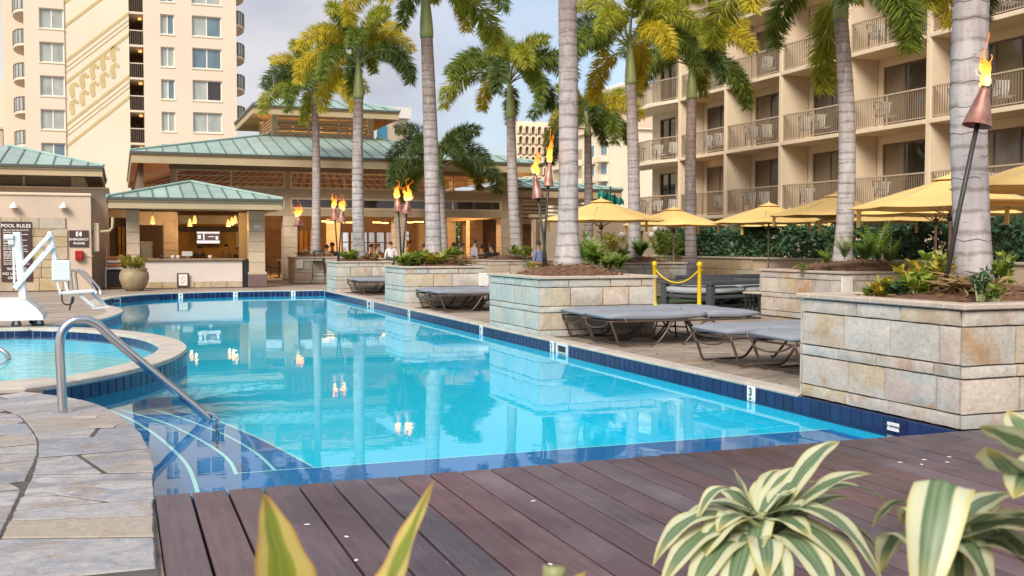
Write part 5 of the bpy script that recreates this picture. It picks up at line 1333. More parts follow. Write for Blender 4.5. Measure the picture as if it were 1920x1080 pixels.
# ================================================================ SHRUBS IN THE PLANTERS
def clump(label, loc, n, h, rad, ll, lwd, mat, seed, up=.6, fern=False, name='shrub', cat='shrub', group=None):
    rs = np.random.RandomState(seed); T = thing(name, label, cat, tuple(loc), group=group)
    if fern:
        B = []; D = []; LN = []; mbs = MB(); k = max(7, n//14)
        for i in range(k):
            a = rs.uniform(0, 6.28); tilt = rs.uniform(.25, .95); Lf = h*rs.uniform(.75, 1.15)
            c = [np.array([0, 0, 0.])]; st = 13
            for j in range(st):
                e = 1.45-tilt*(j/st)*1.6; c.append(c[-1]+np.array([math.cos(a)*math.cos(e), math.sin(a)*math.cos(e), math.sin(e)])*Lf/st)
            mbs.tube([tuple(x+np.array([rs.uniform(-1, 1)*0, 0, 0])) for x in c], [.006*(1-j/14)+.001 for j in range(len(c))], 4)
            for j in range(2, st+1):
                tg = (c[j]-c[j-1]); tg /= np.linalg.norm(tg); s = np.cross(tg, [0, 0, 1.]); s /= np.linalg.norm(s)+1e-6
                for sg in (-1, 1): B.append(c[j]); D.append(s*sg+tg*.55); LN.append(1.35*ll*math.sin((j/st)*2.6+.35))
        B, D, LN = np.array(B), np.array(D), np.array(LN)
        v, q = leaf_arrays(B, D, np.tile([0, 0, 1.], (len(B), 1)), np.maximum(LN, .02), np.full(len(B), lwd*1.5))
        mbs.build('stems', M['petiole'], T)
    else:
        k = max(5, n//14); st = MB(); B = []; D = []
        for i in range(k):
            a = rs.uniform(0, 6.28); r = rad*math.sqrt(rs.rand()); tip = np.array([math.cos(a)*r, math.sin(a)*r, h*rs.uniform(.55, 1)*(1-.25*(r/rad))])
            b0 = np.array([math.cos(a)*r*.35, math.sin(a)*r*.35, -.03]); st.tube([tuple(b0), tuple((b0+tip)/2), tuple(tip)], [.010, .008, .004], 4)
            for j in range(14):
                t = rs.uniform(.3, 1); B.append(b0+(tip-b0)*t); aa = rs.uniform(0, 6.28); D.append([math.cos(aa)+math.cos(a)*.3, math.sin(aa)+math.sin(a)*.3, up*rs.uniform(.3, 1.4)])
        B, D = np.array(B), np.array(D)
        v, q = leaf_arrays(B, D, np.tile([0, 0, 1.], (len(B), 1))+rs.normal(0, .35, (len(B), 3)), ll*rs.uniform(.7, 1.2, len(B)), lwd*rs.uniform(.8, 1.2, len(B)))
        st.build('stems', M['petiole'], T)
    link('foliage', npmesh('foliage', v, q), T, M[mat]); return T
sd = 100
def cl(label, u, w, z, n, h, rad, ll, lw_, mat, up=.6, fern=False, group=None):
    global sd; sd += 1
    p = atw(u, 460, w); clump(label, (p.x, p.y, z), n, h, rad, ll, lw_, mat, sd, up, fern, 'fern' if fern else 'shrub', 'fern' if fern else 'shrub', group)
# nearest planter (w about 9.5)
g1 = 'plants in the nearest planter'
cl('small green sprout at the far left end of the nearest planter', 1631, 9.9, 1.0, 60, .16, .06, .07, .03, 'bush_leaf', 1, group=g1)
cl('yellow mottled leafy plant left in the nearest planter', 1655, 9.8, 1.0, 150, .22, .13, .10, .05, 'bush_yellow', 1, group=g1)
cl('low green plant between the yellow plant and the lime plant', 1685, 9.8, 1.02, 120, .19, .12, .09, .045, 'bush_leaf', 1, group=g1)
cl('large lime leaved plant left of the torch foot', 1722, 9.6, 1.02, 150, .27, .13, .13, .07, 'bush_leaf', 1, group=g1)
cl('tall pale green plant close behind the torch pole', 1742, 10.4, 1.08, 130, .42, .14, .11, .05, 'bush_leaf', 1, group=g1)
cl('plant with a yellow leaf touching the torch pole', 1768, 10.1, 1.08, 110, .45, .10, .11, .05, 'bush_yellow', 1, group=g1)
cl('dark green seedling to the right of the torch foot', 1838, 8.9, 1.05, 120, .30, .10, .08, .035, 'hedge_leaf', 1, group=g1)
cl('bright upright sprout at the right end of the nearest planter', 1885, 10.2, 1.08, 140, .42, .11, .10, .05, 'bush_leaf', 1.2, group=g1)
cl('low light green plant near the planter edge at right', 1868, 8.8, 1.03, 60, .16, .08, .07, .035, 'bush_leaf', 1, group=g1)
cl('dark green low plant at the left front rim of the nearest planter', 1668, 9.75, 1.0, 130, .17, .15, .10, .05, 'hedge_leaf', .8, group=g1)
cl('yellow and orange leaved plant behind the lime plant', 1705, 10.3, 1.05, 150, .30, .15, .11, .055, 'bush_yellow', 1, group=g1)
cl('green leafy plant right behind the nearest palm trunk', 1872, 10.9, 1.05, 160, .34, .2, .12, .055, 'bush_leaf', 1, group=g1)
cl('dry curled frond heap between the torch and the palm', 1800, 9.6, 1.06, 170, .14, .35, .30, .03, 'dry_leaf', .3, group=g1)
cl('low mixed green plant in front of the nearest palm trunk', 1800, 9.5, 1.05, 90, .16, .15, .09, .04, 'bush_yellow', .8, group=g1)
g2 = 'plants in the mulch planter'
cl('small fern left of the palm in the mulch planter', 1550, 20.6, 1.08, 140, .42, .3, .10, .03, 'fern_leaf', fern=True, group=g2)
cl('fern directly at the foot of the golden palm', 1584, 20.4, 1.2, 160, .50, .3, .11, .03, 'fern_leaf', fern=True, group=g2)
cl('wide fern right of the golden palm', 1622, 20.6, 1.15, 240, .55, .3, .12, .03, 'fern_leaf', fern=True, group=g2)
cl('tall bright fern standing highest in the mulch planter', 1641, 21.2, 1.15, 200, .95, .3, .14, .035, 'fern_leaf', fern=True, group=g2)
cl('fern at the right shoulder of the mulch mound', 1668, 20.8, 1.1, 200, .55, .3, .12, .03, 'fern_leaf', fern=True, group=g2)
cl('tiny green plant at the left rim of the mulch planter', 1503, 21.0, .98, 40, .2, .1, .09, .04, 'bush_leaf', group=g2)
cl('small green plant at the right rim of the mulch planter', 1684, 19.7, .98, 60, .28, .12, .1, .04, 'bush_leaf', group=g2)
g3 = 'plants in the second planter'
cl('bright fern right of the thick pale trunk', 1118, 18.6, 1.1, 260, .42, .3, .11, .03, 'fern_leaf', fern=True, group=g3)
cl('yellow green fern at the right rim of the second planter', 1140, 18.2, 1.02, 220, .36, .3, .10, .03, 'fern_leaf', fern=True, group=g3)
cl('long arching leaf clump against the thick pale trunk', 1100, 18.7, 1.12, 120, .55, .15, .26, .03, 'fern_leaf', 1.2, group=g3)
cl('dry brown frond heap left of the thick pale trunk', 1030, 19.0, 1.05, 160, .2, .3, .25, .025, 'dry_leaf', .2, group=g3)
cl('fern low at the right back of the second planter', 1160, 19.2, 1.02, 220, .40, .3, .12, .03, 'fern_leaf', fern=True, group=g3)
cl('small green clump at the left back of the second planter', 1005, 19.4, 1.0, 120, .22, .2, .12, .05, 'bush_leaf', .8, group=g3)
g4 = 'bright shrubs in the third planter'
for i, (u, h, mt) in enumerate(((756, .22, 'bush_leaf'), (772, .34, 'bush_leaf'), (792, .36, 'bush_leaf'), (815, .34, 'bush_yellow'), (832, .40, 'bush_leaf'), (850, .45, 'bush_leaf'))):
    cl(f'lime green leafy shrub in the third planter, number {("one", "two", "three", "four", "five", "six")[i]} from the left', u, 25.6+(.6 if u > 830 else 0), 1.0, 170, h, .26, .16, .09, mt, 1, group=g4)
cl('dry grey fronds lying at the right of the third planter', 862, 25.9, 1.0, 150, .28, .35, .3, .03, 'dry_leaf', .2, group=g4)
g5 = 'shrubs in the fourth planter'
cl('light green shrub left of the palm foot in the fourth planter', 655, 33.6, 1.0, 170, .34, .35, .18, .09, 'bush_leaf', 1, group=g5)
cl('dark leafy heap right of the palm foot in the fourth planter', 698, 33.8, 1.0, 150, .30, .35, .18, .07, 'dry_leaf', .5, group=g5)
cl('dry dark undergrowth in the farthest poolside planter', 575, 42.3, 1.0, 170, .35, .5, .22, .07, 'dry_leaf', .5)
g6 = 'plants in the back row planters'
cl('green plant left in the red mulch planter', 968, 36.5, 1.1, 120, .40, .3, .2, .08, 'bush_leaf', 1, group=g6)
cl('leafy plant right in the red mulch planter', 988, 36.2, 1.05, 150, .45, .4, .2, .09, 'bush_leaf', 1, group=g6)
cl('bright fern at the foot of the dense crowned palm', 1200, 30.6, 1.1, 300, .65, .4, .16, .045, 'fern_leaf', fern=True, group=g6)
cl('fern spilling left of the dense crowned palm', 1170, 30.3, 1.05, 200, .45, .4, .14, .04, 'fern_leaf', fern=True, group=g6)
cl('tall feathery olive shrub before the beige wall', 1143, 42.5, .9, 260, 1.35, .8, .35, .08, 'bush_yellow', .8)
cl('dark slender leafy plant beside the umbrella pole', 1097, 36, .9, 120, 1.2, .3, .3, .08, 'fern_leaf', 1)
cl('rounded olive shrub left of the hotel column', 1252, 39.5, .8, 300, 1.5, .8, .32, .11, 'bush_leaf', .8)
cl('low green shrub behind the yellow rope posts', 1125, 33, .75, 160, .6, .5, .25, .08, 'fern_leaf', .8)
# low bed wall behind them, and a garden tree seen through the restaurant
bw = thing('bed_wall', 'low stone bed wall behind the umbrellas', 'wall', (17, 37.5, 0))
MB().box(-3.4, 2.9, .06, 3.4, 0, .74).build('core', M['mortar'], bw); MB().box(-3.35, 2.85, .1, 3.35, .741, .8).build('soil', M['soil'], bw)
for i in range(9): MB().cbox(-3.4+i*.7+.005, -2.7+i*.7-.005, 0, .055, .01, .73, .01).build('wall_stone', M['wall_stone'], bw)
MB().cbox(-3.45, 2.95, -.03, .2, .741, .80, .01).build('cap_stone', M['cap_stone'], bw)
gt = thing('garden_tree', 'leafy green garden plant seen through the restaurant opening', 'tree', tuple(at(855, 500, 66).xy)+(0,))
MB().tube([(0, 0, 0), (.1, 0, 1.5), (0, .1, 3)], [.12, .1, .05], 7).build('trunk', M['trunk_scar'], gt)
n = 1500; bb = RS.normal(0, 1, (n, 3)); bb /= np.linalg.norm(bb, axis=1, keepdims=True); bb *= RS.uniform(.4, 1, (n, 1))**.5*np.array([1.7, 1.4, 1.7]); bb[:, 2] += 1.9
bb[:, 2] = np.maximum(bb[:, 2], .2)
v, q = leaf_arrays(bb, RS.normal(size=(n, 3)), RS.normal(size=(n, 3)), RS.uniform(.3, .6, n), RS.uniform(.12, .22, n)); link('crown', npmesh('crown', v, q), gt, M['bush_leaf'])
# ================================================================ TORCHES
def flame_mesh(seed, tongues=7, h=.5, r=.09):
    rg = random.Random(seed); mb = MB()
    for k in range(tongues):
        hh = h*(1 if k == 0 else rg.uniform(.25, .6)); a = rg.uniform(0, 6.28); off = 0 if k == 0 else r*rg.uniform(.4, 1.3); ph = rg.uniform(0, 6); wd = rg.uniform(-.5, .9)
        z0 = 0 if k < 4 else rg.uniform(.15, .45)*h; pts = []; rad = []
        for i in range(17):
            t = i/16; wob = .42*r*math.sin(t*rg.uniform(6.5, 7.5)+ph)*(.2+t*1.5)
            pts.append((math.cos(a)*off*(.4+t*.9)+wob+wd*r*t*t, math.sin(a)*off*(.4+t*.9)+wob*.5, z0+t*hh))
            pr_ = math.sin(min(1, t*1.5+.12)*math.pi)
            rad.append(max(.003, r*(.78 if k == 0 else .42)*(abs(pr_)**.8*(1-t*.5)+.04*(1-t))*(1+.25*math.sin(t*19+ph))))
        mb.tube(pts, rad, 9)
    return mb.mesh('flame', True)
def torch(label, b, hu, hv, ch, cw, fh, pr, seed, lean=(0, 0), fr=None, group='tiki torches'):
    b = Vector(b); w = (b-Vector((0, 0, EYE))).dot(_f); top = atw(hu, hv, w)-b           # lower rim centre of the cone
    T = thing('tiki_torch', label, 'torch', tuple(b), group=group); d = top.normalized()
    MB().tube([Vector((0, 0, -.1)), top*.5, top+d*ch*.9], pr, 8).build('pole', M['dark_metal'], T, True)
    q = Vector((0, 0, 1)).rotation_difference(d).to_matrix().to_4x4(); q.translation = top
    MB().lathe([(cw/2, 0), (cw/2*.97, .004), (cw*.17, ch), (cw*.16, ch*1.08), (cw*.10, ch*1.1), (cw*.10, ch*.9), (cw/2*.9, .02)], 20, M=q).build('cone_shade', M['copper'], T, True)
    MB().lathe([(cw*.14, ch*1.0), (cw*.14, ch*1.25), (.001, ch*1.25)], 10, M=q).build('burner', M['dark_metal'], T, True)
    f = flame_mesh(seed, h=fh, r=fr or cw*.38); f.materials.append(M['flame']); o = link('flame', f, T); o.scale = (.88, .88, .88); o.location = top+d*ch*1.15; o.rotation_euler = (0, 0, seed)
    return T
m, t, b, o = newmat('copper'); f = noise(t, vec(t, (1, 1, 1)), 6, 5); t.links.new(ramp(t, f, [(.3, (.13, .055, .04)), (.5, (.36, .17, .13)), (.7, (.46, .27, .22))]), b.inputs['Base Color']); b.inputs['Metallic'].default_value = .5; b.inputs['Roughness'].default_value = .45; MATS['copper'] = m
torch('black pole torch leaning in the nearest planter with a tall flame', gp(1764, 556, 1.03), 1832, 236, .32, .27, .55, .022, 4, fr=.075)
def tq(lab, u, vb, w, hu, hv, ch, cw, fh, seed): 
    p = atw(u, vb, w); torch(lab, p, hu, hv, ch, cw, fh, .024, seed)
tq('left torch of the pair beside the thick pale palm', 1028, 514, 18.1, 1009, 372, .36, .22, .62, 5)
tq('right dark torch of the pair beside the thick pale palm', 1017, 514, 18.2, 1028, 349, .36, .20, .68, 7)
tq('left torch of the pair in the third planter', 753, 486, 26.0, 747, 397, .30, .30, .50, 8)
tq('right torch of the pair in the third planter', 754, 487, 25.7, 762, 402, .30, .30, .62, 9)
tq('left torch of the pair in the fourth planter', 634, 487, 33.2, 628, 413, .34, .32, .55, 10)
tq('right torch of the pair in the fourth planter', 635, 488, 32.9, 640, 417, .34, .34, .60, 11)
tq('single torch in the farthest poolside planter', 560, 487, 42.0, 560, 424, .32, .48, .80, 12)
# ================================================================ UMBRELLAS
def umbrella_meshes():
    Rr, n = 1.72, 8; zr_, za = 2.18, 2.74; can = MB(); seg = 6
    rings = []
    for j in range(seg+1):
        t = j/seg; ring = []
        for i in range(n*6):
            a = 2*math.pi*i/(n*6); fr = (i % 6)/6; sag = math.sin(fr*math.pi)
            rr = Rr*t*(1-.05*sag); z = za+(zr_-za)*(t**.94) - .02*sag*t*t
            ring.append((rr*math.cos(a), rr*math.sin(a), z))
        rings.append(ring)
    vs = [rings[0][0]] + [p for r in rings[1:] for p in r] + [(x*1.001, y*1.001, z-.018) for x, y, z in rings[-1]]; N_ = n*6; fs = []
    for i in range(N_): fs.append((0, 1+i, 1+(i+1) % N_))
    for j in range(seg):
        for i in range(N_): a = 1+j*N_; fs.append((a+i, a+N_+i, a+N_+(i+1) % N_, a+(i+1) % N_))
    can.add(vs, fs); cm = can.mesh('canopy', True); cm.materials.append(M['canvas_gold'])
    rb = MB().tube([(.05, 0, za-.06), (Rr*.5, 0, za-.29), (Rr*.97, 0, zr_+.0)], .011, 5).mesh('rib'); rb.materials.append(M['pole_wood'])
    stt = MB().tube([(.04, 0, 2.0), (Rr*.5, 0, za-.30)], .009, 5).mesh('strut'); stt.materials.append(M['pole_wood'])
    pole = MB().tube([(0, 0, .02), (0, 0, za+.02)], .026, 10).mesh('pole'); pole.materials.append(M['pole_wood'])
    hub = MB().lathe([(.028, 1.93), (.06, 1.95), (.06, 2.05), (.028, 2.07)], 10).mesh('hub'); hub.materials.append(M['dark_metal'])
    base = MB().lathe([(.001, .11), (.05, .11), (.06, .06), (.28, .05), (.3, 0), (.001, 0)], 20).mesh('base'); base.materials.append(M['dark_metal'])
    fin = MB().lathe([(.001, za+.075), (.022, za+.06), (.026, za+.03), (.03, za-.02)], 10).mesh('finial'); fin.materials.append(M['canvas_gold'])
    cap = MB(); N2 = 48; prof = [(.02, za+.03), (.30, za-.062), (.31, za-.075)]
    cap.lathe(prof, 48); cpm = cap.mesh('vent_cap', True); cpm.materials.append(M['canvas_gold'])
    tie = MB().box(-.015, .015, -.04, .04, -.32, 0).mesh('tie_strap'); tie.materials.append(M['canvas_gold'])
    return cm, rb, stt, pole, hub, base, fin, cpm, tie
um = umbrella_meshes()
def umbrella(label, u, w, rot, s=1.0, dz=0):
    p = atw(u, 460, w); T = thing('market_umbrella', label, 'umbrella', (p.x, p.y, dz), rot, 'golden market umbrellas'); T.scale = (s, s, 1)
    cm, rb, stt, pole, hub, base, fin, cpm, tie = um
    c = link('canopy', cm, T); link('vent_cap', cpm, c); link('pole', pole, T); link('hub', hub, T); link('base', base, T); link('finial', fin, T)
    for i in range(8):
        r = link('rib', rb, T); r.rotation_euler = (0, 0, i*math.pi/4); link('strut', stt, r)
    x = link('tie_strap', tie, T); x.location = (1.58, 0, 2.2); x = link('tie_strap', tie, T); x.location = (-.8, 1.37, 2.2)
umbrella('golden umbrella right of the thick pale palm, leftmost of the row', 1127, 28.3, .2)
umbrella('golden umbrella between two palm trunks, second of the row', 1263, 34.5, .5)
umbrella('golden umbrella over the hedge left of the mulch planter', 1441, 31.0, .1)
umbrella('golden umbrella behind the golden palm trunk', 1566, 27.6, .35, dz=.12)
umbrella('large golden umbrella left of and behind the nearest palm', 1781, 18.6, .15)
umbrella('golden umbrella half hidden behind the large one', 1754, 22.3, .5)
umbrella('golden umbrella low behind the golden palm, at right', 1655, 27.0, .3, dz=-.05)
umbrella('golden umbrella cut by the right edge of the picture', 2010, 15.6, .1, dz=.2)
umbrella('golden umbrella low at left behind the hedge palm', 1480, 35.5, .6, dz=-.02)
# ================================================================ LOUNGERS
def pad(mb, x0, x1, w, z0, h, taper0=.0, taper1=.0, lift=0, n=12):
    prof = []
    for k in range(20):
        a = 2*math.pi*k/20; c, s = math.cos(a), math.sin(a); prof.append((math.copysign(abs(c)**.28, c)*w/2, math.copysign(abs(s)**.5, s)*h/2))
    vs = []; fs = []
    for i in range(n+1):
        t = i/n; x = x0+(x1-x0)*t; e = min(t, 1-t)*n; k = .55 if e < .5 else .88 if e < 1.5 else 1
        zz = z0+h/2+lift*t + .006*math.sin(t*9); kt = k*(1-taper1*max(0, (t-.7)/.3)-taper0*max(0, (.3-t)/.3))
        for py, pz in prof: vs.append((x, py*(.93+.07*kt), zz+pz*kt))
    m = len(prof)
    for i in range(n):
        for k in range(m): fs.append((i*m+k, i*m+(k+1) % m, (i+1)*m+(k+1) % m, (i+1)*m+k))
    fs += [tuple(range(m))[::-1], tuple(range(n*m, (n+1)*m))]; mb.add(vs, fs); return mb
def make_lounger():
    T = thing('sun_lounger', 'x', 'sun lounger'); Wd = .40
    fr = MB()
    for s in (-Wd, Wd): fr.tube(spline([(.02, s, .44), (.10, s, .435), (1.2, s, .43), (2.5, s, .43), (2.6, s, .44)], 3), .019, 7)
    for x in (.03, .62, 1.25, 1.9, 2.58): fr.tube([(x, -Wd, .435), (x, Wd, .435)], .016, 6)
    fr.build('frame', M['bronze'], T, True)
    def leg(pts): MB().tube(spline(pts, 5), .018, 7).build('leg', M['bronze'], T, True)
    for s in (-Wd-.02, Wd+.02):
        leg([(.03, s, .43), (.10, s, .22), (.17, s, .03), (.3, s, .018), (.62, s, .018), (.78, s, .03), (.90, s, .16), (1.05, s, .42)])
        leg([(1.22, s, .018), (1.28, s, .03), (1.5, s, .30), (1.62, s, .405), (1.76, s, .40), (1.9, s, .22), (2.02, s, .03), (2.08, s, .018)])
    MB().tube([(.3, -Wd-.02, .018), (.3, Wd+.02, .018)], .015, 6).build('stretcher', M['bronze'], T); MB().tube([(2.06, -Wd-.02, .018), (2.06, Wd+.02, .018)], .015, 6).build('stretcher', M['bronze'], T)
    MB().tube(spline([(.02, -Wd, .44), (-.03, -Wd*.7, .35), (-.04, 0, .31), (-.03, Wd*.7, .35), (.02, Wd, .44)], 5), .014, 6).build('foot_loop', M['bronze'], T, True)
    c = pad(MB(), -.02, 1.66, .84, .44, .16, .25, 0).build('cushion', M['cushion_grey'], T, True)
    pad(MB(), 1.67, 2.62, .84, .44, .16, 0, .5).build('back_cushion', M['cushion_grey'], T, True)
    for x in (.25, 1.66):
        for s in (-1, 1): MB().tube(spline([(x, s*.36, .605), (x, s*.43, .53), (x+.02, s*.425, .45), (x+.05, s*.40, .41)], 3), .010, 5).build('tie', M['cushion_grey'], T)
    return T
L0 = make_lounger(); fl_ = True
for lab, x, y, rz in (('grey cushioned lounger in front, nearer one of the mid pool pair', 6.70, 14.16, .0), ('grey cushioned lounger behind another one, against the second planter', 6.72, 15.12, .01),
                      ('lounger left of the nearest planter, farther one of its pair', 6.88, 11.25, .015), ('lounger left of the nearest planter, nearer one mostly hidden', 7.05, 10.2, .0),
                      ('lounger by the third planter, nearer one of the two', 6.66, 22.75, .0), ('lounger by the third planter, the one against its wall', 6.62, 23.65, .0),
                      ('farthest pair of loungers by the pool corner, nearer one', 6.72, 31.2, .0), ('farthest pair of loungers by the pool corner, one against the planter', 6.70, 32.1, .0)):
    c = L0 if fl_ else copy_tree(L0); fl_ = False; c.location = (x, y, .012); c.scale = (1, 1, .83); c.rotation_euler = (0, 0, rz); tag(c, lab, 'sun lounger', 'loungers along the pool')
def side_table(label, x, y, s=1.0):
    T = thing('side_table', label, 'table', (x, y, 0.0)); 
    MB().cbox(-.24*s, .24*s, -.24*s, .24*s, .40*s, .43*s, .01).build('table_top', M['bronze'], T)
    for a in (-1, 1):
        for b_ in (-1, 1): MB().tube([(a*.14*s, b_*.14*s, .40*s), (a*.22*s, b_*.22*s, 0)], .016*s, 6).build('leg', M['bronze'], T)
    MB().tube([(-.18*s, -.18*s, .2*s), (.18*s, .18*s, .2*s)], .012, 5).build('brace', M['bronze'], T); MB().tube([(.18*s, -.18*s, .2*s), (-.18*s, .18*s, .2*s)], .012, 5).build('brace', M['bronze'], T)
side_table('small dark side table between the two mid pool loungers', 8.25, 14.66)
side_table('small dark side table between the two third planter loungers', 8.05, 23.2)
# ================================================================ DAYBED AREA
tag(MB().box(12.2, 19.5, 19.5, 27.5, -.016, -.008).build('turf_patch', M['turf']), 'green artificial turf patch under the grey daybed', kind='structure')
def daybed(label, x, y, rz, lx, ly, cush, frame):
    T = thing('daybed', label, 'daybed', (x, y, -.008), rz); h = .66
    for (a, b_) in ((0, 0), (lx-.16, 0), (0, ly-.16), (lx-.16, ly-.16)): MB().cbox(a, a+.16, b_, b_+.16, 0, h-.10, .01).build('post', M[frame], T)
    MB().cbox(-.02, lx+.02, -.02, .18, h-.10, h, .012).build('top_rail', M[frame], T); MB().cbox(-.02, lx+.02, ly-.18, ly+.02, h-.10, h, .012).build('top_rail', M[frame], T)
    MB().cbox(-.02, .18, .19, ly-.19, h-.10, h, .012).build('arm_rail', M[frame], T); MB().cbox(lx-.18, lx+.02, .19, ly-.19, h-.10, h, .012).build('arm_rail', M[frame], T)
    MB().cbox(.02, lx-.02, .02, ly-.02, .24, .32, .012).build('seat_platform', M[frame], T); MB().cbox(.03, lx-.03, .03, ly-.03, .02, .09, .01).build('base_plinth', M['black_plastic'], T)
    for k in range(3): MB().cbox(lx*(.25+k*.25)-.05, lx*(.25+k*.25)+.05, .2, .3, .09, .24, .01).build('foot', M[frame], T)
    for k in range(2):
        o = pad(MB(), 0, ly-.1, lx/2-.06, 0, .2).build('seat_cushion', M[cush], T, True); o.location = (lx*(.25+.5*k), .05, .33); o.rotation_euler = (0, 0, R(90))
daybed('low charcoal daybed with pale grey cushions behind the yellow posts', 12.95, 21.15, R(18), 2.7, 1.6, 'cushion_light', 'charcoal')
daybed('dark lounge bench with brown cushions behind the charcoal daybed', 14.9, 24.6, R(8), 3.2, 1.3, 'shirt_brown', 'charcoal')
st = thing('slat_stool', 'black slatted stool at the left of the mulch planter', 'stool', tuple(gp(1423, 588).xy)+(0,), R(20))
for k in range(4):
    for s in (-.18, .18): MB().box(-.24+k*.15, -.20+k*.15, s-.02, s+.02, 0, .44).build('leg', M['black_plastic'], st)
MB().cbox(-.28, .28, -.24, .24, .442, .48, .01).build('seat', M['cap_stone'], st); MB().box(-.24, .25, -.02, .02, .15, .19).build('rail', M['black_plastic'], st)
def ypost(label, u, v):
    p = gp(u, v); T = thing('yellow_post', label, 'post', (p.x, p.y, -.012), group='yellow rope posts')
    MB().lathe([(.17, 0), (.165, .02), (.06, .14), (.048, .2), (.046, 1.02), (.055, 1.03), (.07, 1.06), (.062, 1.11), (.03, 1.14), (.001, 1.145)], 14).build('post', M['yellow_paint'], T, True)
    MB().tube([(0, 0, .93), (.09, 0, .95)], .012, 5).build('hook', M['yellow_paint'], T); return p
ya = ypost('yellow rope post in front of the daybed, left one', 1227, 579); yb = ypost('yellow rope post in front of the daybed, right one', 1311, 583)
yc = ypost('yellow rope post left of the thick pale palm', 969, 521)
def rope(label, a, b_, z, sag):
    pts = [Vector((a.x, a.y, 0)).lerp(Vector((b_.x, b_.y, 0)), i/14)+Vector((0, 0, z-sag*(1-(2*i/14-1)**2))) for i in range(15)]
    T = thing('barrier_rope', label, 'rope', tuple(pts[0])); MB().tube([p-pts[0] for p in pts], .02, 6).build('rope', M['yellow_paint'], T, True)
rope('yellow sagging rope between the two daybed posts', ya, yb, .95, .32)
rope('yellow rope running down right of the lone yellow post', yc, gp(1003, 520), .92, .3)
# ================================================================ HANDRAILS
hr = thing('pool_handrail', 'polished steel handrail arching from the terrace into the water', 'handrail', tuple(gp(118, 775)))
b0 = Vector(hr.location)
pts = [(118, 777, 9.24), (114, 700, 9.24), (112, 650, 9.24), (117, 622, 9.25), (134, 604, 9.28), (157, 599, 9.32), (182, 608, 9.38), (210, 633, 9.45), (290, 700, 9.65), (372, 768, 9.86), (392, 787, 9.92)]
MB().tube(spline([atw(*p)-b0 for p in pts], 5), .041, 14).build('rail', M['steel'], hr, True)
MB().lathe([(.11, 0), (.11, .012), (.06, .03), (.042, .03)], 20).build('flange', M['steel'], hr, True)
e = atw(378, 772, 9.88)-b0; e2 = atw(404, 781, 9.92)-b0
MB().tube(spline([e, e2, e2+Vector((.02, 0, -.12)), e2+Vector((.02, 0, -.5))], 4), .022, 10).build('anchor_stem', M['steel'], hr, True)
h2 = thing('pool_handrail', 'small twin steel handrail at the far left pool edge behind the lift', 'handrail', tuple(atw(140, 545, 33)))
b2 = Vector(h2.location)
for du in (0, -9):
    MB().tube(spline([atw(u+du, v, w)-b2 for u, v, w in ((146, 549, 33.2), (142, 512, 33.2), (150, 507, 33.1), (160, 512, 33), (186, 541, 32.5), (189, 556, 32.4))], 5), .04, 8).build('rail', M['steel'], h2, True)
h3 = thing('spa_handrail', 'steel grab rail curving into the spa at the left edge', 'handrail', tuple(atw(-40, 690, 13.0)))
b3 = Vector(h3.location)
MB().tube(spline([atw(u, v, 13.0)-b3 for u, v in ((-60, 700), (-50, 655), (-25, 646), (2, 656), (15, 668), (13, 680), (-4, 690))], 5), .032, 10).build('rail', M['steel'], h3, True)
# ================================================================ POOL LIFT
LY = 20.9
lift = thing('pool_lift', 'white mobile pool lift with seat, mast and wheels', 'pool lift', tuple(at(40, 612, LY).xy)+(0,))
lo = Vector(lift.location); q = lambda u, v, dy=0: at(u, v, LY+dy)-lo
def beam(name, a, b_, w, d, mat='white_plastic', parent=lift):
    a, b_ = Vector(a), Vector(b_); dr = (b_-a); ln = dr.length; X_ = dr.normalized(); Yv = Vector((0, 1, 0)); Yv = (Yv-X_*Yv.dot(X_)).normalized(); Z_ = X_.cross(Yv)
    Mx = Matrix((X_, Yv, Z_)).transposed().to_4x4(); Mx.translation = a
    o = MB().cbox(0, ln, -d/2, d/2, -w/2, w/2, min(w, d)*.18).build(name, M[mat], parent); o.matrix_local = Mx; return o
# hood: stacked sections of a sloped cover
hs = [(-62, 84, 604, 594), (-60, 82, 594, 590), (-48, 70, 590, 574), (-30, 52, 574, 562), (-12, 36, 562, 558)]
vs = []; 
lev = [(-62, 85, 599), (-60, 84, 591), (-50, 72, 577), (-32, 55, 565), (-14, 38, 559)]
for i, (ua, ub, v) in enumerate(lev):
    dd = .62-.07*i; a, b_ = q(ua, v), q(ub, v); z = a.z
    vs += [(a.x, -dd, z), (b_.x, -dd, z), (b_.x, dd, z), (a.x, dd, z)]
fs = [(0, 3, 2, 1), (16, 17, 18, 19)]
for i in range(4):
    for k in range(4): fs.append((i*4+k, i*4+(k+1) % 4, (i+1)*4+(k+1) % 4, (i+1)*4+k))
MB().add(vs, fs).build('hood', M['white_plastic'], lift)
for u, v, dy in ((35, 605, -.45), (76, 602, -.35), (-40, 604, -.45), (60, 598, .45)):
    c = q(u, v, 0); wz = .085; w_ = MB().tube([(c.x, dy-.03, wz), (c.x, dy+.03, wz)], wz, 14).build('caster', M['charcoal'], lift)
    MB().box(c.x-.03, c.x+.03, dy-.045, dy-.032, wz, c.z+.12).build('caster_fork', M['white_plastic'], lift)
beam('mast', q(46, 585), q(32, 435), .135, .12)
for dy in (-.08, .08): beam('upper_arm', q(41, 497, dy)*1, q(93, 441, dy), .075, .035)
for dy in (-.08, .08): beam('lower_arm', q(27, 541, dy), q(97, 461, dy), .095, .04)
beam('hanger', q(93, 434), q(104, 492), .095, .10)
MB().cbox(q(8, 450).x, q(27, 450).x, -.1, .1, q(8, 449).z, q(8, 440).z, .015).build('control_box', M['white_plastic'], lift)
MB().cbox(q(16, 450).x, q(27, 450).x, -.08, .08, q(8, 459).z, q(8, 450).z, .01).build('battery', M['white_plastic'], lift)
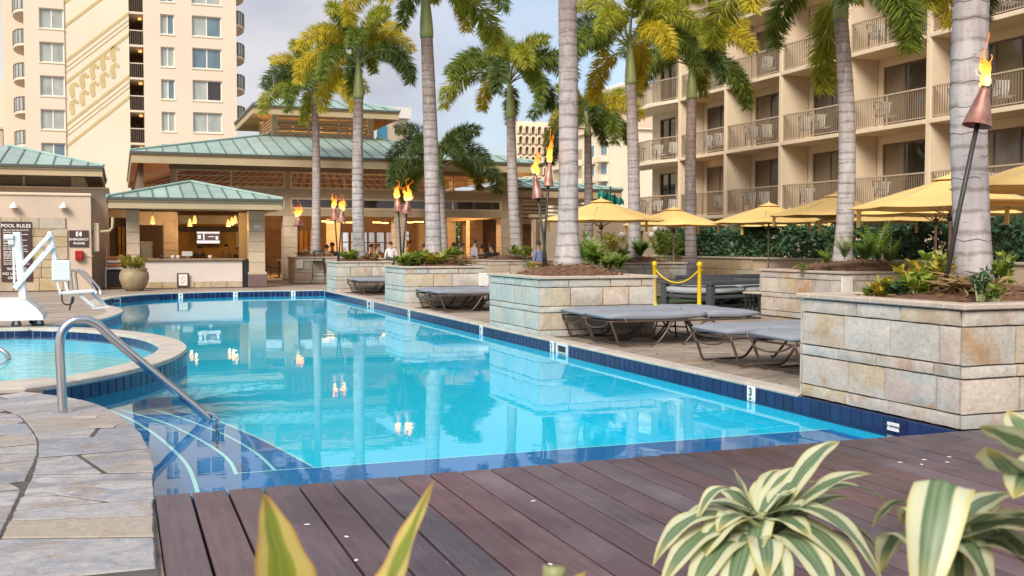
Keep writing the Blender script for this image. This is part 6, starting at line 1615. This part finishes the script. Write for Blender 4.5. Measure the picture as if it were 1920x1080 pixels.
beam('actuator', q(25, 458), q(27, 532), .04, .04)
MB().tube([q(80, 465, -.12), q(80, 465, .12)], .035, 10).build('pivot', M['steel'], lift)
# seat
bk = MB(); bk.cbox(q(97, 500).x, q(133, 500).x, -.06, 0, q(97, 527).z, q(97, 488).z, .022); o = bk.build('seat_back', M['white_plastic'], lift); o.rotation_euler = (0, 0, 0)
beam('seat_pan', q(117, 549), q(178, 545), .06, .44)
for a, b_ in (((107, 527), (114, 553)), ((122, 527), (127, 546))): beam('seat_tube', q(*a), q(*b_), .045, .05)
beam('leg_rest', q(149, 553, -.14), q(177, 576, -.14), .06, .06); beam('leg_rest', q(172, 548, .14), q(199, 574, .14), .06, .06)
beam('foot_plate', q(174, 578), q(206, 575), .03, .36)
MB().tube(spline([q(116, 551, -.2), q(117, 565, -.2), q(124, 571, -.2), q(136, 568, -.2), (q(138, 556, -.2))], 4), .014, 6).build('seat_strap', M['dark_metal'], lift)
beam('seat_belt', q(136, 556, -.2), q(130, 582, -.2), .03, .02, 'dark_metal')
# ================================================================ SIGNS AND FITTINGS ON THE POOL HOUSE
SY = HY-.075
def board(name, label, cat, u0, u1, v0, v1, mat, y=SY, th=.03):
    a, b_ = at(u0, v1, y), at(u1, v0, y); T = thing(name, label, cat, ((a.x+b_.x)/2, y, (a.z+b_.z)/2)); w, h = b_.x-a.x, b_.z-a.z
    MB().cbox(-w/2, w/2, -th, .01, -h/2, h/2, .006).build('panel', M[mat], T); return T, w, h
T, w, h = board('pool_rules_sign', 'tall brown POOL RULES sign with white lettering behind the lift', 'sign', 3, 59, 416, 528, 'sign_brown')
RX = (R(90), 0, 0)
put_text('POOL RULES', .155, 'letter_white', T, (0, -.034, h*.43), RX); 
rg = random.Random(2); z = h*.36
lines = MB()
while z > -h*.24:
    x = -w*.42; e_ = x+w*rg.uniform(.45, .84)
    while x < e_:
        ww = rg.uniform(.03, .12); lines.box(x, min(x+ww, e_), -.034, -.031, z-.011, z+.011); x += ww+.02
    z -= rg.choice((.045, .045, .07))
tag(lines.build('small_print', M['letter_white'], T), kind='stuff')
put_text('WARNING', .12, 'letter_white', T, (0, -.034, -h*.29), RX); put_text('NO LIFEGUARD', .12, 'letter_white', T, (0, -.034, -h*.37), RX); put_text('ON DUTY', .12, 'letter_white', T, (0, -.034, -h*.44), RX)
T, w, h = board('emergency_phone_sign', 'brown EMERGENCY PHONE sign on the tan wall', 'sign', 130, 166, 432, 463, 'sign_brown', HY-.012)
put_text('EMERGENCY', .105, 'letter_white', T, (0, -.034, -h*.05), RX); put_text('PHONE', .105, 'letter_white', T, (0, -.034, -h*.29), RX)
ic = MB().cbox(-.09, .09, -.036, -.031, h*.14, h*.42, .002).build('icon_plate', M['letter_white'], T)
pz = h*.28; MB().tube(spline([(.035, -.04, pz+.07), (-.02, -.04, pz+.04), (-.02, -.04, pz-.04), (.035, -.04, pz-.07)], 4), .014, 6).build('handset_icon', M['sign_brown'], T)
T = thing('emergency_phone', 'red emergency phone box below its brown sign', 'phone', tuple(at(149, 479, HY-.01)))
MB().cbox(-.13, .13, -.16, .005, -.17, .16, .03).build('case', M['red_box'], T); MB().cbox(-.10, .10, -.175, -.155, -.10, .12, .02).build('door', M['red_box'], T); MB().tube(spline([(.13, -.05, -.02), (.2, -.02, -.02), (.42, -.02, -.03)], 3), .012, 5).build('conduit', M['frame_tan'], T)
for u, nm in ((26, 'left'), (119, 'right')):
    T = thing('cone_lamp', f'white cone wall lamp on the pool house, {nm} one', 'lamp', tuple(at(u, 388, HY-.16)), group='cone wall lamps')
    MB().lathe([(.001, .17), (.03, .15), (.15, -.02), (.15, -.04), (.13, -.035), (.02, .12)], 18).build('shade', M['white_paint'], T, True); MB().lathe([(.06, -.06), (.05, -.1), (.001, -.11)], 12).build('lens', M['frame_tan'], T, True); MB().box(-.03, .03, .1, .155, 0, .06).build('bracket', M['white_paint'], T)
# towel cart at the gap by the bar
T = thing('towel_cart', 'white and orange towel cart with a black bin in the gap beside the bar', 'cart', tuple(at(215, 541, 39.0).xy)+(0,))
tw_ = .52
MB().cbox(-tw_/2, tw_/2, -.25, .3, .05, .62, .02).build('bin', M['black_plastic'], T); MB().cbox(-tw_/2-.04, tw_/2+.04, -.3, .34, .66, .74, .015).build('shelf', M['white_plastic'], T)
for a in (-1, 1): MB().box(a*(tw_/2+.02)-.02, a*(tw_/2+.02)+.02, -.29, -.25, 0, .66).build('leg', M['white_plastic'], T)
for k in range(3): pad(MB(), -tw_/2+.02, tw_/2-.02, .5, .745+k*.13, .12).build('towel_stack', M[('orange_fabric', 'strap_vinyl', 'orange_fabric')[k]], T, True)
MB().box(-tw_/2, -tw_/2+.03, -.25, .3, .74, 1.5).build('side_panel', M['frame_tan'], T)
# glazed pot with shrub
p = at(252, 540, 36.9); T = thing('plant_pot', 'large round olive clay pot beside the bar', 'pot', (p.x, p.y, -.01))
MB().lathe([(.001, 0), (.27, 0), (.40, .18), (.475, .40), (.46, .58), (.40, .68), (.43, .72), (.43, .74), (.37, .74), (.36, .66), (.001, .66)], 30).build('jar', M['pot_clay'], T, True)
clump('yellow green shrub growing in the round pot by the bar', (p.x, p.y, .66), 420, .62, .46, .17, .06, 'bush_yellow', 77, .8, name='potted_shrub')
# framed notice leaning on the bar front
T, w, h = board('framed_notice', 'small framed drawing standing against the bar front', 'picture', 332, 354, 512, 538, 'sign_brown', BY+.08, .05)
MB().box(-w*.36, w*.36, -.054, -.051, -h*.40, h*.42).build('sheet', M['strap_vinyl'], T)
MB().tube(spline([(-.08, -.056, -.14), (0, -.056, -.03), (-.06, -.056, .05), (.04, -.056, .12), (.07, -.056, .0), (0, -.056, -.12)], 4), .006, 4).build('sketch_line', M['frame_brown'], T)
# bar television, lamps, cooler and small things
T, w, h = board('television', 'lit television hanging on the bar back wall', 'television', 367, 413, 433, 458, 'black_plastic', 42.4, .08)
emis('tv_white', (.9, .88, .95), .45); emis('tv_dark', (.10, .07, .08), .5)
MB().box(-w*.47, w*.47, -.085, -.081, -h*.44, h*.44).build('screen', M['tv_dark'], T)
for x0, x1, z0, z1 in ((-.46, .46, .30, .43), (-.46, .46, -.43, -.22), (-.2, -.15, -.2, .3), (.0, .25, .05, .1), (-.42, -.3, -.1, .2), (.3, .4, -.15, .1)): MB().box(x0*w, x1*w, -.09, -.086, z0*h, z1*h).build('screen_image', M['tv_white'], T)
MB().box(-.05, .05, .01, .2, -.1, .1).build('bracket', M['black_plastic'], T)
for i, (u, v, y) in enumerate(((286, 412, 39.6), (356, 417, 39.9), (365, 411, 39.6), (428, 418, 39.9), (435, 414, 39.7), (441, 411, 39.5))):
    c = at(u, v, y); T = thing('pendant_lamp', f'lit woven pendant lamp in the bar, number {("one", "two", "three", "four", "five", "six")[i]} from the left', 'lamp', tuple(c), group='bar pendant lamps')
    MB().lathe([(.015, .14), (.045, .07), (.07, -.05), (.08, -.13), (.07, -.14), (.035, .05)], 12).build('shade', M['lamp_soft'], T, True); MB().tube([(0, 0, .15), (0, 0, pzt-c.z)], .008, 4).build('cord', M['dark_metal'], T)
    pl_ = bpy.data.lights.new('lamp_light', 'POINT'); pl_.energy = 9; pl_.color = (1, .62, .25); pl_.shadow_soft_size = .015; lo_ = bpy.data.objects.new('lamp_light', pl_); COL.objects.link(lo_); lo_.parent = T; lo_.location = (0, -.05, -.22)
p = at(274, 480, 41.2); T = thing('drinks_cooler', 'grey drinks cooler in the bar hatch', 'cooler', (p.x, 41.2, cz-.3))
MB().cbox(-.23, .23, -.25, .25, 0, .92, .03).build('cabinet', M['concrete'], T); MB().cbox(-.18, .18, -.262, -.252, .1, .8, .01).build('door', M['glass_sheer'], T)
MB().box(-.2, .2, -.2, .2, -cz+.3, -.002).build('stand', M['interior_dark'], T)
p = at(351, 480, BY+.5); T = thing('price_board', 'small white board standing on the bar counter', 'sign', (p.x, BY+.5, cz)); MB().cbox(-.18, .18, -.015, .015, .09, .26, .005).build('board', M['white_paint'], T); MB().box(-.06, .06, -.05, .05, 0, .088).build('foot', M['counter'], T)
for i, (u, nm) in enumerate(((302, 'dark tap'), (324, 'cup'), (334, 'small cup'), (394, 'napkin stack'))):
    p = at(u, 482, BY+.4); T = thing('bar_item', f'{nm} standing on the bar counter', 'bar item', (p.x, BY+.4, cz)); MB().lathe([(.001, 0), (.06, 0), (.07, .1), (.055, .12), (.001, .12)], 10).build('body', M['dark_metal' if i == 0 else 'strap_vinyl'], T, True)
# plaque on the bar pillar
T, w, h = board('wall_plaque', 'small white plaque on the right bar pillar', 'sign', 476, 489, 422, 428, 'white_paint', BY-.012, .015)
# restaurant strip lights
for i, (u0, u1, v, y) in enumerate(((603, 611, 415, 49), (611, 626, 417, 49), (640, 662, 417, 49), (699, 714, 417, 49), (716, 728, 418, 50), (764, 774, 417, 49), (776, 794, 416, 49))):
    a, b_ = at(u0, v, y), at(u1, v, y); T = thing('strip_light', f'warm lit ceiling strip in the restaurant, {("left of the torch pair", "just left of the corner palm", "behind the corner palm torches", "right of the corner palm", "left of the third planter torches", "right of the third planter torches", "left of the slim brown palm")[i]}', 'lamp', ((a.x+b_.x)/2, y, a.z), group='restaurant strip lights')
    MB().cbox(-(b_.x-a.x)/2, (b_.x-a.x)/2, -.06, .06, -.03, .03, .01).build('diffuser', M['lamp_warm'], T); MB().tube([(0, 0, .03), (0, 0, zb0+.25-a.z)], .01, 4).build('stem', M['dark_metal'], T)
    pl_ = bpy.data.lights.new('lamp_light', 'POINT'); pl_.energy = 130; pl_.color = (1, .62, .27); pl_.shadow_soft_size = .015; lo_ = bpy.data.objects.new('lamp_light', pl_); COL.objects.link(lo_); lo_.parent = T; lo_.location = (0, 1.4, .7)
# tables and chairs of the restaurant
def cafe_table(label, x, y, s=1.15):
    T = thing('cafe_table', label, 'table', (x, y, -.01)); MB().lathe([(.001, .74*s), (.42*s, .74*s), (.42*s, .70*s), (.001, .70*s)], 20).build('table_top', M['counter'], T); MB().tube([(0, 0, .02), (0, 0, .7*s)], .035, 8).build('leg', M['dark_metal'], T); MB().lathe([(.001, .03), (.26, .02), (.27, 0), (.001, 0)], 14).build('foot', M['dark_metal'], T)
def cafe_chair(label, x, y, rz, s=1.15):
    T = thing('cafe_chair', label, 'chair', (x, y, -.01), rz); T.scale = (s, s, s)
    MB().cbox(-.22, .22, -.22, .22, .43, .47, .015).build('seat', M['dark_metal'], T)
    for a in (-1, 1):
        MB().tube([(a*.2, -.2, 0), (a*.2, -.2, .43)], .016, 6).build('leg', M['dark_metal'], T); MB().tube([(a*.2, .22, 0), (a*.2, .2, .45), (a*.19, .26, .9)], .016, 6).build('leg', M['dark_metal'], T)
    for k in range(3): MB().cbox(-.19, .19, .235+k*.012, .255+k*.012, .58+k*.11, .66+k*.11, .006).build('back_slat', M['dark_metal'], T)
for i, (u, v) in enumerate(((524, 520), (541, 522), (890, 522))):
    p = gp(u, v); cafe_table(('dark cafe table between the bar and the restaurant', 'cafe table half hidden by the farthest planter', 'dark cafe table in front of the right restaurant pillar')[i], p.x, p.y)
    for k, (dx, dy, rz) in enumerate(((-.7, .1, R(90)), (.7, -.1, R(-90)))): cafe_chair(f'dark slatted cafe chair {("left", "right")[k]} of the {("bar-side", "planter-side", "right-hand")[i]} cafe table', p.x+dx, p.y+dy, rz+uni(-.3, .3))
p = gp(598, 531); T = thing('bar_stool', 'tall black metal stool in front of the farthest planter', 'stool', (p.x, p.y, -.01), R(-15))
for a in (-.2, .2): 
    MB().tube([(a*1.3, -.2, 0), (a, -.12, .85)], .018, 6).build('leg', M['dark_metal'], T); MB().tube([(a*1.3, .25, 0), (a, .15, .85), (a, .22, 1.25)], .018, 6).build('leg', M['dark_metal'], T)
MB().cbox(-.22, .22, -.17, .18, .85, .9, .015).build('seat', M['dark_metal'], T); MB().tube([(-.24, -.17, .3), (.24, -.17, .3)], .014, 6).build('foot_rail', M['dark_metal'], T)
mb = MB(); wall_holes(mb, -.22, .22, .92, 1.3, [(-.16, .16, .98, 1.24)], FY, .17, .2); mb.build('back_frame', M['dark_metal'], T)
# litter on the deck
for i, (u, v, a) in enumerate(((1000, 941, .3), (650, 1008, .9), (1688, 868, .2), (1733, 863, .2), (1728, 872, .2), (1780, 858, .2), (1776, 868, .2), (668, 1052, .5), (1032, 1060, 0), (576, 985, .4))):
    p = gp(u, v); o = MB().cbox(-.014, .014, -.008, .008, 0, .003, .001).build('fallen_petal', M['white_paint']); o.location = (p.x, p.y, .004); o.rotation_euler = (0, 0, a+i)
    tag(o, f'tiny pale petal lying on the timber deck, petal {("left of centre", "front left", "in the right group, first", "in the right group, second", "in the right group, third", "in the right group, fourth", "in the right group, fifth", "front by a gap", "front centre", "far left front")[i]}', 'petal', 'pale petals on the deck')
# ================================================================ PEOPLE
def person(label, u, w, vtop, seated, shirt, rz, pants='trousers', skin='skin', lean=0.1, arms='rest', group='guests at the restaurant', floor=0.0, hairm='hair'):
    p = atw(u, 460, w); ztop = EYE+(460-vtop)*w/FPX; s = (ztop-floor)/(1.30 if seated else 1.73)
    T = thing('person', label, 'person', (p.x, p.y, floor), rz, group)
    hz = .50 if seated else .93
    Mh = Vector((0, 0, hz)); ch = Mh+Vector((0, -.06*lean*4, .30)); nk = ch+Vector((0, -.04*lean*4, .19)); hd = nk+Vector((0, -.04, .13))
    V = []; E_ = []; Rd = []; G = []
    def add(pos, r, par, g): V.append(tuple(pos)); Rd.append(r); G.append(g); (E_.append((par, len(V)-1)) if par is not None else None); return len(V)-1
    a0 = add(Mh, (.155, .12), None, 1); a1 = add(Mh+(ch-Mh)*.5, (.145, .105), a0, 0); a2 = add(ch, (.17, .11), a1, 0); a3 = add(nk-Vector((0, 0, .03)), (.065, .06), a2, 2); a4 = add(hd-Vector((0, 0, .06)), (.07, .075), a3, 2); add(hd+Vector((0, -.01, .06)), (.075, .085), a4, 2)
    for sd_ in (-1, 1):
        sh = add(ch+Vector((sd_*.185, 0, .09)), (.065, .065), a2, 0)
        if arms == 'rest': el, ha = ch+Vector((sd_*.24, -.06, -.18)), ch+Vector((sd_*.14, -.30, -.20))
        elif arms == 'down': el, ha = ch+Vector((sd_*.25, .02, -.19)), ch+Vector((sd_*.26, -.05, -.44))
        else: el, ha = ch+Vector((sd_*.26, -.10, -.12)), ch+Vector((sd_*.16, -.32, .02))
        e_ = add(el, (.048, .048), sh, 0); h_ = add(ha, (.033, .033), e_, 2); hv = (ha-el).normalized(); add(ha+hv*.09, (.038, .022), h_, 2)
        hp_ = add(Mh+Vector((sd_*.10, 0, -.05)), (.095, .095), a0, 1)
        if seated: kn, an, to = Mh+Vector((sd_*.13, -.44, .0)), Vector((sd_*.13, -.40, .08)), Vector((sd_*.13, -.56, .04))
        else: kn, an, to = Vector((sd_*.11, -.02, .49)), Vector((sd_*.11, .03, .08)), Vector((sd_*.12, -.14, .035))
        k_ = add(kn, (.065, .065), hp_, 1); n_ = add(an, (.042, .042), k_, 1); add(to, (.04, .03), n_, 3)
    me = bpy.data.meshes.new('body'); me.from_pydata(V, E_, []); ob = bpy.data.objects.new('tmp', me); COL.objects.link(ob)
    md = ob.modifiers.new('s', 'SKIN'); sk = me.skin_vertices[0].data
    for i, r in enumerate(Rd): sk[i].radius = r; sk[i].use_root = (i == 0)
    ob.modifiers.new('b', 'SUBSURF').levels = 1
    bpy.context.view_layer.update(); bm_ = bpy.data.meshes.new_from_object(ob.evaluated_get(bpy.context.evaluated_depsgraph_get()))
    bpy.data.objects.remove(ob); bm_.name = 'body'
    # fingers, nose and ears are added to the same mesh
    bm = bmesh.new(); bm.from_mesh(bm_)
    def app(mb):
        vs = [bm.verts.new(v) for v in mb.v]
        for f in mb.f:
            try: bm.faces.new([vs[i] for i in f])
            except ValueError: pass
    for i in range(len(V)):
        if G[i] == 2 and Rd[i] == (.038, .022):
            b_ = Vector(V[i]); par = Vector(V[[e for e in E_ if e[1] == i][0][0]]); d = (b_-par).normalized(); sdv = d.cross(Vector((0, 0, 1))).normalized()
            for k in range(4): mb = MB().tube([b_+sdv*(k-1.5)*.018, b_+sdv*(k-1.5)*.02+d*.05, b_+sdv*(k-1.5)*.02+d*(.085-.008*abs(k-1.3))-Vector((0, 0, .015))], [.010, .009, .006], 5); app(mb)
            app(MB().tube([b_-d*.04, b_-d*.02+sdv*.045, b_+d*.02+sdv*.055], [.011, .010, .007], 5))
    nose = hd+Vector((0, -.095, .0)); app(MB().tube([nose+Vector((0, .02, .03)), nose+Vector((0, -.012, -.01)), nose+Vector((0, .01, -.022))], [.008, .013, .01], 5))
    for sd_ in (-1, 1): app(MB().tube([hd+Vector((sd_*.082, 0, -.015)), hd+Vector((sd_*.095, .01, .0)), hd+Vector((sd_*.085, .0, .03))], [.01, .016, .01], 5))
    bm.to_mesh(bm_); bm.free()
    for mm in (shirt, pants, skin, 'black_plastic'): bm_.materials.append(M[mm])
    Vn = np.array(V); 
    for pl in bm_.polygons:
        c = np.array(pl.center); g = -1; best = 9
        for i, j in E_:
            a, b_ = Vn[i], Vn[j]; t_ = np.clip(np.dot(c-a, b_-a)/max(1e-9, np.dot(b_-a, b_-a)), 0, 1); dd = np.linalg.norm(c-(a+(b_-a)*t_))-.5*(Rd[i][0]*(1-t_)+Rd[j][0]*t_)
            if dd < best: best = dd; g = G[i] if t_ < .5 else G[j]
        pl.material_index = g; pl.use_smooth = True
    body = link('body', bm_, T); body.scale = (s, s, s)
    # hair cap
    hb = MB(); k = 12; hc = hd+Vector((0, .012, .035)); vs = []; fs = []
    for i in range(7):
        for j in range(k):
            th = math.pi*.62*i/6; a = 2*math.pi*j/k; fr_ = 1 if math.sin(a) > -.3 else .62
            vs.append((hc.x+.092*math.sin(th*fr_)*math.cos(a), hc.y+.104*math.sin(th*fr_)*math.sin(a), hc.z+.10*math.cos(th*fr_)))
    for i in range(6):
        for j in range(k): fs.append((i*k+j, i*k+(j+1) % k, (i+1)*k+(j+1) % k, (i+1)*k+j))
    hb.add(vs, fs); h_ = hb.build('hair', M[hairm], T, True); h_.scale = (s, s, s)
    mb = MB()
    for sd_ in (-1, 1): mb.lathe([(.001, -.011), (.011, 0), (.001, .011)], 6, c=tuple(hd+Vector((sd_*.035, -.083, .02))))
    e_ = mb.build('eyes', M['black_plastic'], T); e_.scale = (s, s, s)
    if seated:       # the chair that carries the figure is a thing of its own
        cafe_chair('dark cafe chair under the ' + label.split(' seated')[0].replace('person in ', '') + ' guest' + (' left of the torches' if u == 625 else ' by the slim palm' if u == 826 else ''), p.x, p.y+.02, rz, s*1.02)
    return T
# facing: 0 looks towards the camera (-Y), pi looks away
PE = [
 ('person in a white shirt seated behind the leftmost restaurant palm', 586, 47.5, 455, True, 'shirt_white', R(70)),
 ('person in an olive top seated right of the leftmost restaurant palm', 612, 47.5, 455, True, 'shirt_olive', R(160)),
 ('person in a dark top seated left of the pair of torches', 625, 48.6, 451, True, 'shirt_dark', R(200)),
 ('person in a brown dress seated right of the corner palm trunk', 694, 48.5, 454, True, 'shirt_brown', R(110)),
 ('person in a peach top seated beside the brown dressed guest', 706, 48.0, 454, True, 'shirt_peach', R(60)),
 ('person in a tan shirt seated low with back to the pool', 712, 45.2, 468, True, 'shirt_tan', R(170)),
 ('person in a bright white shirt standing with back to the pool', 733, 45.4, 450, False, 'shirt_white', R(175)),
 ('person in an orange shirt standing behind the torch pair', 766, 48.5, 449, False, 'shirt_orange', R(100)),
 ('person in a khaki shirt seated left of the slim brown palm', 794, 47.0, 453, True, 'shirt_khaki', R(120)),
 ('person in a dark top seated right of the slim brown palm', 826, 48.0, 455, True, 'shirt_dark', R(200)),
 ('person in a peach shirt seated below the bright opening', 850, 48.5, 451, True, 'shirt_peach', R(160)),
 ('person in dark clothes seated right of the bright opening', 863, 47.5, 453, True, 'shirt_dark', R(80)),
 ('person in a lavender shirt standing near the right pillar', 888, 46.0, 447, False, 'shirt_lavender', R(100)),
 ('person in an orange top seated right of the lavender shirt', 903, 48.0, 456, True, 'shirt_orange', R(150)),
 ('person in black seated at the rightmost restaurant table', 922, 47.5, 452, True, 'shirt_dark', R(180))]
for lab, u, w, vt, se, sh_, rz in PE: person(lab, u, w, vt, se, sh_, rz, arms='rest' if se else 'down')
person('person in a blue patterned shirt standing left of the mid pool torches', 1012, 34.5, 448, False, 'shirt_blue', R(200), 'shorts_blue', 'skin_tan', arms='down', group='people by the pool')
for i, (u, vt, nm) in enumerate(((374, 458, 'below the left end of the television'), (423, 455, 'right of the television'), (444, 461, 'at the right end of the bar'))):
    person(f'person in dark clothes standing in the bar {nm}', u, 40.6, vt, False, 'shirt_dark' if i != 1 else 'shirt_brown', R(20*i), arms='rest', group='bar staff', skin='skin_tan')
# ================================================================ FOREGROUND DRACAENA
def leaf(base, tip, arch, width, mat, parent, roll=0.0, fold=.13, n=18, side=None, droop=None, lance=False):
    b_, t_ = Vector(base), Vector(tip); mid = (b_+t_)/2+Vector((0, 0, arch)); 
    if droop is not None: mid = b_.lerp(t_, droop)+Vector((0, 0, arch))
    C_ = [b_*(1-k/n)**2+mid*2*(k/n)*(1-k/n)+t_*(k/n)**2 for k in range(n+1)]
    toc = (Vector((0, 0, EYE))-mid).normalized(); vs = []; uvs = []; m = 6
    for k in range(n+1):
        t = k/n; tg = (C_[min(k+1, n)]-C_[max(k-1, 0)]).normalized()
        face = (Vector((0, 0, 1))*.8+toc*.75); face = (face-tg*face.dot(tg)).normalized(); sv = tg.cross(face).normalized()
        ro = Matrix.Rotation(roll, 3, tg); sv = ro @ sv; face = ro @ face
        sm = min(1, t/.32); wdt = width*.62*max(.02, (1-t)**.75)*(.75+.25*sm) if lance else width*.5*1.25*(.22+.78*sm*sm*(3-2*sm))*(1 if t < .55 else max(.02, 1-((t-.55)/.45)**2.4))
        for j in range(m+1):
            x = j/m*2-1; lift = abs(x)*fold*wdt + .06*wdt*math.sin(t*17+x*3); vs.append(C_[k]+sv*x*wdt+face*lift); uvs.append((j/m, t))
    fs = [(k*(m+1)+j, k*(m+1)+j+1, (k+1)*(m+1)+j+1, (k+1)*(m+1)+j) for k in range(n) for j in range(m)]
    me = MB().add([tuple(v) for v in vs], fs).mesh('leaf', True); ul = me.uv_layers.new(name='uv')
    flat = [0.0]*(2*len(me.loops))
    for i, lp in enumerate(me.loops): flat[2*i], flat[2*i+1] = uvs[lp.vertex_index]
    ul.data.foreach_set('uv', flat); o = link('leaf', me, parent, M[mat])
    return o
def dracaena(label, bu, bv, w, tips, soil_z=.45, mat='dracaena_leaf', stem=.014):
    c = atw(bu, bv, w); T = thing('dracaena_plant', label, 'plant', (c.x, c.y, soil_z)); off = Vector(T.location)
    MB().tube(spline([Vector((0, 0, -.04)), Vector((.02, .01, (c.z-soil_z)*.5)), c-off, c-off+Vector((0, 0, .03))], 4), [stem*1.3]*5+[stem]*7+[stem*.5]*1 if False else stem, 8).build('stem', M['petiole'], T, True)
    rg = random.Random(bu)
    for tp in tips:
        u, v, dw, arch, wd = tp[:5]; roll = tp[5] if len(tp) > 5 else 0; mt = tp[6] if len(tp) > 6 else mat; dr = tp[7] if len(tp) > 7 else None
        b_ = c+Vector((rg.uniform(-.012, .012), rg.uniform(-.012, .012), rg.uniform(-.03, .03)))
        o = leaf(b_-off-Vector((0, 0, 0)), atw(u, v, w+dw)-off, arch, wd, mt, T, roll, droop=dr, lance=(mt == 'dracaena_yellow'), fold=tp[8] if len(tp) > 8 else .13)
    return T
D1 = [(1575, 828, .06, .07, .050, 0, 'dracaena_leaf', .6), (1634, 890, .0, .07, .056, 0, 'dracaena_leaf', .6), (1374, 878, .02, .01, .036), (1305, 985, -.06, .13, .030, 0, 'dracaena_leaf', .7), (1282, 1000, .03, .12, .036, 0, 'dracaena_leaf', .7), (1224, 1062, -.08, .13, .054, 0, 'dracaena_leaf', .7), (1236, 1110, -.14, .13, .052, 0, 'dracaena_leaf', .6),
      (1290, 1135, -.18, .12, .058, 0, 'dracaena_leaf', .6), (1366, 1150, -.20, .11, .056, 0, 'dracaena_leaf', .6), (1468, 1150, -.24, .10, .058, 0, 'dracaena_leaf', .5), (1662, 1110, -.10, .16, .068, 0, 'dracaena_leaf', .6), (1668, 1070, .05, .14, .046, 0, 'dracaena_leaf', .65), (1562, 966, .12, .05, .046, 0, 'dracaena_leaf', .6), (1612, 1015, -.03, .09, .054, 0, 'dracaena_leaf', .6), (1672, 955, .10, .13, .032, 0, 'dracaena_leaf', .6),
      (1420, 900, .10, .02, .040), (1505, 875, .12, .04, .040), (1335, 940, .12, .10, .040, 0, 'dracaena_leaf', .7), (1565, 1130, -.18, .10, .058, 0, 'dracaena_leaf', .6), (1490, 925, -.02, .05, .044), (1535, 905, .05, .06, .046), (1250, 1035, .06, .13, .044, 0, 'dracaena_leaf', .7), (1605, 935, .10, .07, .046), (1440, 1090, -.2, .08, .05, 0, 'dracaena_leaf', .5),
      (1390, 945, .1, .05, .04), (1345, 1000, -.1, .09, .046, 0, 'dracaena_leaf', .6), (1310, 1060, -.12, .11, .052, 0, 'dracaena_leaf', .6), (1640, 1150, -.15, .12, .06, 0, 'dracaena_leaf', .6), (1520, 1010, -.1, .05, .05), (1290, 1090, .0, .12, .05, 0, 'dracaena_leaf', .6), (1630, 1050, .1, .1, .05, 0, 'dracaena_leaf', .6), (1460, 880, .16, .03, .038), (1400, 1120, -.1, .1, .05, 0, 'dracaena_leaf', .5)]
dracaena('green and cream striped dracaena in the front, left one of the right group', 1428, 1000, 2.0, D1)
D2 = [(1636, 990, .06, .07, .032, .2, 'dracaena_leaf', .55), (1722, 1190, -.10, .20, .060, .0, 'dracaena_leaf', .25, -.22), (1985, 985, -.08, .04, .074, -.2, 'dracaena_leaf', .5), (1900, 925, .1, .03, .034), (1880, 935, .06, .02, .026), (2040, 1060, -.05, .08, .070, 0, 'dracaena_leaf', .6), (1800, 1180, .02, .12, .055, 0, 'dracaena_leaf', .4), (1868, 1160, -.05, .12, .058, 0, 'dracaena_leaf', .5), (1985, 1140, .0, .10, .066, 0, 'dracaena_leaf', .6), (1690, 985, .2, .08, .036, 0, 'dracaena_leaf', .6), (1845, 940, .2, .03, .04), (1940, 1085, .05, .08, .056, 0, 'dracaena_leaf', .6), (1650, 1075, .1, .1, .045, 0, 'dracaena_leaf', .6), (1960, 1030, .1, .06, .05, 0, 'dracaena_leaf', .6), (1750, 1180, .1, .12, .05, 0, 'dracaena_leaf', .4)]
dracaena('broad striped dracaena at the lower right corner', 1770, 1025, 1.35, D2)
D3 = [(1834, 800, .02, .01, .05, .5), (1850, 838, -.05, -.04, .075, .1), (1890, 770, .1, .0, .05), (1900, 935, -.05, .03, .06), (2080, 760, 0, .05, .05), (2120, 900, 0, .05, .05), (1990, 740, .05, .02, .05), (1940, 800, .15, .02, .05)]
dracaena('striped dracaena leaves reaching in from the right edge', 1985, 880, 1.3, D3)
D4 = [(496, 925, .02, .01, .082, .15, 'dracaena_yellow'), (420, 1180, .05, .05, .06, 0, 'dracaena_yellow'), (600, 1190, .1, .05, .05, 0, 'dracaena_yellow')]
dracaena('yellow edged upright leaf at the bottom left of centre', 520, 1200, 1.05, D4, mat='dracaena_yellow')
D5 = [(814, 902, .03, .01, .085, -.1, 'dracaena_yellow'), (640, 1190, .08, .05, .06, 0, 'dracaena_yellow'), (900, 1200, .08, .05, .06, 0, 'dracaena_yellow')]
dracaena('yellow leaf with dry orange edges leaning right at the bottom', 690, 1190, 1.05, D5, mat='dracaena_yellow')
D6 = [(1100, 1072, .03, .01, .03, 0, 'dracaena_yellow'), (990, 1180, .05, .05, .05, 0, 'dracaena_yellow')]
dracaena('small dry leaf tip at the bottom centre', 1040, 1120, 1.2, D6, mat='dracaena_yellow')
fp = thing('foreground_planter', 'low stone planter under the foreground dracaena plants', 'planter', (.9, 1.25, .004))
MB().box(-1.5, 1.9, -.75, 1.1, 0, .40).build('core', M['mortar'], fp); MB().box(-1.4, 1.8, -.65, 1.0, .401, .45).build('soil', M['soil'], fp)
for i in range(6): MB().cbox(-1.53+i*.577+.005, -1.53+(i+1)*.577-.005, 1.105, 1.15, .01, .40, .008).build('wall_stone', M['wall_stone'], fp)
